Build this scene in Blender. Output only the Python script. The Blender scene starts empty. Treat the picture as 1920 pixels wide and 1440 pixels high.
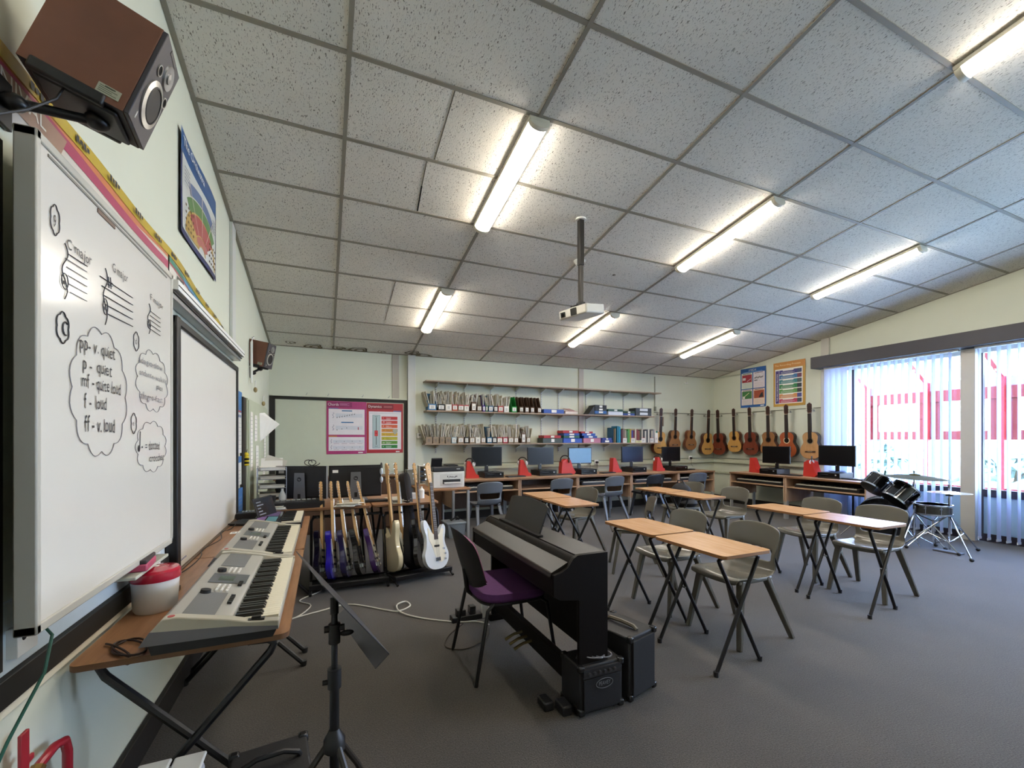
import bpy, bmesh, math, random
from mathutils import Vector, Matrix
random.seed(7)
PI = math.pi
D = math.radians
col = bpy.context.scene.collection
S = bpy.context.scene

# ------------------------------------------------------------ camera, world, exposure
cam = bpy.data.cameras.new('camera')
cam_o = bpy.data.objects.new('camera', cam)
col.objects.link(cam_o)
cam_o.location = (0, 0, 1.38)
cam_o.rotation_euler = (PI/2, 0, -0.4103)
cam.sensor_fit = 'HORIZONTAL'
cam.sensor_width = 36
cam.lens = 36*810.3/1920
cam.shift_y = (823.6-720)/1920
cam.clip_start = 0.05
S.camera = cam_o
S.view_settings.view_transform = 'Standard'
S.view_settings.look = 'None'
S.view_settings.gamma = 1
S.view_settings.use_curve_mapping = False
S.view_settings.exposure = EXPO = 2.1
S.cycles.max_bounces = 8
S.cycles.diffuse_bounces = 5
S.cycles.glossy_bounces = 3
S.cycles.transmission_bounces = 6
S.cycles.transparent_max_bounces = 12
S.cycles.sample_clamp_indirect = 6
S.cycles.caustics_reflective = False
S.cycles.caustics_refractive = False
LAMP = 13.5
SKY = 6.0
w = bpy.data.worlds.new('overcast sky')
S.world = w
w.use_nodes = True
nt = w.node_tree
bg = nt.nodes['Background']
tc = nt.nodes.new('ShaderNodeTexCoord')
sx = nt.nodes.new('ShaderNodeSeparateXYZ')
cr = nt.nodes.new('ShaderNodeValToRGB')
nt.links.new(tc.outputs['Generated'], sx.inputs[0])
nt.links.new(sx.outputs[2], cr.inputs[0])
cr.color_ramp.elements[0].position = 0.0
cr.color_ramp.elements[0].color = (0.66, 0.80, 1.0, 1)
cr.color_ramp.elements[1].position = 0.6
cr.color_ramp.elements[1].color = (0.32, 0.52, 1.0, 1)
nt.links.new(cr.outputs[0], bg.inputs[0])
bg.inputs[1].default_value = SKY

# ------------------------------------------------------------ materials
def lin(h):
    h = h.lstrip('#')
    r = [int(h[i:i+2], 16)/255 for i in (0, 2, 4)]
    return tuple(c/12.92 if c <= 0.04045 else ((c+0.055)/1.055)**2.4 for c in r)
MC = {}
def mat(h, rough=0.5, metal=0.0, var=0.06, scale=12.0, spec=0.5, bump=0.0, coat=0.0, trans=0.0, emit=0.0, alpha=1.0, stretch=None):
    key = (h, rough, metal, var, scale, spec, bump, coat, trans, emit, alpha, stretch)
    if key in MC: return MC[key]
    m = bpy.data.materials.new('mat_'+h.strip('#'))
    m.use_nodes = True
    n = m.node_tree.nodes; l = m.node_tree.links
    b = n['Principled BSDF']
    c = lin(h)
    b.inputs['Roughness'].default_value = rough
    b.inputs['Metallic'].default_value = metal
    b.inputs['Specular IOR Level'].default_value = spec
    b.inputs['Coat Weight'].default_value = coat
    b.inputs['Transmission Weight'].default_value = trans
    b.inputs['Alpha'].default_value = alpha
    t = n.new('ShaderNodeTexCoord'); no = n.new('ShaderNodeTexNoise')
    no.inputs['Scale'].default_value = scale; no.inputs['Detail'].default_value = 3
    if stretch:
        mp = n.new('ShaderNodeMapping'); mp.inputs['Scale'].default_value = stretch
        l.new(t.outputs['Object'], mp.inputs[0]); l.new(mp.outputs[0], no.inputs[0])
    else:
        l.new(t.outputs['Object'], no.inputs[0])
    mx = n.new('ShaderNodeMix'); mx.data_type = 'RGBA'
    mx.inputs[6].default_value = tuple(x*(1-var) for x in c)+(1,)
    mx.inputs[7].default_value = tuple(min(1, x*(1+var)) for x in c)+(1,)
    l.new(no.outputs[0], mx.inputs[0]); l.new(mx.outputs[2], b.inputs['Base Color'])
    if bump:
        bp = n.new('ShaderNodeBump'); bp.inputs['Strength'].default_value = bump; bp.inputs['Distance'].default_value = 0.002
        l.new(no.outputs[0], bp.inputs['Height']); l.new(bp.outputs[0], b.inputs['Normal'])
    if emit:
        b.inputs['Emission Color'].default_value = c+(1,)
        b.inputs['Emission Strength'].default_value = emit
    MC[key] = m
    return m

def ceiling_mat():
    m = bpy.data.materials.new('fissured mineral tile'); m.use_nodes = True
    n = m.node_tree.nodes; l = m.node_tree.links; b = n['Principled BSDF']
    b.inputs['Roughness'].default_value = 0.95; b.inputs['Specular IOR Level'].default_value = 0.1
    t = n.new('ShaderNodeTexCoord')
    mp = n.new('ShaderNodeMapping'); mp.inputs['Scale'].default_value = (170, 60, 60); mp.inputs['Rotation'].default_value = (0, 0, 0.1)
    no = n.new('ShaderNodeTexNoise'); no.inputs['Scale'].default_value = 1.0; no.inputs['Detail'].default_value = 1.5; no.inputs['Distortion'].default_value = 0.8
    l.new(t.outputs['Object'], mp.inputs[0]); l.new(mp.outputs[0], no.inputs[0])
    r = n.new('ShaderNodeValToRGB'); r.color_ramp.elements[0].position = 0.33; r.color_ramp.elements[0].color = (0.24, 0.22, 0.18, 1)
    r.color_ramp.elements[1].position = 0.385; r.color_ramp.elements[1].color = (0.86, 0.82, 0.74, 1)
    l.new(no.outputs[0], r.inputs[0])
    n2 = n.new('ShaderNodeTexNoise'); n2.inputs['Scale'].default_value = 1.3; n2.inputs['Detail'].default_value = 4
    l.new(t.outputs['Object'], n2.inputs[0])
    mx = n.new('ShaderNodeMix'); mx.data_type = 'RGBA'; mx.blend_type = 'MULTIPLY'; mx.inputs[0].default_value = 0.25
    l.new(r.outputs[0], mx.inputs[6]); l.new(n2.outputs[0], mx.inputs[7])
    l.new(mx.outputs[2], b.inputs['Base Color'])
    bp = n.new('ShaderNodeBump'); bp.inputs['Strength'].default_value = 0.4; bp.inputs['Distance'].default_value = 0.003
    l.new(no.outputs[0], bp.inputs['Height']); l.new(bp.outputs[0], b.inputs['Normal'])
    return m

def carpet_mat():
    m = bpy.data.materials.new('grey brown cord carpet'); m.use_nodes = True
    n = m.node_tree.nodes; l = m.node_tree.links; b = n['Principled BSDF']
    b.inputs['Roughness'].default_value = 0.9; b.inputs['Specular IOR Level'].default_value = 0.25
    b.inputs['Sheen Weight'].default_value = 0.25; b.inputs['Sheen Roughness'].default_value = 0.5
    t = n.new('ShaderNodeTexCoord')
    no = n.new('ShaderNodeTexNoise'); no.inputs['Scale'].default_value = 170; no.inputs['Detail'].default_value = 2
    n2 = n.new('ShaderNodeTexNoise'); n2.inputs['Scale'].default_value = 1.6; n2.inputs['Detail'].default_value = 5; n2.inputs['Roughness'].default_value = 0.65
    l.new(t.outputs['Object'], no.inputs[0]); l.new(t.outputs['Object'], n2.inputs[0])
    r = n.new('ShaderNodeValToRGB'); r.color_ramp.elements[0].position = 0.3; r.color_ramp.elements[0].color = (0.026, 0.021, 0.016, 1)
    r.color_ramp.elements[1].position = 0.7; r.color_ramp.elements[1].color = (0.100, 0.085, 0.069, 1)
    l.new(no.outputs[0], r.inputs[0])
    r2 = n.new('ShaderNodeValToRGB'); r2.color_ramp.elements[0].position = 0.3; r2.color_ramp.elements[0].color = (0.75, 0.75, 0.75, 1)
    r2.color_ramp.elements[1].position = 0.65; r2.color_ramp.elements[1].color = (1, 1, 1, 1)
    l.new(n2.outputs[0], r2.inputs[0])
    mx = n.new('ShaderNodeMix'); mx.data_type = 'RGBA'; mx.blend_type = 'MULTIPLY'; mx.inputs[0].default_value = 1
    l.new(r.outputs[0], mx.inputs[6]); l.new(r2.outputs[0], mx.inputs[7]); l.new(mx.outputs[2], b.inputs['Base Color'])
    bp = n.new('ShaderNodeBump'); bp.inputs['Strength'].default_value = 0.6; bp.inputs['Distance'].default_value = 0.004
    l.new(no.outputs[0], bp.inputs['Height']); l.new(bp.outputs[0], b.inputs['Normal'])
    return m

def wood_mat(h1, h2, rough=0.42, axis=(2, 30, 30)):
    key = ('wood', h1, h2, rough, axis)
    if key in MC: return MC[key]
    m = bpy.data.materials.new('wood_'+h1.strip('#')); m.use_nodes = True
    n = m.node_tree.nodes; l = m.node_tree.links; b = n['Principled BSDF']
    b.inputs['Roughness'].default_value = rough
    t = n.new('ShaderNodeTexCoord'); mp = n.new('ShaderNodeMapping'); mp.inputs['Scale'].default_value = axis
    no = n.new('ShaderNodeTexNoise'); no.inputs['Scale'].default_value = 2; no.inputs['Detail'].default_value = 5
    l.new(t.outputs['Object'], mp.inputs[0]); l.new(mp.outputs[0], no.inputs[0])
    r = n.new('ShaderNodeValToRGB'); r.color_ramp.elements[0].position = 0.3; r.color_ramp.elements[0].color = lin(h1)+(1,)
    r.color_ramp.elements[1].position = 0.7; r.color_ramp.elements[1].color = lin(h2)+(1,)
    l.new(no.outputs[0], r.inputs[0]); l.new(r.outputs[0], b.inputs['Base Color'])
    MC[key] = m
    return m

def blind_mat():
    m = bpy.data.materials.new('pale translucent blind fabric'); m.use_nodes = True
    n = m.node_tree.nodes; l = m.node_tree.links; b = n['Principled BSDF']
    out = n['Material Output']
    b.inputs['Roughness'].default_value = 0.8
    t = n.new('ShaderNodeTexCoord'); no = n.new('ShaderNodeTexNoise'); no.inputs['Scale'].default_value = 90
    l.new(t.outputs['Object'], no.inputs[0])
    r = n.new('ShaderNodeValToRGB'); r.color_ramp.elements[0].color = (0.66, 0.70, 0.80, 1); r.color_ramp.elements[1].color = (0.78, 0.82, 0.90, 1)
    l.new(no.outputs[0], r.inputs[0]); l.new(r.outputs[0], b.inputs['Base Color'])
    tr = n.new('ShaderNodeBsdfTranslucent'); tr.inputs[0].default_value = (0.62, 0.68, 0.85, 1)
    mx = n.new('ShaderNodeMixShader'); mx.inputs[0].default_value = 0.45
    l.new(b.outputs[0], mx.inputs[1]); l.new(tr.outputs[0], mx.inputs[2]); l.new(mx.outputs[0], out.inputs[0])
    return m

def glass_mat(h='#ffffff', a=0.06):
    key = ('glass', h, a)
    if key in MC: return MC[key]
    m = bpy.data.materials.new('clear glass'); m.use_nodes = True
    n = m.node_tree.nodes; l = m.node_tree.links; out = n['Material Output']
    tr = n.new('ShaderNodeBsdfTransparent'); tr.inputs[0].default_value = lin(h)+(1,)
    g = n.new('ShaderNodeBsdfGlossy'); g.inputs['Roughness'].default_value = 0.02
    mx = n.new('ShaderNodeMixShader'); mx.inputs[0].default_value = a
    l.new(tr.outputs[0], mx.inputs[1]); l.new(g.outputs[0], mx.inputs[2]); l.new(mx.outputs[0], out.inputs[0])
    MC[key] = m
    return m

def emis_mat(c, s):
    m = bpy.data.materials.new('lit diffuser'); m.use_nodes = True
    n = m.node_tree.nodes; l = m.node_tree.links; out = n['Material Output']
    e = n.new('ShaderNodeEmission'); e.inputs[0].default_value = tuple(c)+(1,); e.inputs[1].default_value = s
    l.new(e.outputs[0], out.inputs[0])
    return m

# ------------------------------------------------------------ mesh builder
TXT = {}
def text_mesh(s):
    if s in TXT: return TXT[s]
    c = bpy.data.curves.new('t', 'FONT'); c.body = s; c.resolution_u = 2; c.size = 1
    o = bpy.data.objects.new('t', c)
    me = bpy.data.meshes.new_from_object(o)
    vs = [tuple(v.co) for v in me.vertices]; fs = [tuple(p.vertices) for p in me.polygons]
    bpy.data.objects.remove(o); bpy.data.curves.remove(c); bpy.data.meshes.remove(me)
    TXT[s] = (vs, fs)
    return TXT[s]

class MB:
    def __init__(s, M=None):
        s.v = []; s.f = []; s.fm = []; s.mats = []; s.M = M or Matrix()
    def mi(s, m):
        if m not in s.mats: s.mats.append(m)
        return s.mats.index(m)
    def add(s, vs, fs, m, M=None):
        b = len(s.v); T = s.M @ M if M is not None else s.M
        s.v += [tuple(T @ Vector(v)) for v in vs]
        i = s.mi(m)
        for f in fs:
            s.f.append([b+k for k in f]); s.fm.append(i)
    def box(s, c, d, m, M=None, r=None):
        x, y, z = c; a, b, e = d[0]/2, d[1]/2, d[2]/2
        vs = [(-a, -b, -e), (a, -b, -e), (a, b, -e), (-a, b, -e), (-a, -b, e), (a, -b, e), (a, b, e), (-a, b, e)]
        if r is not None:
            R = Matrix.Rotation(r[1], 3, r[0])
            vs = [tuple(R @ Vector(v)) for v in vs]
        vs = [(v[0]+x, v[1]+y, v[2]+z) for v in vs]
        s.add(vs, [(0, 3, 2, 1), (4, 5, 6, 7), (0, 1, 5, 4), (1, 2, 6, 5), (2, 3, 7, 6), (3, 0, 4, 7)], m, M)
    def bx(s, x0, x1, y0, y1, z0, z1, m, M=None):
        s.box(((x0+x1)/2, (y0+y1)/2, (z0+z1)/2), (abs(x1-x0), abs(y1-y0), abs(z1-z0)), m, M)
    def beam(s, p0, p1, wx, wy, m, w2=None, up=(0, 0, 1)):
        # tapering rectangular bar
        p0 = Vector(p0); p1 = Vector(p1); d = (p1-p0).normalized()
        u = Vector(up)
        if abs(d.dot(u)) > 0.98: u = Vector((0, 1, 0))
        a = d.cross(u).normalized(); b = a.cross(d).normalized()
        w2 = w2 or (wx, wy); vs = []
        for p, (q, t) in ((p0, (wx, wy)), (p1, w2)):
            for i, j in ((-1, -1), (1, -1), (1, 1), (-1, 1)): vs.append(tuple(p+a*q/2*i+b*t/2*j))
        s.add(vs, [(0, 3, 2, 1), (4, 5, 6, 7), (0, 1, 5, 4), (1, 2, 6, 5), (2, 3, 7, 6), (3, 0, 4, 7)], m)
    def tube(s, pts, r, m, seg=8, closed=False, r2=None):
        P = [Vector(p) for p in pts]; n = len(P); vs = []; fs = []
        up = Vector((0, 0, 1)); pa = None
        for i, p in enumerate(P):
            if closed: d = (P[(i+1) % n]-P[i-1]).normalized()
            else: d = (P[min(i+1, n-1)]-P[max(i-1, 0)]).normalized()
            if pa is None:
                a = d.cross(up)
                if a.length < 0.05: a = d.cross(Vector((1, 0, 0)))
            else: a = pa-d*pa.dot(d)
            a.normalize(); pa = a; b = d.cross(a)
            rr = r if r2 is None else r+(r2-r)*i/(n-1)
            for k in range(seg):
                t = 2*PI*k/seg; vs.append(tuple(p+a*math.cos(t)*rr+b*math.sin(t)*rr))
        for i in range(n if closed else n-1):
            for k in range(seg):
                j = (i+1) % n
                fs.append((i*seg+k, i*seg+(k+1) % seg, j*seg+(k+1) % seg, j*seg+k))
        if not closed:
            fs.append(tuple(range(seg))[::-1]); fs.append(tuple((n-1)*seg+k for k in range(seg)))
        s.add(vs, fs, m)
    def cyl(s, p0, p1, r, m, seg=16, r2=None):
        s.tube([p0, p1], r, m, seg, r2=r2)
    def lathe(s, prof, m, seg=24, M=None):
        vs = []; fs = []
        for (r, z) in prof:
            for k in range(seg):
                t = 2*PI*k/seg; vs.append((r*math.cos(t), r*math.sin(t), z))
        for i in range(len(prof)-1):
            for k in range(seg):
                fs.append((i*seg+k, i*seg+(k+1) % seg, (i+1)*seg+(k+1) % seg, (i+1)*seg+k))
        if prof[0][0] > 1e-4: fs.append(tuple(range(seg))[::-1])
        if prof[-1][0] > 1e-4: fs.append(tuple((len(prof)-1)*seg+k for k in range(seg)))
        s.add(vs, fs, m, M)
    def prism(s, poly, z0, z1, m, M=None, m2=None):
        n = len(poly)
        vs = [(x, y, z0) for x, y in poly]+[(x, y, z1) for x, y in poly]
        s.add(vs, [tuple(range(n))[::-1]]+[(i, (i+1) % n, n+(i+1) % n, n+i) for i in range(n)], m, M)
        s.add(vs[n:], [tuple(range(n))], m2 or m, M)
    def rect(s, x0, y0, x1, y1, z, m, M=None):
        s.add([(x0, y0, z), (x1, y0, z), (x1, y1, z), (x0, y1, z)], [(0, 1, 2, 3)], m, M)
    def text(s, t, x, y, width, m, z=0.001, height=None, M=None, mid=False, rot=0):
        vs, fs = text_mesh(t)
        if not vs: return
        x0 = min(v[0] for v in vs); x1 = max(v[0] for v in vs)
        k = width/(x1-x0); ky = (height/0.7) if height else k
        T = Matrix.Translation((x, y, z)) @ Matrix.Rotation(rot, 4, 'Z')
        s.add([((v[0]-x0)*k-(width/2 if mid else 0), v[1]*ky, 0) for v in vs], fs, m, (M @ T) if M is not None else T)
    def ellipsoid(s, c, r, m, seg=16, rings=10):
        vs = []; fs = []
        for i in range(rings+1):
            a = PI*i/rings-PI/2
            for k in range(seg):
                t = 2*PI*k/seg; vs.append((c[0]+r[0]*math.cos(a)*math.cos(t), c[1]+r[1]*math.cos(a)*math.sin(t), c[2]+r[2]*math.sin(a)))
        for i in range(rings):
            for k in range(seg): fs.append((i*seg+k, i*seg+(k+1) % seg, (i+1)*seg+(k+1) % seg, (i+1)*seg+k))
        s.add(vs, fs, m)
    def build(s, name, parent=None, bevel=0, smooth=True, label=None, seg=2):
        me = bpy.data.meshes.new(name); me.from_pydata(s.v, [], s.f)
        for m in s.mats: me.materials.append(m)
        me.polygons.foreach_set('material_index', s.fm)
        me.validate(); me.update()
        if smooth:
            me.polygons.foreach_set('use_smooth', [True]*len(me.polygons))
            me.set_sharp_from_angle(angle=D(35))
        o = bpy.data.objects.new(name, me); col.objects.link(o)
        if parent is not None: o.parent = parent
        if bevel:
            b = o.modifiers.new('bevel', 'BEVEL'); b.width = bevel; b.segments = seg; b.limit_method = 'ANGLE'; b.angle_limit = D(40)
        if label: o['label'] = label
        return o

def tag(o, label, cat, group=None, kind=None):
    o['label'] = label; o['category'] = cat
    if group: o['group'] = group
    if kind: o['kind'] = kind
    return o
def thing(name, label, cat, loc=(0, 0, 0), rz=0, group=None):
    o = bpy.data.objects.new(name, None); o.empty_display_size = 0.1; col.objects.link(o)
    o.location = loc; o.rotation_euler = (0, 0, rz)
    return tag(o, label, cat, group)
def struct(o): o['kind'] = 'structure'; return o
KIDS = {}
def dup(src, loc=None, rz=None, label=None, group=None, matrix=None):
    def rec(o, par):
        c = o.copy(); col.objects.link(c); c.parent = par
        for ch in [x for x in ALLK(o)]: rec(ch, c)
        return c
    r = rec(src, None)
    if loc is not None: r.location = loc
    if rz is not None: r.rotation_euler = (0, 0, rz)
    if matrix is not None: r.matrix_world = matrix
    if label: r['label'] = label
    if group: r['group'] = group
    return r
def ALLK(o): return list(o.children)
class Maker:
    """first use keeps the prototype itself, later uses copy it with its parts"""
    def __init__(s, fn): s.fn = fn; s.p = {}
    def __call__(s, key, loc, rz, label, group=None):
        if key not in s.p:
            o = s.fn(*key); s.p[key] = o
        else:
            o = dup(s.p[key])
        o.location = loc; o.rotation_euler = (0, 0, rz); o['label'] = label
        if group: o['group'] = group
        return o
def basis(origin, x, y, z):
    return Matrix(((x[0], y[0], z[0], origin[0]), (x[1], y[1], z[1], origin[1]), (x[2], y[2], z[2], origin[2]), (0, 0, 0, 1)))
def onleft(y, z, x=-0.738): return basis((x, y, z), (0, 1, 0), (0, 0, 1), (1, 0, 0))
def onback(x, z, y=7.248): return basis((x, y, z), (1, 0, 0), (0, 0, 1), (0, -1, 0))
def onright(y, z, x=8.198): return basis((x, y, z), (0, -1, 0), (0, 0, 1), (-1, 0, 0))

# common materials
WALL = mat('#ced1c0', 0.7, var=0.03, scale=2.5, bump=0.05)
WHITE = mat('#e6e6e2', 0.45, var=0.02)
GREYW = mat('#c9cac4', 0.5, var=0.03)
POSTW = mat('#c0bdb4', 0.55, var=0.03)
BLACK = mat('#17171a', 0.45, var=0.1)
BLKM = mat('#101013', 0.35, metal=0.0, var=0.1)
BLKG = mat('#0c0c0f', 0.15, var=0.05, coat=0.5)
SCREEN = mat('#07080b', 0.3, var=0.05, spec=0.3)
CHROME = mat('#c8ccd2', 0.18, metal=1.0, var=0.03)
STEEL = mat('#9a9da2', 0.35, metal=0.8, var=0.05)
SILVER = mat('#a8a9aa', 0.4, metal=0.3, var=0.03)
PAPER = mat('#e4e1da', 0.7, var=0.04)
PAPER2 = mat('#cfc9bb', 0.7, var=0.06)
INK = mat('#22232a', 0.6)
OAK = wood_mat('#b98d62', '#cfa87c', 0.38, (3, 3, 30))
DESKW = wood_mat('#a88566', '#b9977a', 0.45, (3, 30, 30))
DESKW2 = wood_mat('#b08e74', '#c2a48c', 0.5, (30, 30, 3))
DARKW = wood_mat('#4a3528', '#5d4433', 0.5, (30, 30, 3))
SHELFW = wood_mat('#8d7a68', '#a18d79', 0.5, (3, 30, 30))
# ------------------------------------------------------------ room shell
SL = 0.1662
def cz(y): return 3.547-(y-2.583)*SL
Y0, Y1, X0, X1 = -2.4, 7.25, -0.74, 8.2
m = MB(); m.bx(X0-0.3, X1+0.05, Y0-0.3, Y1+0.3, -0.12, 0, carpet_mat()); struct(m.build('floor', smooth=False))
m = MB()
cm = ceiling_mat()
ya, yb = Y0-0.3, Y1+0.15
vs = []
for z in (0, 0.12):
    for (x, y) in ((X0-0.15, ya), (X1+0.25, ya), (X1+0.25, yb), (X0-0.15, yb)): vs.append((x, y, cz(y)+z))
m.add(vs, [(0, 1, 2, 3), (7, 6, 5, 4), (0, 4, 5, 1), (1, 5, 6, 2), (2, 6, 7, 3), (3, 7, 4, 0)], cm)
struct(m.build('ceiling', smooth=False))
GX = [0.13+1.198*i for i in range(0, 7)]
GY = [2.583+0.592*j for j in range(-8, 8)]
GRID = mat('#8f897c', 0.5, var=0.05)
m = MB()
for x in GX+[-0.725, 8.185]:
    m.beam((x, Y0, cz(Y0)-0.003), (x, Y1-0.002, cz(Y1)-0.003), 0.026, 0.008, GRID)
for y in GY+[7.235]:
    m.beam((X0, y, cz(y)-0.003), (X1, y, cz(y)-0.003), 0.026, 0.007, GRID, up=(0, -SL, -1))
struct(m.build('trim_1', smooth=False))
CR = mat('#5b584f', 0.8); GAP = mat('#0b0b0a', 0.9)
m = MB()
for (xa, ya, xb, yb, k) in ((0.745, 2.60, 0.75, 3.16, CR), (0.70, 3.19, 0.715, 3.45, CR), (0.715, 3.45, 0.74, 3.75, GAP), (0.735, 4.97, 0.745, 5.53, CR), (0.745, 5.55, 0.75, 6.0, CR)):
    m.beam((xa, ya, cz(ya)-0.001), (xb, yb, cz(yb)-0.001), 0.011 if k is GAP else 0.006, 0.003, k)
struct(m.build('trim_2', smooth=False))
# tea coloured water marks along the back edge of the ceiling
ST = mat('#5f5443', 0.9, var=0.35, scale=30); ST2 = mat('#81765f', 0.9, var=0.3, scale=25)
m = MB()
def ringz(x, y, r, w, mt, sx=1.4):
    pts = []
    for k in range(20):
        a = 2*PI*k/20; q = r*(1+0.14*math.sin(3*a+x*9)+0.08*math.sin(5*a))
        pts.append((x+q*sx*math.cos(a), min(7.24, y+q*math.sin(a))))
    vs = [(p[0], p[1], cz(p[1])-0.009) for p in pts]
    vi = [(x+(p[0]-x)*w, min(7.24, y+(p[1]-y)*w)) for p in pts]
    vs += [(p[0], p[1], cz(p[1])-0.009) for p in vi]
    m.add(vs, [((k+1) % 20, k, 20+k, 20+(k+1) % 20) for k in range(20)], mt)
for (x, y, r) in ((-0.45, 7.07, 0.05), (-0.14, 7.16, 0.09), (0.2, 7.14, 0.07), (0.5, 7.16, 0.10), (0.84, 7.16, 0.045), (1.33, 7.1, 0.085)):
    ringz(x, y, r, 0.8, ST); ringz(x+0.02, y+0.01, r*0.6, 0.55, ST2)
ringz(1.52, 7.17, 0.06, 0.5, ST2, 2.2); ringz(0.3, 7.2, 0.05, 0.4, ST2, 2.2); ringz(3.08, 4.12, 0.018, 0.1, ST, 1)
tag(m.build('water_stain', smooth=False), 'brown ring shaped water stains along the back edge of the ceiling', 'stain', kind='stuff')

def wallquad(name, pts, th, nrm, mt):
    m = MB(); n = len(pts); o = Vector(nrm)*th
    vs = [Vector(p) for p in pts]+[Vector(p)+o for p in pts]
    m.add([tuple(v) for v in vs], [tuple(range(n)), tuple(range(n, 2*n))[::-1]]+[(i, n+i, n+(i+1) % n, (i+1) % n) for i in range(n)], mt)
    return struct(m.build(name, smooth=False))
wallquad('wall_left', [(X0, Y0, 0), (X0, Y1, 0), (X0, Y1, cz(Y1)+0.05), (X0, Y0, cz(Y0)+0.05)], 0.12, (-1, 0, 0), WALL)
wallquad('wall_back', [(X0, Y1, 0), (X1, Y1, 0), (X1, Y1, cz(Y1)+0.05), (X0, Y1, cz(Y1)+0.05)], 0.12, (0, 1, 0), WALL)
wallquad('wall_front', [(X0, Y0, 0), (X1, Y0, 0), (X1, Y0, cz(Y0)+0.05), (X0, Y0, cz(Y0)+0.05)], 0.12, (0, -1, 0), WALL)
m = MB()
m.bx(X1, X1+0.12, 4.80, Y1+0.1, 0, cz(Y1), WALL)
vs = []
for x in (X1, X1+0.12):
    vs += [(x, 7.35, cz(Y1)-0.01), (x, 4.80, cz(Y1)-0.01), (x, 4.80, 2.62), (x, -2.0, 2.62), (x, -2.0, 0), (x, -2.5, 0), (x, -2.5, cz(-2.5)+0.03), (x, 7.35, cz(7.35)+0.03)]
m.add(vs, [(0, 1, 2, 3, 4, 5, 6, 7), (15, 14, 13, 12, 11, 10, 9, 8)]+[(i, 8+i, 8+(i+1) % 8, (i+1) % 8) for i in range(8)], WALL)
struct(m.build('wall_right', smooth=False))
SK = mat('#1d1a18', 0.6)
for nm, b in (('baseboard_back', (1.3, 8.17, 7.225, 7.248, 0, 0.13)), ('baseboard_left', (-0.738, -0.715, Y0, 7.2, 0, 0.13)), ('baseboard_right', (8.17, 8.198, 4.8, 7.225, 0, 0.13))):
    m = MB(); m.bx(*b, SK); struct(m.build(nm, bevel=0.004))
# columns and cover strips
def strip(n, b, mt, bev=0.003):
    m = MB(); m.bx(*b, mt); return struct(m.build('trim_%d' % n, bevel=bev))
strip(3, (1.26, 1.385, 7.17, 7.249, 0, cz(7.2)-0.02), GREYW)
strip(4, (1.02, 1.13, 7.236, 7.249, 2.03, cz(7.24)-0.01), mat('#aaa397', 0.7))
strip(5, (4.57, 4.68, 7.225, 7.249, 0.9, cz(7.24)-0.01), mat('#b6afa6', 0.6))
strip(6, (8.16, 8.199, 4.76, 4.89, 0, cz(4.8)-0.01), POSTW)
strip(7, (-0.739, -0.715, 4.34, 4.48, 2.16, cz(4.4)-0.005), GREYW)
strip(8, (8.10, 8.199, 2.87, 3.02, 0, 2.62), POSTW)
# wall trunking and dado rail round the back right corner
m = MB(); T2 = mat('#bfc2ab', 0.6)
m.bx(1.7, 8.17, 7.195, 7.249, 0.86, 0.93, T2); m.bx(8.14, 8.199, 4.95, 7.2, 0.86, 0.93, T2)
m.bx(1.7, 8.17, 7.235, 7.249, 0.955, 0.962, mat('#55584c', 0.7)); m.bx(8.185, 8.199, 4.95, 7.24, 0.955, 0.962, mat('#55584c', 0.7))
m.bx(7.35, 8.17, 7.21, 7.249, 0.62, 0.66, T2); m.bx(8.16, 8.199, 5.9, 7.2, 0.62, 0.66, T2)
struct(m.build('trim_9', bevel=0.003))
# thin hanging rail for the guitars
m = MB(); RL = mat('#6d6c62', 0.6)
m.bx(6.45, 8.19, 7.235, 7.249, 1.945, 1.955, RL); m.bx(8.185, 8.199, 4.9, 7.24, 1.945, 1.955, RL)
struct(m.build('trim_10', smooth=False))
# black framed display panel at the back left
m = MB(); BF = mat('#15140f', 0.6)
m.bx(-0.735, 1.255, 7.215, 7.249, 1.975, 2.02, BF); m.bx(-0.735, -0.66, 7.215, 7.249, 0.8, 1.975, BF); m.bx(1.205, 1.255, 7.215, 7.249, 0.8, 1.975, BF)
struct(m.build('trim_11', bevel=0.003))
m = MB(); m.bx(-0.66, 1.205, 7.232, 7.249, 0.85, 1.975, mat('#c2c7b4', 0.8, var=0.03)); m.bx(-0.7, 1.255, 7.20, 7.249, 2.022, 2.045, WALL)
for x in (-0.25, 0.05, 0.55, 0.95):
    m.tube([(x, 7.205, 2.05), (x+0.01, 7.18, 2.055), (x+0.02, 7.18, 2.08)], 0.004, STEEL, 6)
struct(m.build('trim_12', smooth=False))
m = MB(); m.bx(-0.739, -0.715, Y0, 2.9, 0.72, 0.79, BF); m.bx(-0.739, -0.732, Y0, 2.68, 0.79, 0.97, mat('#c9d4d8', 0.7)); m.bx(-0.739, -0.725, Y0, 2.9, 0.69, 0.72, mat('#d8d2bd', 0.7))
struct(m.build('trim_13', bevel=0.002))

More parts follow.
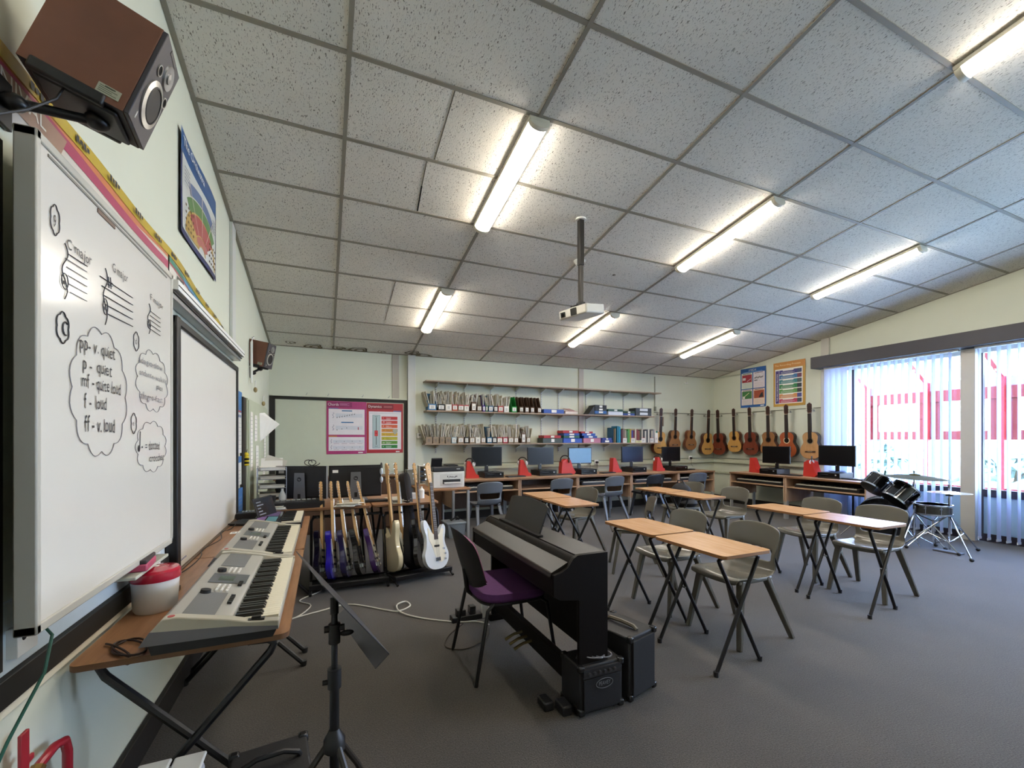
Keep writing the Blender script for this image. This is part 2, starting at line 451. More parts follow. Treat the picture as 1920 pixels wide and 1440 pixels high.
# ------------------------------------------------------------ windows in the right wall
FRD = mat('#2a2733', 0.5); SPAN = mat('#9fbcd0', 0.5, var=0.03)
def window(n, ya, yb, mull):
    r = bpy.data.objects.new('window_%d' % n, None); col.objects.link(r); struct(r); r.location = (8.26, (ya+yb)/2, 0)
    h = (yb-ya)/2
    m = MB()
    for z0, z1 in ((0, 0.10), (0.60, 0.70), (2.56, 2.62)): m.bx(-0.03, 0.03, -h, h, z0, z1, FRD if z0 < 1 else WHITE)
    for y in [-h+0.02, h-0.02]+[k-(ya+yb)/2 for k in mull]: m.bx(-0.028, 0.028, y-0.02, y+0.02, 0, 2.6, FRD)
    m.build('window_frame', r, smooth=False)
    m = MB(); m.bx(-0.01, 0.01, -h, h, 0.10, 0.60, SPAN); m.build('window_panel', r, smooth=False)
    m = MB(); m.bx(-0.003, 0.003, -h, h, 0.70, 2.56, glass_mat()); m.build('window_pane', r, smooth=False)
window(1, 3.0, 4.80, [4.42])
window(2, 1.0, 2.88, [])
window(3, -2.0, 1.0, [-0.5])

# pelmet and vertical blinds
m = MB(); m.bx(7.93, 8.199, -2.0, 4.93, 2.63, 2.83, mat('#38363c', 0.55, var=0.05))
o = m.build('blind_pelmet', bevel=0.006); tag(o, 'long charcoal pelmet boxing in the top of the window blinds', 'pelmet')
BL = blind_mat(); WT = mat('#dfe4ee', 0.4)
def blind(ya, yb, label, angf, seed):
    rnd = random.Random(seed)
    t = thing('vertical_blind', label, 'blind', (8.07, (ya+yb)/2, 0), 0, 'vertical blinds across the windows')
    hr = MB(); h = (yb-ya)/2; hr.bx(-0.02, 0.02, -h, h, 2.60, 2.632, WHITE); hr.build('head_rail', t)
    n = int((yb-ya)/0.09)
    for k in range(n):
        y = yb-0.045-k*0.09; a = angf(y)+rnd.uniform(-4, 4)
        m = MB(); sg = []
        for q in range(5):
            u = -0.044+0.088*q/4; sg.append((u, 0.006*math.sin(PI*q/4)))
        vs = [(p[0], p[1], z) for z in (0.07, 2.60) for p in sg]+[(p[0], p[1]+0.0012, z) for z in (0.07, 2.60) for p in sg]
        fs = [(i, i+1, 6+i, 5+i) for i in range(4)]+[(11+i, 10+i, 15+i, 16+i) for i in range(4)]
        fs += [(0, 5, 15, 10), (4, 14, 19, 9)]
        m.add(vs, fs, BL)
        m.bx(-0.044, 0.044, -0.004, 0.006, 0.045, 0.075, WT)
        s = m.build('slat', t); s.location = (0, y-(ya+yb)/2, 0); s.rotation_euler = (0, 0, D(a))
    return t
# angle of the slat from the wall normal
blind(3.03, 4.78, 'vertical blind of pale slats beside the hanging guitars, closed at its left end', lambda y: (-52+10*math.sin(y*60) if y > 4.42 else -4), 1)
blind(1.0, 2.86, 'vertical blind of pale slats right of the grey window post', lambda y: -4, 2)

# ------------------------------------------------------------ outside
RED = mat('#9c2226', 0.5, var=0.06); RED2 = mat('#83282a', 0.55, var=0.08)
PALE = mat('#9a8fae', 0.6)
t = thing('porch_frame', 'red timber porch frame with sloping rafters outside the window', 'porch', (10.2, 2.4, 0))
posts = [5.2, 4.26, 3.29, 2.33, 1.36, 0.4, -0.6]
for y in posts:
    m = MB(); m.bx(-0.05, 0.05, y-2.4-0.035, y-2.4+0.035, 0, 2.42, RED); m.build('post', t, bevel=0.004)
    m = MB(); m.beam((0.02, y-2.4, 2.44), (-1.78, y-2.4, 3.5), 0.06, 0.12, RED); m.build('rafter', t)
def bar(z0, z1, mt, nm, x=0.0, w=0.05):
    m = MB(); m.bx(x-w, x+w, -3.2, 2.85, z0, z1, mt); m.build(nm, t)
bar(2.26, 2.42, PALE, 'fascia', 0.06, 0.03); bar(2.06, 2.26, RED2, 'header', 0.06, 0.04)
bar(1.37, 1.53, RED2, 'rail', 0.06, 0.03); bar(0.5, 0.57, RED2, 'sill', 0.03, 0.05)
for i in range(len(posts)-1):
    yc = (posts[i]+posts[i+1])/2-2.4
    for s in (-1, 1):
        m = MB(); m.bx(0.05, 0.08, yc+s*0.40-0.085, yc+s*0.40+0.085, 1.5, 2.1, RED2); m.build('window_mullion', t)
m = MB(); m.bx(8.32, 40, -25, 40, -0.10, -0.05, mat('#cfd6c4', 0.9, var=0.15, scale=0.8)); struct(m.build('trim_14', smooth=False))
LEAF = mat('#a3b3a6', 0.8, var=0.25, scale=6)
def bush(x, y, r, label):
    rnd = random.Random(int(x*31+y*7)); m = MB()
    for k in range(260):
        a = rnd.uniform(0, 2*PI); e = rnd.uniform(-0.1, 1.0)*PI/2; q = r*rnd.uniform(0.7, 1)
        c = Vector((q*math.cos(a)*math.cos(e), q*math.sin(a)*math.cos(e), 0.15*r+q*math.sin(e)*0.9))
        R = Matrix.Rotation(rnd.uniform(0, 6), 3, Vector((rnd.random(), rnd.random(), rnd.random()+0.1)).normalized()); s = r*0.17
        m.add([tuple(c+R @ Vector(v)*s) for v in ((-1, -0.6, 0), (1, -0.6, 0.2), (1, 0.6, 0), (-1, 0.6, 0.2))], [(0, 1, 2, 3)], LEAF)
    for k in range(8):
        a = rnd.uniform(0, 6.3); m.tube([(0, 0, 0), (r*0.3*math.cos(a), r*0.3*math.sin(a), r*0.8)], 0.03*r, mat('#6a5c48', 0.9), 5, r2=0.01)
    o = m.build('bush', smooth=False); o.location = (x, y, -0.05); tag(o, label, 'bush', 'bushes beyond the porch')
bush(19, 9.5, 1.3, 'blue green bush beyond the porch, left of the post of the grey window column')
bush(17, 5.3, 1.1, 'pale bush beyond the porch, seen through the right hand blind')
bush(22, 13.5, 1.6, 'large pale bush far beyond the porch at the left of the window')

# ------------------------------------------------------------ ceiling lights
DIF = emis_mat((1.0, 0.92, 0.80), LAMP)
CAP = mat('#d9d4c4', 0.5)
def mk_light():
    t = thing('ceiling_light', '', 'light')
    m = MB(); m.bx(-0.076, 0.076, -0.60, 0.60, -0.028, 0.0, CAP); m.build('housing', t, bevel=0.003)
    m = MB(); prof = [(-0.066, -0.026)]+[(0.068*math.cos(PI+PI*k/10), -0.03+0.042*math.sin(PI+PI*k/10)) for k in range(11)]+[(0.066, -0.026)]
    M = basis((0, 0, 0), (1, 0, 0), (0, 0, 1), (0, -1, 0))
    m.prism(prof, -0.565, 0.565, DIF, M); m.build('diffuser', t)
    for s in (-1, 1):
        m = MB(); pr = [(1.06*a, 1.06*b-0.0) for a, b in prof]
        m.prism(pr, s*0.5655, s*0.60, CAP, M); m.build('end_cap', t, bevel=0.004)
    return t
L0 = None
LB = {(1, 0): 'nearest ceiling fluorescent light, above and left of the projector', (1, 1): 'small looking ceiling light near the back wall, left of the projector',
      (3, 0): 'ceiling light directly right of the projector pole, over the middle desks', (3, 1): 'far ceiling light seen just below the projector',
      (5, 0): 'ceiling light nearest the window wall, towards the blinds', (5, 1): 'ceiling light farthest right near the back right corner',
      (3, -1): 'bright ceiling light cut off by the top right corner', (1, -1): 'ceiling light above the camera side of the room by the whiteboard', (5, -1): 'ceiling light above the camera side of the room by the window'}
for (i, k), lb in LB.items():
    x = GX[i]; y = 3.175+2.368*k
    o = mk_light() if L0 is None else dup(L0)
    L0 = L0 or o
    o.location = (x, y, cz(y)-0.008); o.rotation_euler = (-math.atan(SL), 0, 0)
    o['label'] = lb; o['group'] = 'fluorescent ceiling lights'
# ------------------------------------------------------------ tables and chairs
def mk_table(L, W, H, top='oak', rad=0.012, pulls=0.08):
    """top L along local y, W along local x; two crossed pairs of tube legs"""
    t = thing('exam_table' if top == 'oak' else 'folding_table', '', 'table')
    m = MB(); r = 0.03; P = []
    for cx, cy, a0 in ((W/2-r, L/2-r, 0), (-W/2+r, L/2-r, 90), (-W/2+r, -L/2+r, 180), (W/2-r, -L/2+r, 270)):
        for k in range(5): a = D(a0+k*22.5); P.append((cx+r*math.cos(a), cy+r*math.sin(a)))
    tm = wood_mat('#b98a5e', '#cda37a', 0.24, (30, 3, 30)) if top == 'oak' else wood_mat('#8a6142', '#a27652', 0.4, (30, 3, 30))
    ed = mat('#8d6239' if top == 'oak' else '#6e4a2c', 0.5, var=0.1)
    m.prism(P, H-0.02, H, ed, m2=tm); m.build('tabletop', t, bevel=0.002)
    yy = L/2-0.07
    for sy in (-1, 1):
        for sx in (-1, 1):
            m = MB(); y = sy*(yy+0.013*sx)
            tx = sx*(W/2-0.05); bx_ = -sx*(W/2+0.0)
            m.tube([(sx*(W/2-0.13), y, H-0.03), (tx-sx*0.02, y, H-0.034), (tx, y, H-0.05), (tx-sx*0.015, y, H-0.08), (bx_, y, 0.012)], rad, BLKM, 8)
            m.cyl((bx_, y, 0.0), (bx_-sx*0.002, y, 0.03), rad*1.25, BLACK, 8)
            m.build('leg', t)
        m = MB(); m.cyl((0, sy*yy-0.02, H/2-0.0), (0, sy*yy+0.02, H/2), 0.006, STEEL, 8); m.build('pivot_bolt', t)
    m = MB()
    for sx in (-1, 1): m.cyl((sx*(W/2-0.13), -yy-0.015, H-0.032), (sx*(W/2-0.13), yy+0.015, H-0.032), rad*0.9, BLKM, 8)
    m.build('top_rail', t)
    return t
EX = (0.575, 0.40, 0.71)
tb = [((2.47, 4.64), 'A1', 'exam table farther from the camera in the left pair behind the piano', -0.05), ((2.43, 4.03), 'A2', 'exam table nearer the camera in the left pair behind the piano', -0.05),
      ((4.13, 4.51), 'B1', 'exam table farther in the middle pair, before the chair carrying a dark bag', 0.0), ((4.11, 3.91), 'B2', 'exam table nearer the camera in the middle pair, its corner by a grey chair back', 0.0),
      ((2.30, 2.66), 'C1', 'exam table with a pale oak top beside the piano, left half of the nearest pair', 0), ((2.29, 2.06), 'C2', 'nearest exam table with a pale oak top and crossed black legs', 0),
      ((4.11, 2.78), 'D1', 'exam table far half of the right hand pair below the window desks', 0), ((4.05, 2.18), 'D2', 'exam table shining with window light, nearest the blinds', 0)]
PROTO = None
for (x, y), k, lb, rz in tb:
    o = mk_table(*EX) if PROTO is None else dup(PROTO)
    PROTO = PROTO or o
    o.location = (x, y, 0); o.rotation_euler = (0, 0, rz); o['label'] = lb; o['group'] = 'crossed leg exam tables'

CG = '#5f5c54'
def mk_chair(c=CG):
    t = thing('school_chair', '', 'chair')
    mt = mat(c, 0.27, var=0.04, coat=0.15)
    rows = [(0.205, 0.405, 0.19), (0.20, 0.43, 0.195), (0.17, 0.443, 0.2), (0.08, 0.438, 0.205), (-0.02, 0.430, 0.205), (-0.11, 0.430, 0.20), (-0.165, 0.445, 0.195), (-0.195, 0.48, 0.19),
            (-0.205, 0.52, 0.188), (-0.212, 0.57, 0.19), (-0.222, 0.60, 0.198), (-0.235, 0.66, 0.205), (-0.252, 0.73, 0.205), (-0.262, 0.775, 0.185)]
    nc = 11; vs = []; fs = []
    for i, (y, z, hw) in enumerate(rows):
        for j in range(nc):
            u = -1+2*j/(nc-1); bk = max(0, min(1, (i-6)/3))
            yy = y+bk*0.045*u*u; zz = z+(1-bk)*(0.012*u*u-0.010*(1-u*u)*(1 if 2 < i < 7 else 0))
            if i == len(rows)-1: zz -= 0.03*u*u*abs(u)
            vs.append((u*hw, yy, zz))
    for i in range(len(rows)-1):
        for j in range(nc-1):
            if i in (8, 9) and 1 <= j <= 8: continue
            fs.append((i*nc+j, i*nc+j+1, (i+1)*nc+j+1, (i+1)*nc+j))
    m = MB(); m.add(vs, fs, mt); o = m.build('seat_shell', t)
    s = o.modifiers.new('thick', 'SOLIDIFY'); s.thickness = 0.014; s.offset = 0
    s = o.modifiers.new('sub', 'SUBSURF'); s.levels = 1; s.render_levels = 2
    for sx in (-1, 1):
        m = MB(); m.beam((sx*0.165, 0.13, 0.435), (sx*0.215, 0.205, 0), 0.05, 0.035, mt, w2=(0.033, 0.026), up=(0, 1, 0)); m.build('leg', t, bevel=0.006)
        m = MB(); m.beam((sx*0.165, -0.11, 0.435), (sx*0.225, -0.30, 0), 0.05, 0.035, mt, w2=(0.033, 0.026), up=(0, 1, 0)); m.build('leg', t, bevel=0.006)
        m = MB(); m.beam((sx*0.165, 0.17, 0.425), (sx*0.165, -0.15, 0.425), 0.045, 0.028, mt); m.build('side_rail', t, bevel=0.008)
    return t
CH = Maker(mk_chair)
R90 = PI/2
# front of the chair is local +y ; +90 degrees turns it to face -x
for x, y, rz, lb in [
    (2.66, 2.80, R90, 'grey moulded chair at the pale oak table beside the piano, seat facing the piano'), (2.68, 2.20, R90, 'nearest grey moulded chair, tucked at the closest exam table'),
    (4.54, 2.85, R90-0.05, 'grey moulded chair at the far half of the right hand table pair'), (4.48, 2.28, R90+0.03, 'grey moulded chair in front of the drum kit with window light on its seat'),
    (2.86, 4.62, R90+0.15, 'grey moulded chair half hidden behind the left table pair'), (3.0, 3.72, R90-0.55, 'grey moulded chair standing askew at the end of the left table pair'),
    (4.62, 4.62, R90, 'grey moulded chair with a handle hole and a dark bag on its seat'), (4.60, 3.92, R90, 'grey moulded chair at the near end of the middle table pair')]:
    CH((CG,), (x, y, 0), rz, lb, 'grey moulded classroom chairs')
CB = '#656a72'  # same grey chair with its bluish highlight put into the base colour
for x, y, rz, lb in [(2.18, 6.02, 0.05, 'grey chair facing the computer next to the printer'), (3.42, 6.1, 0, 'grey chair facing the second computer from the printer'),
    (4.42, 6.1, 0.05, 'grey chair facing the desk under the blue lit screen'), (6.30, 6.1, -0.1, 'grey chair facing the last computer before the back right corner')]:
    CH((CB,), (x, y, 0), rz, lb, 'chairs facing the back wall desks')
CH(('#2c2f36',), (5.30, 6.12, 0), 0.05, 'dark charcoal chair facing the back wall desks', 'chairs facing the back wall desks')
# dark bag on the seat
m = MB(); m.ellipsoid((4.60, 4.62, 0.60), (0.13, 0.17, 0.17), mat('#121218', 0.7), 16, 10); m.ellipsoid((4.63, 4.55, 0.50), (0.14, 0.15, 0.07), mat('#121218', 0.7), 12, 8)
m.tube([(4.6, 4.55, 0.74), (4.58, 4.57, 0.80), (4.58, 4.66, 0.80), (4.6, 4.7, 0.74)], 0.008, BLACK)
tag(m.build('bag'), 'dark bag resting on the chair behind the middle tables', 'bag')

# purple upholstered chair at the piano
t = thing('office_chair', 'black framed chair with purple padded seat and backrest at the piano', 'chair', (1.045, 2.52, 0), -PI/2)
PUR = mat('#5a2f63', 0.85, var=0.15, scale=60, bump=0.3); PUR2 = mat('#7c4560', 0.85, var=0.15, scale=60, bump=0.3)
m = MB(); pts = []
for k in range(32):
    a = 2*PI*k/32; c, s = math.cos(a), math.sin(a); e = 0.55
    pts.append((0.235*math.copysign(abs(c)**e, c), 0.225*math.copysign(abs(s)**e, s)))
m.prism(pts, 0.435, 0.49, PUR); m.build('seat', t, bevel=0.022, seg=4)
m = MB(); m.prism([(p[0]*0.97, p[1]*0.97) for p in pts], 0.418, 0.437, BLACK); m.build('seat_pan', t, bevel=0.008)
def cushion(hw, z0, z1, y0, dy, mt, name, thick):
    m = MB(); vs = []; fs = []; n = 12; r = 12
    for side in (0, 1):
        for i in range(r+1):
            v = i/r; z = z0+(z1-z0)*v
            for j in range(n+1):
                u = -1+2*j/n
                wv = hw*(0.72+0.28*math.sin(PI*(0.15+0.7*v)))
                y = y0-0.10*v+0.05*u*u+(thick*(1-abs(u)**4)*(1-abs(2*v-1)**6) if side else 0)
                zz = z-0.05*(abs(u)**3)*(1 if v > 0.5 else -1)*abs(2*v-1)**3
                vs.append((u*wv, y, zz))
    k = (r+1)*(n+1)
    for i in range(r):
        for j in range(n):
            a = i*(n+1)+j; fs.append((a, a+1, a+n+2, a+n+1)); fs.append((k+a, k+a+n+1, k+a+n+2, k+a+1))
    for j in range(n): fs.append((j, k+j, k+j+1, j+1)); a = r*(n+1)+j; fs.append((a, a+1, k+a+1, k+a))
    for i in range(r): a = i*(n+1); b = a+n; fs.append((a, a+n+1, k+a+n+1, k+a)); fs.append((b, k+b, k+b+n+1, b+n+1))
    m.add(vs, fs, mt); return m.build(name, t)
cushion(0.225, 0.51, 0.84, -0.235, 0, PUR2, 'backrest', 0.055)
cushion(0.232, 0.50, 0.85, -0.240, 0, BLACK, 'backrest_shell', 0.018)
for sx in (-1, 1):
    m = MB(); m.tube([(sx*0.2, 0.15, 0.43), (sx*0.21, 0.19, 0.40), (sx*0.235, 0.25, 0.0)], 0.011, BLKM); m.build('leg', t)
    m = MB(); m.tube([(sx*0.2, -0.15, 0.43), (sx*0.21, -0.19, 0.40), (sx*0.235, -0.27, 0.0)], 0.011, BLKM); m.build('leg', t)
    m = MB(); m.tube([(sx*0.2, 0.15, 0.43), (sx*0.2, -0.15, 0.43)], 0.011, BLKM); m.build('side_rail', t)
m = MB(); m.tube([(0, 0.05, 0.425), (0, -0.2, 0.42), (0, -0.245, 0.46), (0, -0.265, 0.6)], 0.014, BLKM); m.build('back_bracket', t)

# ------------------------------------------------------------ digital piano
t = thing('digital_piano', 'dark brown digital piano with closed key lid and music rest', 'piano', (1.19, 2.47, 0))
PB = wood_mat('#0c0807', '#100b09', 0.5, (30, 2, 30)); PT = mat('#181512', 0.45, var=0.06)
PB.node_tree.nodes['Principled BSDF'].inputs['Specular IOR Level'].default_value = 0.15
prof = [(0.15, 0.03), (0.15, 0.80), (-0.03, 0.80), (-0.055, 0.785), (-0.085, 0.745), (-0.12, 0.725), (-0.165, 0.715), (-0.165, 0.61), (-0.13, 0.59), (-0.02, 0.575), (-0.02, 0.03)]
M = basis((0, 0, 0), (1, 0, 0), (0, 0, 1), (0, -1, 0))
for s in (-1, 1):
    m = MB(); m.prism(prof, s*0.60, s*0.625, PB, M); m.build('side_panel', t, bevel=0.004)
    m = MB(); m.bx(-0.04, 0.17, s*0.6125-0.02, s*0.6125+0.02, 0.0, 0.05, PB); m.build('foot', t, bevel=0.008)
m = MB(); m.bx(-0.03, 0.15, -0.6, 0.6, 0.775, 0.80, PT); m.build('top_panel', t, bevel=0.003)
m = MB(); m.prism([(-0.035, 0.795), (-0.055, 0.782), (-0.07, 0.755), (-0.035, 0.755)], -0.6, 0.6, PB, M); m.build('control_panel', t)
m = MB(); m.prism([(-0.07, 0.765), (-0.165, 0.722), (-0.172, 0.70), (-0.165, 0.69), (-0.07, 0.73)], -0.598, 0.598, PT, M)
m.bx(-0.166, -0.158, -0.598, 0.598, 0.715, 0.722, mat('#5a4f44', 0.3)); m.build('key_lid', t, bevel=0.003)
m = MB(); m.bx(-0.16, 0.13, -0.6, 0.6, 0.60, 0.70, PB); m.build('key_bed', t, bevel=0.004)
m = MB(); m.bx(0.10, 0.12, -0.6, 0.6, 0.25, 0.60, PB); m.build('back_panel', t)
m = MB(); m.bx(0.0, 0.04, -0.6, 0.6, 0.08, 0.19, PB); pb = m.build('pedal_rail', t, bevel=0.004)
for k in (-1, 0, 1):
    m = MB(); m.tube([(0.0, 0.03+k*0.07, 0.12), (-0.06, 0.03+k*0.07, 0.115), (-0.12, 0.03+k*0.07, 0.09)], 0.009, mat('#8a7a55', 0.35, metal=0.9), 8); m.build('pedal', t, bevel=0.0)
m = MB(); R = basis((0.0, 0.12, 0.805), (0, -1, 0), (0.34, 0, 0.94), (-0.94, 0, 0.34))
m.prism([(-0.27, 0), (0.27, 0), (0.275, 0.17), (0.24, 0.185), (0, 0.2), (-0.24, 0.185), (-0.275, 0.17)], -0.006, 0.006, PT, R)
o = m.build('music_rest', t, bevel=0.002)
m = MB(); m.bx(-0.035, 0.0, -0.2, 0.42, 0.80, 0.812, PB); m.build('rest_ledge', t, bevel=0.003)
m = MB(); m.text('Roland', 0, 0, 0.07, mat('#b8a77a', 0.3, metal=0.6), M=basis((-0.0625, 0.24, 0.765), (0, -1, 0), (0.45, 0, 0.9), (-0.9, 0, 0.45))); m.build('logo', t)

# ------------------------------------------------------------ amplifiers
GRL = mat('#121114', 0.85, var=0.3, scale=300, bump=0.4); TLX = mat('#17171a', 0.6, var=0.2, scale=150, bump=0.3)
def mk_amp(w, d, h, big=False):
    t = thing('guitar_amplifier', '', 'amplifier')
    m = MB(); m.bx(-w/2, w/2, -d/2+0.012, d/2, 0.012, h, TLX); m.build('cabinet', t, bevel=0.008)
    m = MB(); m.bx(-w/2+0.02, w/2-0.02, -d/2, -d/2+0.014, 0.03, h-(0.06 if not big else 0.02), GRL); m.build('speaker_grille', t, bevel=0.003)
    for sx in (-1, 1):
        for sz in (0, 1):
            for sy in (-1, 1):
                m = MB(); m.box((sx*(w/2-0.012), sy*(d/2-0.012)+(0.006 if sy < 0 else 0), 0.026+sz*(h-0.037)), (0.034, 0.034, 0.034), mat('#2f3033', 0.25, metal=0.5)); m.build('corner_guard', t, bevel=0.008)
    m = MB(); m.tube([(-0.09, 0.0, h), (-0.085, 0, h+0.012), (-0.04, 0, h+0.03), (0.04, 0, h+0.03), (0.085, 0, h+0.012), (0.09, 0, h)], 0.009, BLACK, 8)
    m.build('handle', t)
    if not big:
        m = MB(); m.bx(-w/2+0.02, w/2-0.02, -d/2, -d/2+0.014, h-0.055, h-0.012, mat('#2b2b2e', 0.3)); p = m.build('control_panel', t)
        for k in range(6):
            m = MB(); m.cyl((-w/2+0.05+k*0.03, -d/2-0.012, h-0.034), (-w/2+0.05+k*0.03, -d/2, h-0.034), 0.008, mat('#3c3c40', 0.3), 12); m.build('knob', p)
        LG = mat('#8f9196', 0.3, metal=0.5)
        m = MB(); q = [(0.05*math.cos(2*PI*k/28), 0.024*math.sin(2*PI*k/28)) for k in range(28)]
        F = basis((0.01, -d/2-0.002, h-0.095), (1, 0, 0), (0, 0, 1), (0, -1, 0))
        m.tube([tuple(F @ Vector((a, b, 0))) for a, b in q], 0.0016, LG, 5, closed=True)
        m.text('PEAVEY', -0.034, -0.008, 0.07, LG, M=F, height=0.02); m.build('badge', t)
    for sx in (-1, 1):
        for sy in (-1, 1):
            m = MB(); m.cyl((sx*(w/2-0.04), sy*(d/2-0.04), 0), (sx*(w/2-0.04), sy*(d/2-0.04), 0.014), 0.012, BLACK, 10); m.build('foot', t)
    return t
o = mk_amp(0.26, 0.19, 0.25); o.location = (1.285, 1.905, 0); o.rotation_euler = (0, 0, 0.0); o['label'] = 'small black practice amplifier with an oval badge and cable on top'; o['group'] = 'guitar amplifiers'
o = mk_amp(0.235, 0.30, 0.34, True); o.location = (1.535, 1.985, 0); o.rotation_euler = (0, 0, 0.27); o['label'] = 'taller black amplifier with a pale strap handle beside the piano end'; o['group'] = 'guitar amplifiers'
for c in o.children:
    if c.name.startswith('handle'): bpy.data.objects.remove(c)
m = MB(); m.tube([(0.0, -0.10, 0.342), (0, -0.08, 0.356), (0, 0.0, 0.36), (0, 0.08, 0.356), (0, 0.10, 0.342)], 0.011, mat('#6d6659', 0.6), 6); m.build('handle', o, label='pale worn strap handle')
o = mk_amp(0.24, 0.24, 0.285, True); o.location = (-0.165, 1.66, 0); o.rotation_euler = (0, 0, 0.12); o['label'] = 'black amplifier on the floor under the near table, cut by the bottom edge'; o['group'] = 'guitar amplifiers'
# cable coil lying on the small amplifier
m = MB(); pts = []
for k in range(60):
    a = k*0.36; pts.append((1.29+0.055*math.cos(a)+0.03*math.sin(a*0.31), 1.87+0.045*math.sin(a), 0.262+0.012*math.sin(a*0.5)**2+k*0.0002))
m.tube(pts, 0.0038, mat('#62626a', 0.3), 6)
m.tube([(1.24, 1.90, 0.262), (1.235, 1.9, 0.32), (1.255, 1.9, 0.35), (1.285, 1.9, 0.345), (1.29, 1.9, 0.27)], 0.0038, mat('#62626a', 0.3), 6)
tag(m.build('audio_cable'), 'dark cable coiled over the handle of the small amplifier', 'cable')
# foot pedal lump left of the small amplifier
m = MB(); m.bx(1.085, 1.14, 1.86, 1.95, 0, 0.05, mat('#1f1f22', 0.4)); m.bx(1.02, 1.075, 1.93, 2.02, 0, 0.045, mat('#18181b', 0.5)); tag(m.build('foot_pedal', bevel=0.008), 'small black foot pedals on the floor left of the small amplifier', 'pedal')

# ------------------------------------------------------------ music stand in the foreground
sx_, sy_ = 0.03, 1.47
t = thing('music_stand', 'black tripod music stand in the foreground with its desk edge-on', 'music stand', (sx_, sy_, 0))
m = MB(); m.cyl((0, 0, 0.12), (0, 0, 0.62), 0.0145, BLKM, 14); m.cyl((0, 0, 0.6), (0, 0, 0.84), 0.0095, BLKM, 12); m.build('pole', t)
m = MB(); m.cyl((0, 0, 0.60), (0, 0, 0.66), 0.021, BLACK, 14); m.cyl((0, 0, 0.62), (-0.035, 0, 0.62), 0.008, BLACK, 8); m.build('collar', t)
m = MB(); m.cyl((0, 0, 0.74), (0, 0, 0.80), 0.018, BLACK, 14); m.cyl((-0.03, 0, 0.785), (0.03, 0, 0.785), 0.011, BLACK, 8); m.build('collar', t)
m = MB(); m.ellipsoid((0.036, 0, 0.765), (0.022, 0.007, 0.010), BLACK, 10, 6); m.build('wing_nut', t)
m = MB(); m.lathe([(0.016, 0.40), (0.032, 0.405), (0.032, 0.44), (0.022, 0.455), (0.016, 0.47)], BLACK, 14); m.build('leg_hub', t)
m = MB(); m.cyl((0, 0, 0.14), (0, 0, 0.17), 0.022, BLACK, 12); m.build('brace_collar', t)
for k in range(3):
    a = D(-62+120*k); c, s = math.cos(a), math.sin(a)
    m = MB(); m.tube([(0.02*c, 0.02*s, 0.425), (0.14*c, 0.14*s, 0.26), (0.29*c, 0.29*s, 0.012)], 0.010, mat('#2a2622', 0.4), 8); m.tube([(0.015*c, 0.015*s, 0.155), (0.19*c, 0.19*s, 0.185)], 0.005, BLKM, 6); lg = m.build('leg', t)
    m = MB(); m.ellipsoid((0.295*c, 0.295*s, 0.012), (0.016, 0.016, 0.012), BLACK, 8, 6); m.build('rubber_foot', lg)
# desk plate: its width runs away from the camera
DP = mat('#26262a', 0.42, var=0.04)
u = Vector((-0.20, 0.98, 0.0)).normalized(); dn = Vector((0.62, 0, -0.78)).normalized(); nrm = u.cross(dn).normalized()
F = basis((0.01, 0.02, 0.875), tuple(dn), tuple(u), tuple(nrm))
m = MB(); m.bx(-0.14, 0.14, -0.22, 0.22, -0.0015, 0.0015, DP, F); m.build('desk', t, bevel=0.001)
m = MB(); m.bx(0.138, 0.141, -0.22, 0.22, 0, 0.05, DP, F); m.build('lip', t)
m = MB(); m.cyl((0, 0.0, 0.83), (0.0, 0.02, 0.875), 0.013, BLACK, 10); m.build('tilt_bracket', t)

# ------------------------------------------------------------ keyboards on the left tables
def keys(t, x0, x1, ya, yb, z, n=36, parts=True):
    KW = mat('#e8e0c8', 0.3, var=0.02); KB = mat('#101012', 0.3)
    w = (yb-ya)/n; me = mb = None; WM = BM = None
    if not parts: WM = MB(); BM = MB()
    for k in range(n):
        y = ya+w*(k+0.5)
        if parts:
            if me is None:
                m = MB(); m.bx(x0, x1, -w*0.46, w*0.46, z-0.02, z, KW); o = m.build('white_key', t); me = o.data
            else: o = bpy.data.objects.new('white_key', me); col.objects.link(o); o.parent = t
            o.location.y = y
        else: WM.bx(x0, x1, y-w*0.46, y+w*0.46, z-0.02, z, KW)
        if k < n-1 and (k % 7) not in (2, 6):
            yk = ya+w*(k+1)
            if parts:
                if mb is None:
                    m = MB(); m.prism([(x0-0.002, z), (x0-0.002, z+0.012), (x0+(x1-x0)*0.58, z+0.011), (x0+(x1-x0)*0.62, z)], -w*0.28, w*0.28, KB, basis((0, 0, 0), (1, 0, 0), (0, 0, 1), (0, -1, 0))); o = m.build('black_key', t); mb = o.data
                else: o = bpy.data.objects.new('black_key', mb); col.objects.link(o); o.parent = t
                o.location.y = yk
            else: BM.bx(x0-0.002, x0+(x1-x0)*0.6, yk-w*0.28, yk+w*0.28, z, z+0.011, KB)
    if not parts: WM.build('white_keys', t); BM.build('black_keys', t)
KG = mat('#a9a69d', 0.38, var=0.03, metal=0.2); KG2 = mat('#bdb7a6', 0.38, var=0.03, metal=0.15); KDG = mat('#6d6d6c', 0.6, var=0.15, scale=300)
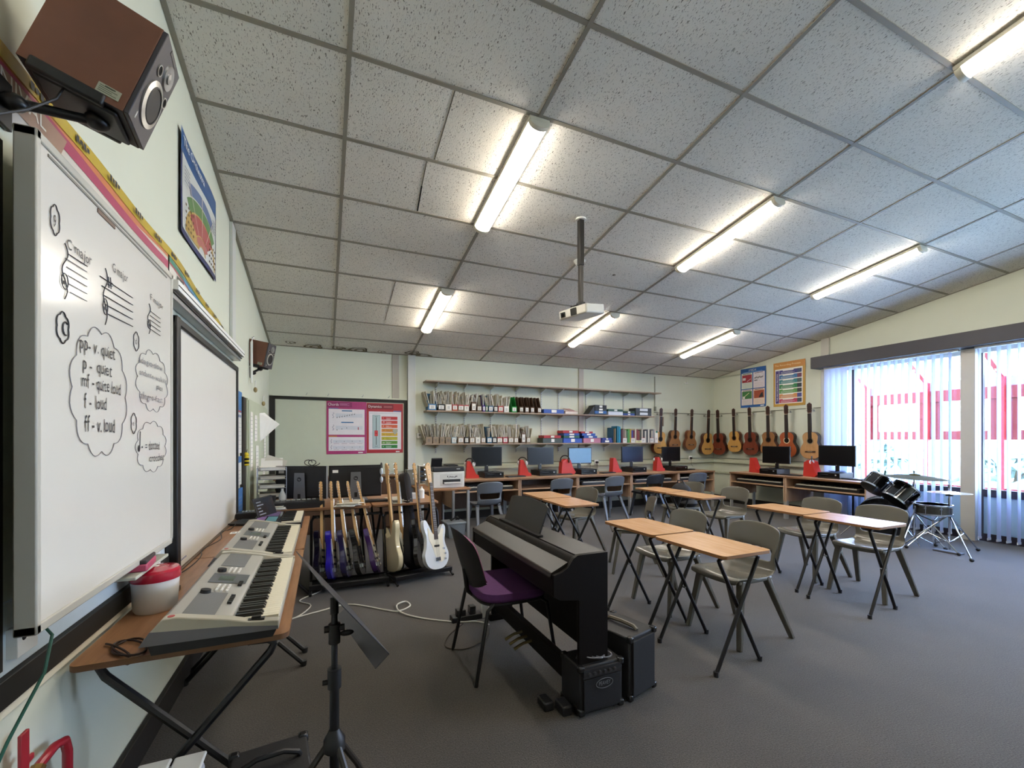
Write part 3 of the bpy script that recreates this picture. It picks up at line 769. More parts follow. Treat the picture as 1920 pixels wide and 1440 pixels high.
def mk_kb(style):
    t = thing('electronic_keyboard', '', 'keyboard', group='silver keyboards on the left tables')
    M = basis((0, 0, 0), (1, 0, 0), (0, 0, 1), (0, -1, 0)); L = 0.46
    base = [(-0.17, 0), (0.17, 0), (0.185, 0.03), (-0.18, 0.035)]
    m = MB(); m.prism(base, -L+0.01, L-0.01, BLACK, M); m.build('base', t)
    endp = [(-0.2, 0.035), (0.19, 0.028), (0.19, 0.058), (0.10, 0.068), (0.04, 0.085), (-0.10, 0.115), (-0.14, 0.115), (-0.185, 0.06)]
    for s in (-1, 1):
        m = MB(); m.prism(endp, s*L, s*(L-0.035), KG2, M); m.build('end_cheek', t, bevel=0.004)
        m = MB(); m.prism([(-0.2, 0.035), (0.188, 0.028), (0.188, 0.040), (0.05, 0.060), (-0.172, 0.078)], s*(L+0.0005), s*(L-0.02), mat('#77757a', 0.5), M); m.build('end_trim', t)
    mid = [(-0.2, 0.035), (0.19, 0.028), (0.19, 0.05), (0.05, 0.05), (0.045, 0.075), (0.035, 0.082), (-0.10, 0.108), (-0.14, 0.108), (-0.185, 0.06)]
    m = MB(); m.prism(mid, -L+0.035, L-0.035, KG, M); m.build('body', t, bevel=0.003)
    # sloping panel frame, text/pattern parts sit on it
    P = basis((-0.10, 0, 0.1085), (0, -1, 0), (-0.972, 0, 0.236), (0.236, 0, 0.972))  # x along -y, y towards back
    P = basis((-0.10, 0, 0.1085), (0, 1, 0), (-0.982, 0, 0.189), (0.189, 0, 0.982))
    for s in (-1, 1):
        m = MB(); m.rect(s*0.30-0.115, -0.095, s*0.30+0.115, 0.0, 0.001, KDG, P); m.build('speaker_grille', t)
    m = MB(); m.rect(-0.065, -0.135, 0.065, 0.0, 0.0015, mat('#55575a', 0.3), P); m.rect(-0.035, -0.085, 0.03, -0.03, 0.002, mat('#34443c', 0.2), P); m.build('display', t)
    for s, x0 in ((-1, -0.17), (1, 0.08)):
        for i in range(5):
            for j in range(3): m = MB(); m.box((x0+i*0.017, -0.05-j*0.018, 0.004), (0.010, 0.007, 0.006), PAPER, P); m.build('button', t, smooth=False)
    for i in range(8): m = MB(); m.box((-0.30+i*0.018+(0.12 if i > 4 else 0), -0.118, 0.005), (0.012, 0.014, 0.008), BLACK, P); m.build('switch', t)
    for x in (-0.19, 0.10): m = MB(); m.lathe([(0.018, 0), (0.017, 0.012), (0, 0.012)], BLACK, 16, P @ Matrix.Translation((x, -0.02, 0.001))); m.build('knob', t)
    m = MB(); m.box((0.12, -L+0.018, 0.067), (0.05, 0.02, 0.006), mat('#2a2a2c', 0.4)); m.box((0.12, -L+0.018, 0.072), (0.028, 0.014, 0.012), BLACK); m.build('pitch_wheel', t)
    m = MB(); m.lathe([(0.010, 0), (0.010, 0.002), (0, 0.002)], mat('#b0403c', 0.5), 16, Matrix.Translation((-0.12, -L+0.018, 0.1145))); m.build('round_sticker', t)
    keys(t, 0.052, 0.185, -L+0.05, L-0.05, 0.062, 36)
    return t
k1 = mk_kb(0); k1['label'] = 'nearest silver electronic keyboard with grey speaker panels on the left table'
k1.location = (-0.335, 2.17, 0.69)
k2 = dup(k1, (-0.35, 3.12, 0.69), 0, 'second silver electronic keyboard, with a white sticker, beyond the nearest one')
m = MB(); m.box((-0.155, 0.02, 0.111), (0.05, 0.05, 0.003), PAPER); m.text('61', -0.17, 0.0, 0.03, INK, z=0.1135); m.build('sticker', k2)
# purple and black keyboard
t = thing('synthesizer', 'black keyboard with purple and teal control panels near the far end of the left table', 'keyboard', (-0.33, 4.0, 0.69), 0, None)
m = MB(); m.bx(-0.17, 0.17, -0.27, 0.27, 0.0, 0.045, BLACK); m.prism([(-0.17, 0.045), (0.02, 0.045), (0.015, 0.06), (-0.17, 0.07)], -0.27, 0.27, BLKG, basis((0, 0, 0), (1, 0, 0), (0, 0, 1), (0, -1, 0))); m.build('body', t, bevel=0.003)
P = basis((-0.17, 0, 0.0705), (0, 1, 0), (-1, 0, 0.055), (0.055, 0, 1))
m = MB(); m.rect(-0.25, -0.08, -0.02, -0.02, 0.001, mat('#7a5a92', 0.4), P); m.rect(-0.25, -0.16, -0.02, -0.09, 0.001, mat('#4f8590', 0.4), P); m.rect(0.0, -0.16, 0.24, -0.02, 0.001, mat('#5d4a78', 0.4), P); m.build('panel', t)
keys(t, 0.03, 0.165, -0.26, 0.26, 0.058, 22)

def keyb_dark(name, loc, dims, rz, lb, pads=True):
    t = thing(name, lb, 'keyboard', loc, rz)
    a, b, c = dims
    m = MB(); m.bx(-a/2, a/2, -b/2, b/2, 0, c, BLACK); m.build('body', t, bevel=0.004)
    m = MB()
    for i in range(8): m.bx(-a/2+0.04+i*(a-0.1)/8, -a/2+0.04+(i+0.72)*(a-0.1)/8, b*0.08, b*0.36, c, c+0.006, mat('#8b8f90', 0.5)); 
    m.build('pads', t)
    m = MB()
    n = int(a/0.024)
    for i in range(n): m.bx(-a/2+0.01+i*(a-0.02)/n, -a/2+0.01+(i+0.9)*(a-0.02)/n, -b/2-0.001, -b*0.05, c-0.01, c+0.002, mat('#26272a', 0.3))
    m.build('keys', t)
    return t
keyb_dark('pad_controller', (-0.23, 4.62, 0.73), (0.46, 0.24, 0.06), 0.05, 'dark pad controller with grey pads in front of the left big monitor')
keyb_dark('midi_keyboard', (-0.55, 4.42, 0.69), (0.3, 0.16, 0.05), 0.1, 'small black keyboard behind the open laptop on the left table')
# laptop open behind the purple keyboard
t = thing('laptop', 'open black laptop seen from behind on the left table', 'laptop', (-0.53, 4.10, 0.69), -0.35)
m = MB(); m.bx(-0.15, 0.15, -0.11, 0.11, 0, 0.018, BLACK); m.build('base', t, bevel=0.003)
M = Matrix.Translation((0.0, 0.0, 0.0)) @ basis((-0.15, 0.0, 0.018), (0, 1, 0), (-0.1, 0, 0.995), (0.995, 0, 0.1))
M = basis((0.13, 0, 0.016), (0, 1, 0), (-0.30, 0, 0.954), (0.954, 0, 0.30))
m = MB(); m.bx(-0.15, 0.15, 0, 0.21, -0.006, 0.002, BLACK, M); m.rect(-0.14, 0.012, 0.14, 0.2, 0.0026, mat('#24262b', 0.15), M)
for i in range(5): m.rect(-0.12, 0.17-i*0.025, -0.05+0.03*math.sin(i*2), 0.178-i*0.025, 0.003, mat('#7d8188', 0.4), M)
m.build('screen', t, bevel=0.002)

L1 = mk_table(1.28, 0.60, 0.69, 'dark', 0.014); L1['label'] = 'nearest long brown table under the keyboards along the left wall'
L1.location = (-0.415, 2.37, 0)
L2 = dup(L1, (-0.415, 3.66, 0), 0, 'second long brown table along the left wall under the purple keyboard')
L3 = mk_table(1.02, 0.84, 0.73, 'dark', 0.014); L3.location = (-0.08, 4.86, 0); L3.rotation_euler = (0, 0, R90); L3['label'] = 'brown table behind the guitar racks carrying the left big computer'
L4 = mk_table(0.66, 0.84, 0.73, 'dark', 0.014); L4.location = (0.77, 4.86, 0); L4.rotation_euler = (0, 0, R90); L4['label'] = 'brown table behind the bass guitars'
for o in (L1, L2, L3, L4): o['group'] = 'long brown folding tables'
# ------------------------------------------------------------ left wall: whiteboards
FRM = mat('#b9b6ab', 0.4, var=0.02)
t = thing('whiteboard', 'white dry wipe board on the left wall covered in handwritten music notes', 'whiteboard', (-0.64, 1.93, 1.52))
m = MB(); m.bx(-0.035, -0.001, -0.50, 0.50, -0.60, 0.60, mat('#dcd8cf', 0.18, var=0.01, coat=0.3)); m.build('board_surface', t)
m = MB()
for (a, b, c, d) in ((-0.515, -0.495, -0.615, 0.615), (0.495, 0.515, -0.615, 0.615)): m.bx(-0.04, 0.004, a, b, c, d, FRM)
for (c, d) in ((-0.615, -0.59), (0.59, 0.615)): m.bx(-0.04, 0.004, -0.515, 0.515, c, d, FRM)
m.build('frame', t, bevel=0.004)
m = MB(); m.bx(-0.001, 0.0015, -0.46, 0.44, 0.575, 0.582, mat('#77756e', 0.5)); m.bx(-0.001, 0.002, -0.2, -0.08, 0.56, 0.572, mat('#6a5548', 0.5)); m.build('top_rail', t)
HW = MB(); WF = basis((0.0012, -1.93, -1.52), (0, 1, 0), (0, 0, 1), (1, 0, 0))
HI = mat('#2b2b33', 0.5); HF = mat('#77757a', 0.6)
RH = random.Random(8)
def hw(s, y0, z0, y1, z1, h, mt=HI):
    a = math.atan2(z1-z0, y1-y0); L = math.hypot(y1-y0, z1-z0); ws = []
    for ch in s:
        vs, fs = text_mesh(ch); ws.append(0.28 if not vs else max(v[0] for v in vs)-min(v[0] for v in vs)+0.10)
    k = L/sum(ws); x = 0
    for ch, wd in zip(s, ws):
        if ch != ' ': HW.text(ch, y0+x*math.cos(a), z0+x*math.sin(a)+RH.uniform(-0.05, 0.05)*h, (wd-0.10)*k, mt, z=0, height=h*RH.uniform(0.92, 1.12), M=WF, rot=a+RH.uniform(-0.09, 0.07))
        x += wd*k
def line(pts, r=0.0014, mt=HI, closed=False):
    HW.tube([tuple(WF @ Vector((p[0], p[1], 0))) for p in pts], r, mt, 4, closed=closed)
def cloud(cy, cz_, ry, rz_, n, mt=HI, r=0.0014, amp=0.09):
    pts = []
    for k in range(n*7):
        a = 2*PI*k/(n*7); q = 1-amp+amp*abs(math.sin(n*a/2))*1.6
        pts.append((cy+ry*q*math.cos(a), cz_+rz_*q*math.sin(a)))
    line(pts, r, mt, True)
cloud(1.499, 1.948, 0.021, 0.038, 6); hw('9', 1.492, 1.93, 1.505, 1.93, 0.03)
hw('C major', 1.556, 1.900, 1.695, 1.900, 0.030); line([(1.56, 1.885), (1.665, 1.889)])
hw('G major', 1.832, 1.935, 1.955, 1.935, 0.030)
hw('F major', 2.172, 1.940, 2.325, 1.940, 0.024)
def clef(y, z, h, mt=HI, r=0.0014):
    p = []
    for k in range(30):
        a = k/29
        p.append((y+0.016*math.sin(a*9.5)*(1-0.3*a), z+h*(0.5-a)))
    line(p, r, mt); line([(y+0.02*math.cos(q)*0.8, z-h*0.18+h*0.14*math.sin(q)) for q in [2*PI*i/16 for i in range(16)]], r, mt, True)
    HW.lathe([(0.006, 0), (0, 0.0005)], mt, 10, WF @ Matrix.Translation((y, z-h*0.2, 0)))
clef(1.545, 1.832, 0.15); clef(1.78, 1.835, 0.18); clef(2.155, 1.86, 0.12)
for i in range(5):
    line([(1.548+i*0.006, 1.868-i*0.021), (1.663, 1.872-i*0.0215)], 0.0011, HF)
    line([(1.745+i*0.012, 1.888-i*0.026), (1.995, 1.895-i*0.026)], 0.0015)
    line([(2.165, 1.895-i*0.018), (2.285, 1.893-i*0.018)], 0.0012)
line([(1.80, 1.905), (1.805, 1.87)]); line([(1.815, 1.908), (1.82, 1.872)]); line([(1.793, 1.89), (1.83, 1.893)]); line([(1.793, 1.88), (1.83, 1.883)])
cloud(1.535, 1.678, 0.030, 0.040, 6, r=0.0018); line([(1.548+0.013*math.cos(a), 1.678+0.018*math.sin(a)) for a in [0.8+0.47*i for i in range(10)]], 0.002)
cloud(1.755, 1.525, 0.185, 0.195, 12, HF, 0.0013, 0.06)
hw('pp- v. quiet', 1.625, 1.64, 1.855, 1.645, 0.042); hw('p -  quiet', 1.642, 1.585, 1.83, 1.585, 0.038)
hw('mf - quite loud', 1.635, 1.532, 1.898, 1.532, 0.040); hw('f -  loud', 1.65, 1.472, 1.792, 1.472, 0.042); hw('ff - v. loud', 1.65, 1.402, 1.852, 1.402, 0.045)
cloud(2.027, 1.743, 0.025, 0.034, 6); hw('d', 2.018, 1.733, 2.035, 1.733, 0.022)
cloud(2.20, 1.615, 0.175, 0.12, 12, HF, 0.0012, 0.08)
hw('adagio-slow', 2.048, 1.672, 2.315, 1.672, 0.024, HF); hw('andante-walking', 2.058, 1.625, 2.37, 1.625, 0.022, HF); hw('pace', 2.24, 1.588, 2.315, 1.588, 0.022); hw('allegro-fast', 2.065, 1.535, 2.315, 1.535, 0.026, HF)
cloud(2.004, 1.438, 0.024, 0.036, 6); hw('e', 1.995, 1.43, 2.012, 1.43, 0.02)
cloud(2.19, 1.35, 0.165, 0.10, 11, HF, 0.0012, 0.08)
line([(2.06, 1.345), (2.065, 1.41)]); HW.ellipsoid((0.001, 2.054-1.93, 1.345-1.52), (0.0015, 0.010, 0.013), HI, 10, 6); HW.ellipsoid((0.001, 2.085-1.93, 1.35-1.52), (0.0015, 0.004, 0.004), HI, 8, 5)
hw('= dotted', 2.115, 1.338, 2.278, 1.338, 0.034); hw('crotchet', 2.162, 1.29, 2.332, 1.29, 0.030)
HW.build('handwriting', t, smooth=False)
# dark board with steel tubes and thin lines behind it
t = thing('dark_board', 'dark board behind the left edge of the whiteboard', 'board', (-0.715, 0.9, 1.5))
m = MB(); m.bx(-0.015, 0.005, -0.8, 0.545, -0.68, 0.60, mat('#23221f', 0.6, var=0.3, scale=4)); m.build('panel', t)
m = MB()
for z in (0.645, 0.61, -0.62): m.cyl((0.0, -0.8, z), (0.0, 0.5, z), 0.018, STEEL, 10)
m.build('roller', t)
m = MB()
for k in range(7): m.bx(0.005, 0.007, -0.8, 0.53, -0.5+k*0.16, -0.497+k*0.16, mat('#3a3935', 0.7))
m.build('ruled_line', t)
# eraser and tray
m = MB(); m.bx(-0.70, -0.625, 1.98, 2.34, 0.868, 0.880, mat('#b8b9ab', 0.5)); m.bx(-0.70, -0.69, 1.98, 2.34, 0.880, 0.90, mat('#b8b9ab', 0.5)); m.bx(-0.70, -0.67, 2.34, 2.40, 0.80, 0.92, WHITE)
tag(m.build('pen_tray', bevel=0.003), 'pale pen tray fixed under the handwritten whiteboard', 'tray')
t = thing('board_eraser', 'pink board eraser with a dark felt on the pen tray', 'eraser', (-0.655, 2.12, 0.880), 0.1)
m = MB(); m.bx(-0.035, 0.035, -0.075, 0.075, 0, 0.028, mat('#b34a66', 0.5)); m.build('grip', t, bevel=0.006)
m = MB(); m.bx(-0.033, 0.033, -0.073, 0.073, 0.028, 0.042, mat('#3c3436', 0.8)); m.build('felt', t, bevel=0.003)
# interactive board
t = thing('interactive_whiteboard', 'blank interactive whiteboard in a thick black frame on the left wall', 'whiteboard', (-0.70, 3.545, 1.34))
m = MB(); m.bx(-0.03, 0.0, -0.80, 0.85, -0.64, 0.63, mat('#dedad2', 0.3, var=0.015)); m.text('RM', -0.79, -0.615, 0.05, mat('#2f3f9e', 0.5), z=0.001, M=basis((0, 0, 0), (0, 1, 0), (0, 0, 1), (1, 0, 0)), height=0.035)
m.tube([(0.001, -0.735+0.012*k, -0.605+0.004*(-1)**k) for k in range(10)], 0.001, mat('#2f3f9e', 0.5), 4); m.build('surface', t)
m = MB(); m.bx(-0.035, 0.02, -0.86, -0.80, -0.70, 0.67, BLACK); m.bx(-0.035, 0.015, 0.85, 0.88, -0.70, 0.67, BLACK); m.bx(-0.035, 0.015, -0.86, 0.88, 0.63, 0.67, BLACK); m.bx(-0.035, 0.015, -0.86, 0.88, -0.70, -0.64, mat('#5b4a3a', 0.5)); m.build('frame', t, bevel=0.006)
# rail above
m = MB(); m.bx(-0.738, -0.655, 2.60, 4.52, 2.115, 2.165, WHITE); m.bx(-0.738, -0.68, 2.60, 4.50, 2.075, 2.10, STEEL); m.bx(-0.738, -0.672, 2.60, 4.52, 2.10, 2.108, mat('#3a3a38', 0.5)); m.bx(-0.656, -0.652, 2.60, 4.52, 2.135, 2.14, mat('#3a3a38', 0.5))
tag(m.build('curtain_track', bevel=0.002), 'white track running above the interactive whiteboard', 'rail')
# wavy border, banners, poster
def wavestrip(name, ya, yb, top, bot, mts, label, cat, x=-0.734, extra=None, n=40):
    m = MB(); M = basis((x, 0, 0), (0, 1, 0), (0, 0, 1), (1, 0, 0))
    for q, (f0, f1, mt) in enumerate(zip(bot, top, mts)):
        vs = []
        for k in range(n+1):
            y = ya+(yb-ya)*k/n; wv = 0.004+0.003*math.sin(y*5)
            vs += [(y, f0(y), wv+q*0.0006), (y, f1(y), wv+q*0.0006)]
        m.add(vs, [(2*k, 2*k+2, 2*k+3, 2*k+1) for k in range(n)], mt, M)
    if extra: extra(m, M)
    return tag(m.build(name, smooth=False), label, cat)
YEL = mat('#c8ab34', 0.3, var=0.12, scale=20, coat=0.4)
def zt(y): return 2.365+0.006*math.sin(y*7)-(max(0, y-2.7)**1.2)*0.075
def marks(m, M):
    for k in range(13):
        y = 1.35+k*0.235
        for i in range(4): m.rect(y+i*0.022, zt(y)-0.032+0.004*(i % 2), y+0.016+i*0.022, zt(y)-0.010-0.003*(i % 2), 0.0095, INK, M)
wavestrip('border_tape', 1.0, 4.33, [zt], [lambda y: zt(y)-0.042], [YEL], 'yellow border tape with black marks running along the left wall above the boards', 'tape', -0.7335, marks)
def wordv(m, M): m.text('CARNIVAL', 1.33, 2.255, 0.33, mat('#efe9df', 0.6), z=0.0095, height=0.045, M=M)
wavestrip('banner', 1.0, 2.72, [lambda y: 2.33, lambda y: 2.33, lambda y: 2.30-0.012*math.sin(y*3), lambda y: 2.30], [lambda y: 2.185, lambda y: 2.295-0.012*math.sin(y*4), lambda y: 2.262-0.012*math.sin(y*3)-0.02*max(0, 2.0-y), lambda y: 2.225 if y < 1.75 else 2.2995],
          [mat('#cfc6bb', 0.5), mat('#c9794a', 0.4, var=0.2, scale=10), mat('#a93a5e', 0.4, var=0.15), mat('#a4806b', 0.4, var=0.2)], 'banner with orange and magenta waves and white capitals above the handwritten board', 'banner', -0.736, wordv)
def pics(m, M):
    for k, y in enumerate((2.86, 3.06, 3.34, 3.56, 3.78, 3.96, 4.12)):
        c = ('#4c473c', '#3b3936', '#5b3f35', '#3d4c38', '#3b3a34', '#2e3550', '#5a4038')[k]
        m.rect(y, 2.185-(y-2.8)*0.012, y+0.12, 2.265-(y-2.8)*0.03, 0.0095, mat(c, 0.5, var=0.5, scale=40), M)
zb = lambda y: 2.315-(y-2.74)*0.078
wavestrip('banner', 2.74, 4.31, [lambda y: zb(y)+0.012, lambda y: zb(y)+0.008, lambda y: zb(y)-0.004, lambda y: zb(y)-0.026+0.006*math.sin(3*y)], [lambda y: 2.172, lambda y: zb(y)-0.02, lambda y: (zb(y)-0.026 if y > 3.0 else zb(y)-0.0041), lambda y: (zb(y)-0.05 if y > 3.3 else zb(y)-0.03)],
          [mat('#cdc8bd', 0.5), mat('#2c7a63', 0.4, var=0.1), mat('#3f7fb0', 0.4, var=0.15), mat('#b03d52', 0.4, var=0.15)], 'banner with green, blue and red waves over small photographs above the interactive board', 'banner', -0.736, pics)
# orchestra poster
t = thing('poster', 'blue edged poster of an orchestra seating plan high on the left wall', 'poster', (-0.732, 3.35, 2.82))
m = MB(); M = basis((0, 0, 0), (0, 1, 0), (0, 0, 1), (1, 0, 0)); n = 12
def wav(y, z): return 0.004+0.022*max(0, -y-0.25)*abs(z)*3+0.004*math.sin(y*8)
def gr(x0, x1, z0, z1, mt, off):
    vs = []; r = 3
    for j in range(r+1):
        for i in range(n+1):
            x = x0+(x1-x0)*i/n; z = z0+(z1-z0)*j/r; vs.append((x, z, wav(x, z)+off))
    m.add(vs, [(j*(n+1)+i, j*(n+1)+i+1, (j+1)*(n+1)+i+1, (j+1)*(n+1)+i) for j in range(r) for i in range(n)], mt, M)
gr(-0.43, 0.43, -0.285, 0.30, mat('#2b3364', 0.3), 0); gr(-0.43, 0.43, 0.17, 0.30, mat('#24558f', 0.3, var=0.25, scale=8), 0.0006); gr(-0.40, 0.40, -0.25, 0.17, mat('#c9cbc8', 0.4), 0.0012)
m.text('The Orchestra', -0.40, 0.215, 0.46, WHITE, z=0.012, height=0.05, M=M)
def arc(r0, r1, a0, a1, mt, off, cy=0.02, cz_=-0.24, sq=0.62):
    vs = []; k = 14
    for i in range(k+1):
        a = D(a0+(a1-a0)*i/k)
        for r in (r0, r1): y = cy+r*math.cos(a); z = cz_+r*sq*math.sin(a); vs.append((y, z, wav(y, z)+off))
    m.add(vs, [(2*i, 2*i+1, 2*i+3, 2*i+2)[::-1] for i in range(k)], mt, M)
GD = mat('#b99a55', 0.5, var=0.4, scale=60)
arc(0.06, 0.36, 0, 180, GD, 0.002)
arc(0.16, 0.33, 40, 140, mat('#a44f4c', 0.5), 0.003); arc(0.345, 0.46, 45, 135, mat('#5f8350', 0.5), 0.003); arc(0.475, 0.58, 60, 120, mat('#5d6f94', 0.5), 0.003); arc(0.07, 0.15, 30, 150, mat('#b06a60', 0.5), 0.003)
for a in (62, 90, 118): arc(0.16, 0.58, a-0.6, a+0.6, mat('#d8cfc0', 0.5), 0.0042)
for s in (-1, 1):
    for i in range(4):
        for j in range(4): m.box((s*(0.2+i*0.05)-0.0, -0.22+j*0.04, 0.012), (0.02, 0.012, 0.001), mat('#5e4a25', 0.6), M)
    for i in range(5): m.rect(s*0.33-0.05, 0.10-i*0.02, s*0.33+0.05, 0.107-i*0.02, 0.013, mat('#8b8f95', 0.6), M)
m.build('sheet', t, smooth=True)

# ------------------------------------------------------------ loudspeakers on brackets
CAB = wood_mat('#664030', '#784c38', 0.5, (40, 3, 3)); BAF = mat('#37343a', 0.5, var=0.05); RING = mat('#b9b6b0', 0.3, metal=0.7)
def mk_spk():
    t = thing('wall_speaker', '', 'speaker', group='wooden cased wall speakers')
    m = MB(); m.bx(-0.085, 0.085, -0.11, 0.098, -0.135, 0.135, CAB); m.bx(-0.0845, 0.0845, -0.109, 0.098, -0.1356, -0.1345, mat('#2e2b2c', 0.6)); m.build('cabinet', t, bevel=0.002)
    m = MB(); m.bx(-0.084, 0.084, 0.098, 0.11, -0.134, 0.134, BAF); m.build('front_baffle', t, bevel=0.002)
    F = lambda x, z, y=0.11: basis((x, y, z), (-1, 0, 0), (0, 0, 1), (0, 1, 0))
    m = MB(); m.lathe([(0.066, 0), (0.066, 0.004), (0.052, 0.007), (0.050, 0.0)], RING, 32, F(0.0, -0.035)); wo = m.build('woofer_ring', t)
    m = MB(); m.lathe([(0.052, 0.006), (0.047, 0.008), (0.043, 0.002), (0.016, 0.0008), (0.0, 0.0008)], mat('#0d0d10', 0.6), 32, F(0.0, -0.035)); m.build('woofer_cone', wo)
    m = MB(); m.lathe([(0.016, 0.0012), (0.013, 0.004), (0, 0.006)], mat('#2a3030', 0.3, metal=0.3), 24, F(0.0, -0.035)); m.build('dust_cap', wo)
    m = MB(); m.lathe([(0.036, 0), (0.034, 0.004), (0.016, 0.002), (0.014, 0.006), (0, 0.008)], mat('#8b8a88', 0.35, metal=0.5), 28, F(-0.02, 0.075)); m.build('tweeter', t)
    for x, z in ((0.042, 0.048), (-0.062, 0.022)):
        m = MB(); m.lathe([(0.016, 0), (0.016, 0.003), (0.0125, 0.003), (0.0125, 0.0006)], RING, 20, F(x, z)); m.lathe([(0.0125, 0.0012), (0, 0.0012)], mat('#050505', 0.9), 20, F(x, z)); m.build('port', t)
    m = MB(); m.bx(0.05, 0.053, 0.11, 0.112, -0.118, -0.098, PAPER); m.bx(-0.03, 0.03, 0.11, 0.1112, 0.118, 0.128, mat('#4b4848', 0.4)); m.build('badge', t)
    m = MB(); m.bx(0.085, 0.0862, 0.035, 0.083, -0.118, -0.092, mat('#a5a793', 0.6)); 
    G = basis((0.0864, 0.083, -0.118), (0, 1, 0), (0, 0, 1), (1, 0, 0))
    for i in range(4): m.rect(-0.044, 0.004+i*0.005, -0.006-0.01*(i % 2), 0.006+i*0.005, 0.0, mat('#5b5f4f', 0.6), G)
    m.rect(-0.034, 0.020, -0.012, 0.0235, 0.0, mat('#3f4a3c', 0.6), G)
    m.build('label_sticker', t)
    return t
s1 = mk_spk(); s1.location = (-0.548, 1.54, 2.408); s1.rotation_euler = (D(-18.7), 0, D(-83.8)); s1['label'] = 'large looking brown wooden loudspeaker at the top left corner'
s2 = dup(s1); s2.location = (-0.644, 5.478, 2.316); s2.rotation_euler = (D(-11.4), 0, D(-109.9)); s2['label'] = 'brown wooden loudspeaker farther along the left wall, above the cupboard'
def bracket(s, wall, label):
    t = thing('speaker_bracket', label, 'bracket', s.location, 0, 'black speaker wall brackets')
    R = Matrix.Rotation(s.rotation_euler[2], 4, 'Z') @ Matrix.Rotation(s.rotation_euler[0], 4, 'X')
    m = MB(M=R); m.bx(-0.07, 0.07, -0.085, 0.085, -0.150, -0.137, BLACK); m.bx(0.070, 0.090, -0.09, 0.06, -0.150, -0.118, BLACK); m.bx(-0.09, -0.07, -0.09, 0.06, -0.150, -0.118, BLACK); m.build('cradle', t, bevel=0.006)
    a = R @ Vector((0.0, 0.03, -0.158)); m = MB(); m.ellipsoid(tuple(a), (0.028, 0.028, 0.022), BLKM, 14, 8); m.build('ball_joint', t)
    m = MB(); m.tube([tuple(a), tuple(Vector((wall[0], wall[1], wall[2])))], 0.012, BLKM, 12); m.build('arm', t)
    m = MB(); x = -0.738-s.location[0]; m.bx(x, x+0.012, wall[1]-0.035, wall[1]+0.035, wall[2]-0.06, wall[2]+0.06, BLACK); m.ellipsoid((x+0.03, wall[1], wall[2]), (0.028, 0.022, 0.022), BLKM, 12, 8); m.build('wall_plate', t, bevel=0.003)
bracket(s1, (-0.165, -0.06, -0.19), 'black bracket arm holding the speaker at the top left')
bracket(s2, (-0.08, -0.02, -0.21), 'black bracket holding the far left wall speaker')
m = MB(); m.tube([(-0.60, 1.47, 2.30), (-0.62, 1.46, 2.24), (-0.66, 1.43, 2.18), (-0.70, 1.38, 2.12)], 0.003, BLACK, 6); m.tube([(-0.73, 1.50, 2.21), (-0.68, 1.47, 2.20), (-0.66, 1.44, 2.185)], 0.003, BLACK, 6)
tag(m.build('speaker_cable'), 'thin black wires hanging behind the top left speaker', 'cable')

# ------------------------------------------------------------ cupboard, wall calendar and pinned papers near the corner
CUP = mat('#b7bda3', 0.5, var=0.03)
t = thing('cupboard', 'tall pale green cupboard door in the far left corner with papers stuck on it', 'cupboard', (-0.70, 5.7, 0))
m = MB(); m.bx(-0.038, 0.005, -0.72, 0.78, 0, 1.79, CUP); m.build('body', t, bevel=0.003)
m = MB(); m.bx(0.005, 0.018, -0.70, 0.76, 0.05, 1.77, CUP); m.build('door', t, bevel=0.003)
m = MB(); m.bx(-0.038, -0.01, -0.86, -0.72, 0, 1.79, mat('#2a2720', 0.7)); m.build('gap_shade', t)  # solid dark strip painted as the shade in the open gap
for i, (y, z, a, b, r, lb) in enumerate([(5.12, 1.36, 0.15, 0.60, 0, 'long white list taped to the cupboard'), (5.42, 1.50, 0.2, 0.28, 0.02, 'white sheet taped high on the cupboard'), (5.52, 1.14, 0.2, 0.34, -0.03, 'white sheet taped low on the cupboard door'), (6.2, 1.28, 0.18, 0.26, 0.04, 'white sheet taped on the cupboard towards the corner'), (6.1, 1.0, 0.2, 0.28, 0.05, 'lowest white sheet taped on the cupboard')]):
    m = MB(); m.box((0, 0, 0), (0.002, a, b), PAPER, r=((1, 0, 0), r))
    for k in range(int(b/0.04)-1): m.bx(0.001, 0.0016, -a*0.4, a*0.35, -b/2+0.03+k*0.04, -b/2+0.034+k*0.04, mat('#8d8f8c', 0.6))
    o = m.build('paper_sheet'); o.location = (-0.679, y, z); tag(o, lb, 'paper', 'papers taped to the cupboard')
# bunch of papers hanging out from the cupboard corner
t = thing('hanging_papers', 'bunch of white papers in a plastic wallet hanging from the cupboard', 'papers', (-0.677, 5.78, 1.58))
for k in range(4):
    m = MB(); w_ = 0.16; m.add([(-0.006, -0.05+k*0.02, 0.1), (0.04+k*0.02, 0.0+k*0.02, 0.11-k*0.02), (0.10+k*0.03, 0.05+k*0.01, 0.04-k*0.02), (-0.006+k*0.015, 0.0+k*0.01, -0.24+k*0.02)], [(0, 1, 2, 3)], PAPER)
    o = m.build('sheet', t, smooth=False); s = o.modifiers.new('t', 'SOLIDIFY'); s.thickness = 0.003
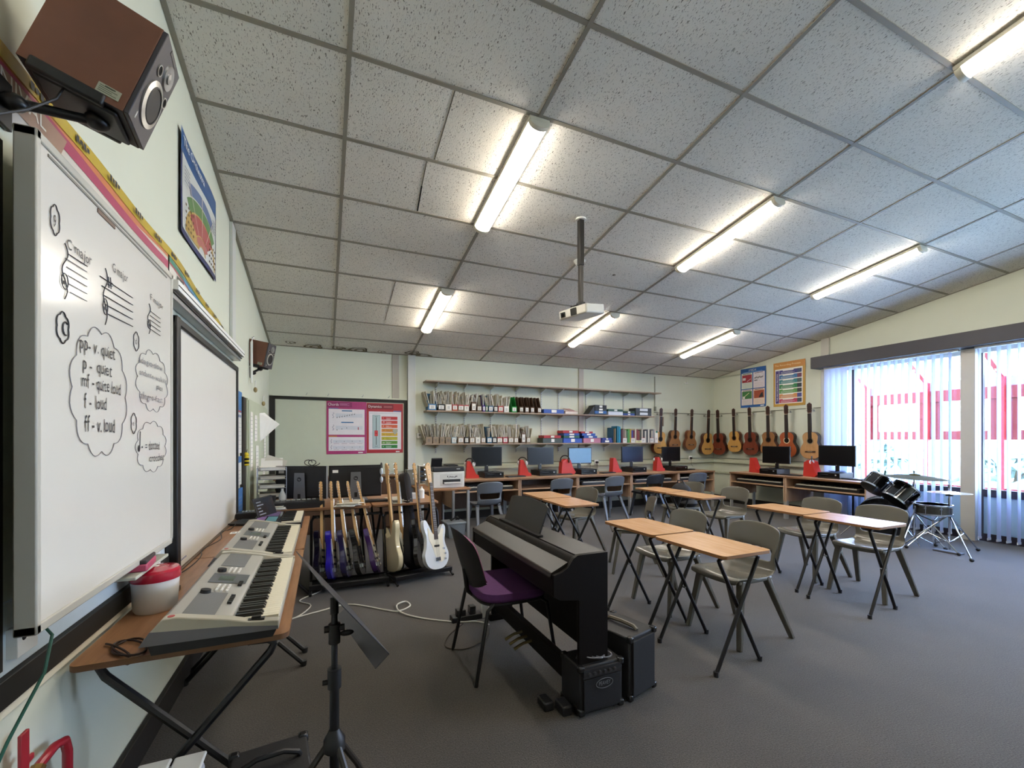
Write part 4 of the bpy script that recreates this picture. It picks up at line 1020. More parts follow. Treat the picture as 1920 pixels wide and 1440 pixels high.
# blue planner / notices between the boards and the cupboard
t = thing('wall_planner', 'blue and white wall planner hanging beside the interactive whiteboard', 'planner', (-0.732, 4.64, 1.25))
M = onleft(0, 0, 0.0); m = MB(); m.bx(0, 0.006, -0.22, 0.22, 0.0, 0.58, mat('#dcdcd6', 0.5)); m.rect(-0.22, 0.38, 0.22, 0.58, 0.0065, mat('#3f79b0', 0.5), M); m.ellipsoid((0.007, -0.08, 0.49), (0.001, 0.06, 0.07), mat('#d6d2b8', 0.5)); m.rect(-0.0, 0.385, 0.18, 0.40, 0.007, mat('#b34a45', 0.5), M)
for i in range(5): m.rect(-0.2+i*0.08, 0.335, -0.15+i*0.08, 0.36, 0.007, mat('#3d5f92', 0.5), M)
for i in range(7): m.rect(-0.2, 0.04+i*0.04, 0.2, 0.043+i*0.04, 0.007, mat('#9c9c9c', 0.5), M)
m.build('sheet', t)
for i, (y, z0, z1, c, lb) in enumerate([(4.64, 0.95, 1.22, '#dadad4', 'white notice with a blue heading under the wall planner'), (4.64, 0.70, 0.92, '#3f74b4', 'blue folder hanging below the notices beside the interactive board')]):
    m = MB(); m.bx(0, 0.005+0.01*i, -0.2, 0.2, z0, z1, mat(c, 0.5)); m.rect(-0.2, z1-0.06, 0.2, z1, 0.006+0.01*i, mat('#3f6fa8', 0.5), M)
    for k in range(4): m.rect(-0.17, z0+0.03+k*0.035, 0.15, z0+0.034+k*0.035, 0.0062+0.01*i, mat('#9a9a98', 0.5), M)
    o = m.build('notice'); o.location = (-0.732, y, 0); tag(o, lb, 'notice', 'notices beside the interactive board')
m = MB()
for k in range(5): m.ellipsoid((0, 0, 0.018*k), (0.03, 0.03, 0.011), mat('#d9c12c', 0.7) if k % 2 == 0 else BLACK, 12, 6)
m.ellipsoid((0, 0, 0.10), (0.024, 0.024, 0.022), mat('#d9c12c', 0.7), 12, 8); m.tube([(0, 0, 0.11), (0.01, 0, 0.15)], 0.003, BLACK, 5)
o = m.build('striped_toy'); o.location = (-0.70, 4.92, 1.13); tag(o, 'small yellow and black striped bee toy fixed beside the cupboard', 'toy')
m = MB(); m.tube([(-0.71, 5.35, 1.98), (-0.71, 5.35, 2.42), (-0.71, 5.45, 2.50), (-0.71, 5.5, 2.2)], 0.012, WHITE, 8); m.build('x').name = 'wall_pipe'
tag(bpy.data.objects['wall_pipe'], 'thin white pipe on the wall behind the far speaker', 'pipe')
for i, (y, z) in enumerate(((5.55, 1.93), (6.25, 1.83))):
    m = MB(); m.ellipsoid((0, 0, 0), (0.02, 0.02, 0.03), mat('#9b8a62', 0.4, metal=0.5), 10, 8); m.cyl((0, 0, 0.02), (0, 0, 0.10), 0.006, WHITE, 8); o = m.build('pipe_valve'); o.location = (-0.70, y, z); tag(o, ('brass valve nearer the far speaker bracket', 'brass valve right of the far speaker over the cupboard')[i], 'valve', 'brass valves on the left wall')

# ------------------------------------------------------------ tub, cables and small things on the left table
t = thing('plastic_tub', 'white plastic tub with a shiny red lid on the left table', 'tub', (-0.628, 2.19, 0.69))
m = MB(); m.lathe([(0.0, 0), (0.066, 0), (0.072, 0.01), (0.078, 0.115), (0.079, 0.132), (0.074, 0.138)], mat('#dcd9d4', 0.3, var=0.02), 32); m.build('container', t)
m = MB(); m.lathe([(0.082, 0.125), (0.084, 0.132), (0.083, 0.158), (0.076, 0.167), (0.03, 0.174), (0, 0.175)], mat('#b01c34', 0.15, coat=0.6), 32); m.build('lid', t)
m = MB(); m.box((0.0, 0.0, 0.1755), (0.022, 0.022, 0.001), PAPER); m.build('price_tag', t)
m = MB(); rn = random.Random(5); pts = []
for k in range(70):
    a = k*0.33; pts.append((-0.60+0.05*math.cos(a)+0.02*math.sin(a*0.3), 1.80+0.07*math.sin(a*0.9)+0.0*k, 0.695+0.004*math.sin(a)**2))
m.tube(pts, 0.0035, mat('#2c1c16', 0.5), 6)
tag(m.build('power_cable'), 'dark cable loops lying left of the nearest keyboard', 'cable')
m = MB(); pts = []
for k in range(50):
    a = k*0.4; pts.append((-0.66+0.02*math.cos(a), 2.35+k*0.034+0.04*math.sin(a), 0.70+0.012*abs(math.sin(a*0.7))))
m.tube(pts, 0.003, BLACK, 6); tag(m.build('tangled_cable'), 'tangled black cables behind the keyboards under the interactive board', 'cable')
m = MB(); m.bx(-0.70, -0.60, 2.30, 2.42, 0.69, 0.715, BLKG); tag(m.build('power_adapter', bevel=0.004), 'flat black box lying behind the red lidded tub', 'box')
# wall socket with green cable, red pipe work
m = MB(); m.bx(-0.735, -0.71, 1.50, 1.585, 0.825, 0.90, WHITE); m.ellipsoid((-0.71, 1.525, 0.87), (0.004, 0.008, 0.008), INK, 8, 6)
tag(m.build('wall_socket', bevel=0.004), 'white double socket box low on the wall under the whiteboard edge', 'socket')
m = MB(); m.tube([(-0.71, 1.565, 0.87), (-0.69, 1.57, 0.875), (-0.675, 1.57, 0.85), (-0.66, 1.50, 0.78), (-0.69, 1.42, 0.66), (-0.71, 1.30, 0.50)], 0.004, mat('#1f5548', 0.4), 8)
tag(m.build('network_cable'), 'green cable dropping from the wall socket', 'cable')
t = thing('red_valve', 'red valve handle and red pipe on the left wall at the bottom corner', 'valve', (-0.705, 1.53, 0.51))
RP = mat('#a2222f', 0.35, coat=0.3)
m = MB(); m.bx(-0.004, 0.004, -0.035, 0.0, -0.02, 0.12, RP); m.bx(-0.004, 0.004, -0.005, 0.02, 0.03, 0.045, RP); m.build('handle', t, bevel=0.002)
m = MB(); m.tube([(0.0, 0.02, -0.03), (0.0, 0.05, -0.01), (0.005, 0.11, 0.0), (0.01, 0.15, -0.01), (0.01, 0.165, -0.05), (0.01, 0.165, -0.3)], 0.012, RP, 10); m.build('pipe', t)
m = MB(); m.ellipsoid((0, -0.01, -0.035), (0.024, 0.03, 0.022), mat('#8a6b3c', 0.35, metal=0.7), 12, 8); m.cyl((0, 0.0, -0.035), (0, 0.045, -0.012), 0.017, mat('#8a6b3c', 0.35, metal=0.7), 8); m.cyl((0, -0.02, -0.04), (0, -0.3, -0.1), 0.014, RP, 8); m.build('valve_body', t)
t = thing('plastic_bin', 'white plastic object cut off by the bottom edge beside the amplifier', 'bin', (-0.46, 1.62, -0.035))
m = MB(); m.bx(-0.09, 0.10, -0.12, 0.12, 0.035, 0.36, mat('#b7b7c2', 0.4)); m.build('body', t, bevel=0.03, seg=4)
m = MB(); m.bx(-0.085, 0.005, -0.125, 0.125, 0.36, 0.372, WHITE); m.bx(0.01, 0.10, -0.125, 0.125, 0.358, 0.37, WHITE); m.build('flap', t, bevel=0.008)
# carpet cables
m = MB(); CW = mat('#cfccc0', 0.5)
def spline(P, n=6):
    out = []
    for i in range(len(P)-1):
        p0 = Vector(P[max(i-1, 0)]); p1 = Vector(P[i]); p2 = Vector(P[i+1]); p3 = Vector(P[min(i+2, len(P)-1)])
        for k in range(n):
            u = k/n; out.append(tuple(0.5*((2*p1)+(-p0+p2)*u+(2*p0-5*p1+4*p2-p3)*u*u+(-p0+3*p1-3*p2+p3)*u**3)))
    return out+[tuple(P[-1])]
m.tube(spline([(-0.35, 3.6, 0.006), (-0.23, 3.70, 0.006), (-0.03, 3.78, 0.006), (0.19, 3.84, 0.006), (0.44, 3.61, 0.006), (0.54, 3.53, 0.006), (0.65, 3.60, 0.008), (0.63, 3.70, 0.012), (0.55, 3.64, 0.014), (0.56, 3.48, 0.012), (0.69, 3.32, 0.006), (0.91, 3.15, 0.006), (1.05, 3.10, 0.006), (1.12, 3.0, 0.01)]), 0.006, CW, 6)
tag(m.build('floor_cable'), 'white cable looping across the carpet to the piano', 'cable')
m = MB(); m.tube(spline([(-0.1, 4.45, 0.006), (-0.02, 4.3, 0.006), (-0.19, 4.10, 0.006), (-0.10, 3.94, 0.006), (-0.2, 3.72, 0.006), (-0.35, 3.7, 0.006)]), 0.005, CW, 6)
tag(m.build('floor_cable'), 'short white cable curling below the end of the left table', 'cable')
m = MB(); m.tube(spline([(0.95, 3.1, 0.006), (0.8, 2.95, 0.006), (0.74, 2.80, 0.006), (0.85, 2.72, 0.006), (1.02, 2.80, 0.006), (1.1, 2.95, 0.006)]), 0.004, mat('#3a2e24', 0.6), 6)
tag(m.build('floor_cable'), 'thin brown cable loop on the carpet behind the purple chair', 'cable')
t = thing('extension_block', 'black plug sockets and adaptors on the floor behind the piano', 'extension lead', (1.02, 3.18, 0))
m = MB(); m.bx(-0.14, 0.10, -0.04, 0.04, 0, 0.04, BLACK); m.bx(-0.1, -0.03, -0.03, 0.03, 0.04, 0.085, BLACK); m.bx(0.0, 0.05, -0.03, 0.03, 0.04, 0.10, BLKG); m.build('body', t, bevel=0.005)
m = MB(); m.box((0.12, -0.02, 0.06), (0.05, 0.04, 0.12), PAPER); m.build('plug', t, bevel=0.005)
# ------------------------------------------------------------ guitars
def catmull(P, n=5):
    out = []; N = len(P)
    for i in range(N):
        p0, p1, p2, p3 = [P[(i+k-1) % N] for k in range(4)]
        for k in range(n):
            u = k/n
            out.append(tuple(0.5*((2*p1[j])+(-p0[j]+p2[j])*u+(2*p0[j]-5*p1[j]+4*p2[j]-p3[j])*u*u+(-p0[j]+3*p1[j]-3*p2[j]+p3[j])*u**3) for j in (0, 1)))
    return out
STRAT = [(0, 0), (0.09, 0.012), (0.15, 0.06), (0.165, 0.13), (0.135, 0.20), (0.125, 0.25), (0.145, 0.31), (0.150, 0.36), (0.125, 0.385), (0.085, 0.35), (0.05, 0.30), (0.0, 0.30), (-0.04, 0.31), (-0.075, 0.37), (-0.115, 0.425), (-0.145, 0.42), (-0.150, 0.36), (-0.125, 0.28), (-0.135, 0.20), (-0.165, 0.13), (-0.15, 0.06), (-0.09, 0.012)]
GUARD = [(0.02, 0.06), (0.09, 0.07), (0.12, 0.12), (0.10, 0.20), (0.10, 0.27), (0.12, 0.34), (0.09, 0.345), (0.05, 0.30), (0.0, 0.295), (-0.06, 0.32), (-0.10, 0.36), (-0.10, 0.27), (-0.06, 0.20), (-0.03, 0.12)]
MAPLE = wood_mat('#c79a62', '#d9b27c', 0.35, (30, 30, 3)); ROSE = wood_mat('#3a2620', '#4a332a', 0.45, (30, 30, 3))
F3 = basis((0, 0, 0), (1, 0, 0), (0, 0, 1), (0, -1, 0))
def mk_eguitar(bodyc, guardc, bass=False, fret='maple', headc=None):
    t = thing('electric_bass' if bass else 'electric_guitar', '', 'guitar'); k = 1.12 if bass else 1.0
    bm = mat(bodyc, 0.18, var=0.03, coat=0.8)
    m = MB(); m.prism([(x*k, y*k) for x, y in catmull(STRAT, 4)], -0.022, 0.022, bm, F3); m.build('body', t, bevel=0.008, seg=3)
    m = MB(); m.prism([(x*k, y*k) for x, y in catmull(GUARD, 4)], 0.022, 0.0245, mat(guardc, 0.3), F3); pg = m.build('pickguard', t)
    for z in ((0.14, 0.20, 0.26) if not bass else (0.20,)):
        m = MB(); m.box((0, z*k, 0.027), (0.075, 0.018, 0.010), BLACK if guardc != '#17171a' else WHITE, F3); m.build('pickup', t, bevel=0.002)
    m = MB(); m.box((0, 0.085*k, 0.028), (0.075, 0.035, 0.008), CHROME, F3)
    for i in range(4 if bass else 6): m.box((-0.028+i*(0.0185 if bass else 0.0112), 0.085*k, 0.034), (0.007, 0.03, 0.006), CHROME, F3)
    m.build('bridge', t)
    for x, z in ((0.09, 0.17), (0.105, 0.125), (0.10, 0.08)):
        m = MB(); m.lathe([(0.011, 0.024), (0.010, 0.038), (0, 0.039)], CHROME if bass else mat('#d6d0c0', 0.4), 14, F3 @ Matrix.Translation((x*k, z*k, 0))); m.build('knob', t)
    z0 = 0.30*k; z1 = z0+(0.52 if bass else 0.43); wn = MAPLE
    m = MB(); m.prism([(-0.028, z0-0.04), (0.028, z0-0.04), (0.021, z1), (-0.021, z1)], 0.006, 0.024, wn, F3); nk = m.build('neck', t, bevel=0.004)
    fb = MAPLE if fret == 'maple' else ROSE
    m = MB(); m.prism([(-0.028, z0-0.05), (0.028, z0-0.05), (0.021, z1), (-0.021, z1)], 0.024, 0.030, fb, F3); m.build('fretboard', nk)
    m = MB(); FW = mat('#b9b9b4', 0.3, metal=0.8)
    for i in range(18):
        z = z1-(z1-z0+0.05)*1.35*(1-2**(-i/12)); 
        if z > z0-0.04: m.box((0, z, 0.0303), (0.044, 0.002, 0.0016), FW, F3)
    m.build('frets', nk)
    m = MB(); ns = 4 if bass else 6; SM = mat('#cfcfcf', 0.25, metal=1)
    for i in range(ns):
        x = -0.017+0.034*i/(ns-1); m.tube([tuple(F3 @ Vector((x*1.3, 0.085*k, 0.036))), tuple(F3 @ Vector((x, z1+0.01, 0.034)))], 0.0009, SM, 4)
    m.build('strings', t)
    hl = 0.19 if not bass else 0.21
    hd = [(-0.021, z1), (0.021, z1), (0.028, z1+0.03), (0.030, z1+hl*0.8), (0.02, z1+hl*0.98), (-0.01, z1+hl), (-0.032, z1+hl*0.9), (-0.05, z1+hl*0.75), (-0.045, z1+hl*0.62), (-0.038, z1+hl*0.45), (-0.03, z1+hl*0.2)]
    m = MB(); m.prism(hd, 0.004, 0.019, mat(headc, 0.3) if headc else MAPLE, F3); h = m.build('headstock', t, bevel=0.003)
    for i in range(ns):
        z = z1+0.035+i*(hl-0.06)/(ns-1)
        m = MB(); r = 0.011 if bass else 0.007
        m.ellipsoid((-0.058, -0.012, z), (0.014 if bass else 0.009, 0.004, r), CHROME, 10, 6); m.cyl((-0.048, -0.012, z), (-0.025, -0.012, z), 0.003, CHROME, 6); m.cyl((-0.01+0.0*i, -0.028, z), (-0.01, -0.018, z), 0.0045, CHROME, 8)
        m.build('tuning_peg', h)
    return t
def place_dir(o, base, top, face):
    z = (Vector(top)-Vector(base)).normalized(); f = Vector(face); y = -(f-z*f.dot(z)).normalized(); x = y.cross(z)
    o.rotation_mode = 'XYZ'; M = basis(base, tuple(x), tuple(y), tuple(z)); o.location = base; o.rotation_euler = M.to_3x3().to_euler()
EG = [((-0.03, 4.30, 0.10), (-0.04, 4.62, 0.98), '#16142a', '#d8d0bd', 'leftmost guitar on the left rack, dark blue black body with maple neck'),
      ((0.07, 4.25, 0.10), (0.05, 4.55, 0.98), '#2a1fa0', '#d8d0bd', 'bright blue electric guitar on the left rack'),
      ((0.20, 4.27, 0.10), (0.11, 4.56, 0.98), '#241f48', '#cfc7b4', 'dark indigo electric guitar in the middle of the left rack'),
      ((0.32, 4.30, 0.10), (0.20, 4.62, 0.98), '#141416', '#24242a', 'black bodied electric guitar, fourth on the left rack'),
      ((0.47, 4.30, 0.10), (0.29, 4.60, 0.98), '#3a1a55', '#d8d0bd', 'deep purple electric guitar at the right end of the left rack')]
for b, tp, bc, gc, lb in EG:
    o = mk_eguitar(bc, gc); place_dir(o, b, tp, (0.97, -0.25, 0)); o['label'] = lb; o['group'] = 'electric guitars on the racks'
for b, tp, bc, gc, fr, fc, lb in [((0.62, 4.28, 0.10), (0.57, 4.50, 1.05), '#d9cba6', '#e0d8c0', 'rose', (0.94, 0.26, 0), 'cream bass guitar at the left of the right rack, its curved back edge facing out'),
        ((0.72, 4.34, 0.10), (0.67, 4.56, 1.05), '#111113', '#ddd6c4', 'maple', (0.90, -0.42, 0), 'black bass guitar next to the cream one on the right rack'),
        ((0.90, 4.30, 0.10), (0.86, 4.55, 1.04), '#101012', '#24242a', 'rose', (0.85, -0.5, 0), 'black bass guitar between the soft case and the white bass'),
        ((1.02, 4.20, 0.10), (0.98, 4.44, 1.07), '#d9dde0', '#e2dac4', 'rose', (0.62, -0.78, 0), 'white bass guitar facing the room at the right end of the racks')]:
    o = mk_eguitar(bc, gc, True, fr); place_dir(o, b, tp, fc); o['label'] = lb; o['group'] = 'bass guitars on the racks'
t = thing('guitar_bag', 'black soft guitar bag leaning in the right rack', 'guitar bag', (0.83, 4.34, 0.08))
m = MB(); out = [(0, 0), (0.10, 0.02), (0.155, 0.10), (0.12, 0.22), (0.11, 0.33), (0.06, 0.45), (0.045, 0.60), (0.06, 0.80), (0.055, 0.93), (0.0, 0.97), (-0.055, 0.93), (-0.06, 0.80), (-0.045, 0.60), (-0.06, 0.45), (-0.11, 0.33), (-0.12, 0.22), (-0.155, 0.10), (-0.10, 0.02)]
m.prism(catmull(out, 4), -0.04, 0.04, mat('#13141b', 0.55, var=0.2, scale=20, bump=0.2), F3); o = m.build('bag_body', t, bevel=0.025, seg=4)
m = MB(); m.ellipsoid((0.0, -0.045, 0.20), (0.08, 0.02, 0.13), mat('#1b1d26', 0.6), 14, 8); m.build('pocket', t)
m = MB(); m.tube([(-0.03, -0.045, 0.35), (0.02, -0.08, 0.42), (0.05, -0.07, 0.38), (0.06, -0.045, 0.30)], 0.008, BLACK, 6); m.build('strap', t)
place_dir(t, (0.84, 4.36, 0.09), (0.76, 4.60, 1.02), (0.75, -0.66, 0))
def mk_rack(x, y, w_, rz, lb):
    t = thing('guitar_rack', lb, 'rack', (x, y, 0), rz, 'black guitar racks')
    m = MB(); m.bx(-w_/2, w_/2, -0.17, -0.13, 0.045, 0.085, BLKM); m.bx(-w_/2, w_/2, 0.05, 0.09, 0.045, 0.075, BLKM); m.bx(-w_/2, w_/2, -0.13, 0.05, 0.05, 0.058, mat('#1c1c1f', 0.9)); m.build('bottom_rail', t, bevel=0.01)
    for s in (-1, 1):
        m = MB(); m.tube([(s*(w_/2-0.01), 0.07, 0.06), (s*(w_/2-0.01), 0.12, 0.35), (s*(w_/2-0.01), 0.16, 0.60), (s*(w_/2-0.03), 0.16, 0.64)], 0.013, BLKM, 8); m.build('upright', t)
        m = MB(); m.tube([(s*(w_/2-0.01), -0.20, 0.012), (s*(w_/2-0.01), -0.12, 0.05), (s*(w_/2-0.01), 0.09, 0.05), (s*(w_/2-0.01), 0.20, 0.012)], 0.013, BLKM, 8); m.build('foot', t)
    m = MB(); m.cyl((-w_/2+0.02, 0.16, 0.64), (w_/2-0.02, 0.16, 0.64), 0.014, mat('#18181a', 0.85), 10); m.build('neck_rail', t)
    for k in range(6):
        m = MB(); xx = -w_/2+0.06+k*(w_-0.12)/5; m.cyl((xx, 0.16, 0.64), (xx, 0.07, 0.645), 0.009, mat('#18181a', 0.85), 8); m.build('neck_peg', t)
mk_rack(0.22, 4.36, 0.68, 0.0, 'black rack holding five electric guitars, left of the two racks')
mk_rack(0.87, 4.38, 0.60, 0.22, 'black rack holding the bass guitars and the soft bag, right of the two racks')

# nylon string guitars on the wall
NYL = [(0, 0), (0.09, 0.01), (0.155, 0.06), (0.178, 0.13), (0.165, 0.20), (0.125, 0.265), (0.118, 0.30), (0.13, 0.36), (0.128, 0.41), (0.09, 0.455), (0.04, 0.47), (0, 0.472)]
NYLF = NYL+[(-x, y) for x, y in NYL[1:-1][::-1]]
def mk_nylon(topc, sidec, ring, s):
    t = thing('acoustic_guitar', '', 'guitar'); P = [(x*s, y*s) for x, y in catmull(NYLF, 3)]
    sm = wood_mat(sidec, sidec, 0.3); tm = wood_mat(topc[0], topc[1], 0.3, (30, 30, 3))
    m = MB(); m.prism(P, 0.0, 0.088*s, sm, F3, m2=sm); m.build('body', t, bevel=0.004)
    m = MB(); m.prism([(x*0.985, y*0.985+0.003) for x, y in P], 0.088*s, 0.091*s, tm, F3); m.build('soundboard', t)
    q = 0.0915*s
    m = MB(); m.lathe([(0.060*s, 0), (0.060*s, 0.001), (0.044*s, 0.001)], mat(ring, 0.4), 28, F3 @ Matrix.Translation((0, 0.315*s, q))); m.build('rosette', t)
    m = MB(); m.lathe([(0.044*s, 0.0015), (0, 0.0015)], mat('#0f0a08', 0.9), 28, F3 @ Matrix.Translation((0, 0.315*s, q))); m.build('sound_hole', t)
    m = MB(); m.box((0, 0.125*s, q+0.005), (0.17*s, 0.024*s, 0.009), ROSE if topc[0] != '#6e3426' else mat('#2b1812', 0.5), F3); m.box((0, 0.127*s, q+0.0105), (0.08*s, 0.004, 0.003), mat('#d8cdb4', 0.4), F3); m.build('bridge', t)
    za, zb = 0.34*s, 0.80*s
    m = MB(); m.prism([(-0.028*s, 0.45*s), (0.028*s, 0.45*s), (0.025*s, zb), (-0.025*s, zb)], q-0.022, q+0.004, sm, F3); nk = m.build('neck', t, bevel=0.003)
    m = MB(); m.prism([(-0.030*s, za+0.015), (0.030*s, za+0.015), (0.026*s, zb), (-0.026*s, zb)], q+0.002, q+0.008, mat('#241b19', 0.5), F3); m.build('fretboard', nk)
    m = MB(); m.box((0, zb+0.002, q+0.006), (0.052*s, 0.006, 0.012), mat('#d8cdb4', 0.4), F3); m.build('nut', t)
    hd = [(-0.026*s, zb), (0.026*s, zb), (0.034*s, zb+0.03), (0.036*s, zb+0.16*s), (0.018*s, zb+0.17*s), (0, zb+0.185*s), (-0.018*s, zb+0.17*s), (-0.036*s, zb+0.16*s), (-0.034*s, zb+0.03)]
    m = MB(); m.prism(hd, q-0.018, q, wood_mat('#3b1f17', '#4a291e', 0.35), F3)
    for sx in (-1, 1): m.box((sx*0.014*s, zb+0.085*s, q+0.0005), (0.010*s, 0.10*s, 0.001), BLACK, F3)
    h = m.build('headstock', t, bevel=0.002)
    for sx in (-1, 1):
        for i in range(3):
            m = MB(); z = zb+(0.045+i*0.04)*s; m.cyl((sx*0.034*s, -q+0.01, z), (sx*0.052*s, -q+0.01, z), 0.003, CHROME, 6); m.ellipsoid((sx*0.056*s, -q+0.01, z), (0.006, 0.007, 0.009), mat('#d9d4c8', 0.4), 8, 6); m.build('tuning_peg', h)
    return t
YT = ('#c0904c', '#d0a25c'); BR = ('#8a603c', '#9a6e46'); RD = ('#6e3426', '#7c3d2c'); OR = ('#9a4c2c', '#a85834'); TN = ('#b48a5c', '#c0966a')
NG = [('b', 6.49, 1.08, YT, '#6b3320', '#3d2a1c', 'yellow topped guitar hanging nearest the shelves, partly behind the files'),
      ('b', 6.90, 1.15, BR, '#4a2a1a', '#5a3a24', 'brown guitar hanging second from the shelves'),
      ('b', 7.36, 1.15, BR, '#6a3a22', '#5a3a24', 'brown guitar hanging third from the shelves, on the back wall'),
      ('b', 7.84, 1.04, YT, '#4a2418', '#3d2a1c', 'yellow topped guitar hanging in the corner of the room'),
      ('r', 6.98, 1.04, RD, '#3a1812', '#4a2418', 'red brown guitar hanging just right of the room corner'),
      ('r', 6.58, 1.11, YT, '#5a2e1a', '#8a5a30', 'small yellow topped guitar left of the blue poster'),
      ('r', 6.20, 1.06, RD, '#3a1812', '#4a2418', 'dark red guitar hanging below the blue poster'),
      ('r', 5.80, 1.06, BR, '#4a2418', '#5a3a24', 'brown guitar hanging between the two posters behind a monitor'),
      ('r', 5.43, 1.04, OR, '#241a18', '#cfc0a0', 'orange red guitar with a pale ring round its sound hole'),
      ('r', 5.00, 1.03, TN, '#2e2420', '#8a7a60', 'tan guitar hanging nearest the window')]
HKM = mat('#8a8a80', 0.5)
for w_, a, zb, tc_, sc_, rg, lb in NG:
    s = (2.045-zb)/0.985
    o = mk_nylon(tc_, sc_, rg, s)
    if w_ == 'b': o.location = (a, 7.19, zb); o.rotation_euler = (D(2.5), 0, 0)
    else: o.location = (8.14 if a < 7.25 else 8.10, a if a < 7.25 else 7.12, zb); o.rotation_euler = (D(2.5), 0, -PI/2+(0 if a < 7.25 else 0.5))
    o['label'] = lb; o['group'] = 'guitars hanging on the wall'
    hx = MB(); M = o.matrix_basis
    k = thing('wall_hook', 'hook holding the '+lb.replace('hanging ', ''), 'hook', tuple(M @ Vector((0, 0, 0.83*s))), o.rotation_euler[2], 'guitar wall hooks')
    hx.box((0, 0.03, 0.02), (0.02, 0.03, 0.03), HKM); hx.cyl((-0.032, -0.075, 0), (-0.032, 0.02, 0), 0.004, HKM, 6); hx.cyl((0.032, -0.075, 0), (0.032, 0.02, 0), 0.004, HKM, 6); hx.build('prong', k)

# ------------------------------------------------------------ drum kit
DX = 6.95
t = thing('bass_drum', 'black bass drum half hidden behind the nearest right hand chair', 'drum', (DX+0.05, 3.40, 0.31), 0, 'black drum kit')
ax = Vector((0.92, 0.38, 0)).normalized(); 
def drum(t, r, h, axis, shellm=None, legs=False, off=(0, 0, 0)):
    z = Vector(axis).normalized(); x = z.cross(Vector((0, 0, 1))).normalized() if abs(z.z) < 0.99 else Vector((1, 0, 0)); y = z.cross(x)
    F = basis(off, tuple(x), tuple(y), tuple(z)); SH = shellm or mat('#0b0b0e', 0.12, coat=0.8)
    m = MB(); m.lathe([(r*0.98, -h/2), (r*0.98, h/2)], SH, 40, F); m.build('shell', t)
    for s in (-1, 1):
        m = MB(); m.lathe([(r*0.95, s*h/2*1.0), (r*1.03, s*h/2), (r*1.03, s*(h/2-0.02)), (r*0.985, s*(h/2-0.02))], CHROME if s > 0 or h < 0.3 else BLKG, 40, F); m.build('hoop', t)
        m = MB(); m.lathe([(r*0.97, s*(h/2-0.004)), (0, s*(h/2-0.004))], BLKG if s < 0 else mat('#cfcfc8', 0.5), 40, F); m.build('drum_head', t)
    for k in range(8):
        a = 2*PI*k/8; c, s_ = math.cos(a)*r, math.sin(a)*r
        m = MB(); m.tube([tuple(F @ Vector((c*1.03, s_*1.03, -h/2+0.02))), tuple(F @ Vector((c*1.03, s_*1.03, h/2-0.02)))], 0.0035, CHROME, 6); m.box(tuple(F @ Vector((c, s_, h*0.18))), (0.02, 0.02, 0.02), CHROME); m.build('lug', t)
drum(t, 0.275, 0.38, tuple(ax))
for s in (-1, 1):
    m = MB(); m.tube([(0.12*s*0.38+0.0, -0.22*s, -0.02), (0.2*s*0.38-0.1, -0.42*s, -0.30)], 0.008, CHROME, 8); m.build('spur', t)
m = MB(); m.cyl((0, 0, 0.26), (0, 0, 0.44), 0.013, CHROME, 10); m.tube([(0, 0, 0.40), (0.02, 0.10, 0.46)], 0.009, CHROME); m.tube([(0, 0, 0.40), (0.02, -0.10, 0.44)], 0.009, CHROME); m.box((0, 0, 0.39), (0.05, 0.08, 0.05), CHROME); m.build('tom_mount', t)
t = thing('tom_drum', 'smaller black tom drum tilted on the left above the bass drum', 'drum', (6.95, 3.44, 0.77), 0, 'black drum kit'); drum(t, 0.14, 0.20, (0.62, -0.30, 0.72))
t = thing('tom_drum', 'larger black tom drum tilted in front of the cymbal post', 'drum', (6.86, 3.13, 0.66), 0, 'black drum kit'); drum(t, 0.155, 0.24, (0.58, -0.36, 0.72))
SN = mat('#5a564e', 0.2, metal=0.8, var=0.3, scale=20)
t = thing('snare_drum', 'shallow snare drum with a pale head on a folding stand', 'drum', (6.95, 2.84, 0), 0, 'black drum kit'); drum(t, 0.175, 0.13, (0, 0, 1), SN, off=(0, 0, 0.51))
def tripod(t, zt, sp, zh, m0=STEEL, ph=0.3):
    for k in range(3):
        a = ph+2*PI*k/3; c, s = math.cos(a), math.sin(a)
        m = MB(); m.tube([(0.01*c, 0.01*s, zh), (sp*c, sp*s, 0.025)], 0.008, CHROME, 8); m.tube([(0.01*c, 0.01*s, zh*0.28), (sp*0.5*c, sp*0.5*s, zh*0.5)], 0.005, CHROME, 6); l = m.build('leg', t)
        m = MB(); m.ellipsoid((sp*c*1.02, sp*s*1.02, 0.02), (0.022, 0.022, 0.02), BLACK, 10, 6); m.build('rubber_foot', l)
m = MB(); m.cyl((0, 0, 0.10), (0, 0, 0.38), 0.011, CHROME, 10); m.build('stand_tube', t)
for k in range(3):
    a = 2*PI*k/3; m = MB(); m.tube([(0, 0, 0.36), (0.14*math.cos(a), 0.14*math.sin(a), 0.43), (0.17*math.cos(a), 0.17*math.sin(a), 0.45)], 0.007, CHROME, 8); m.build('basket_arm', t)
tripod(t, 0, 0.26, 0.30)
BZ = mat('#4c4b33', 0.75, metal=0.0, var=0.2, scale=5, spec=0.08)
t = thing('crash_cymbal', 'large bronze crash cymbal level above the drums', 'cymbal', (6.95, 3.03, 0), 0, 'black drum kit')
m = MB(); R = Matrix.Rotation(D(3), 4, 'X'); m.lathe([(0.31, 0.885), (0.20, 0.905), (0.06, 0.918), (0.05, 0.93), (0.0, 0.94)], BZ, 40, R @ Matrix.Translation((0, 0.04, 0))); m.lathe([(0.309, 0.883), (0.06, 0.915), (0.0, 0.935)], BZ, 40, R @ Matrix.Translation((0, 0.04, 0))); m.build('cymbal_disc', t)
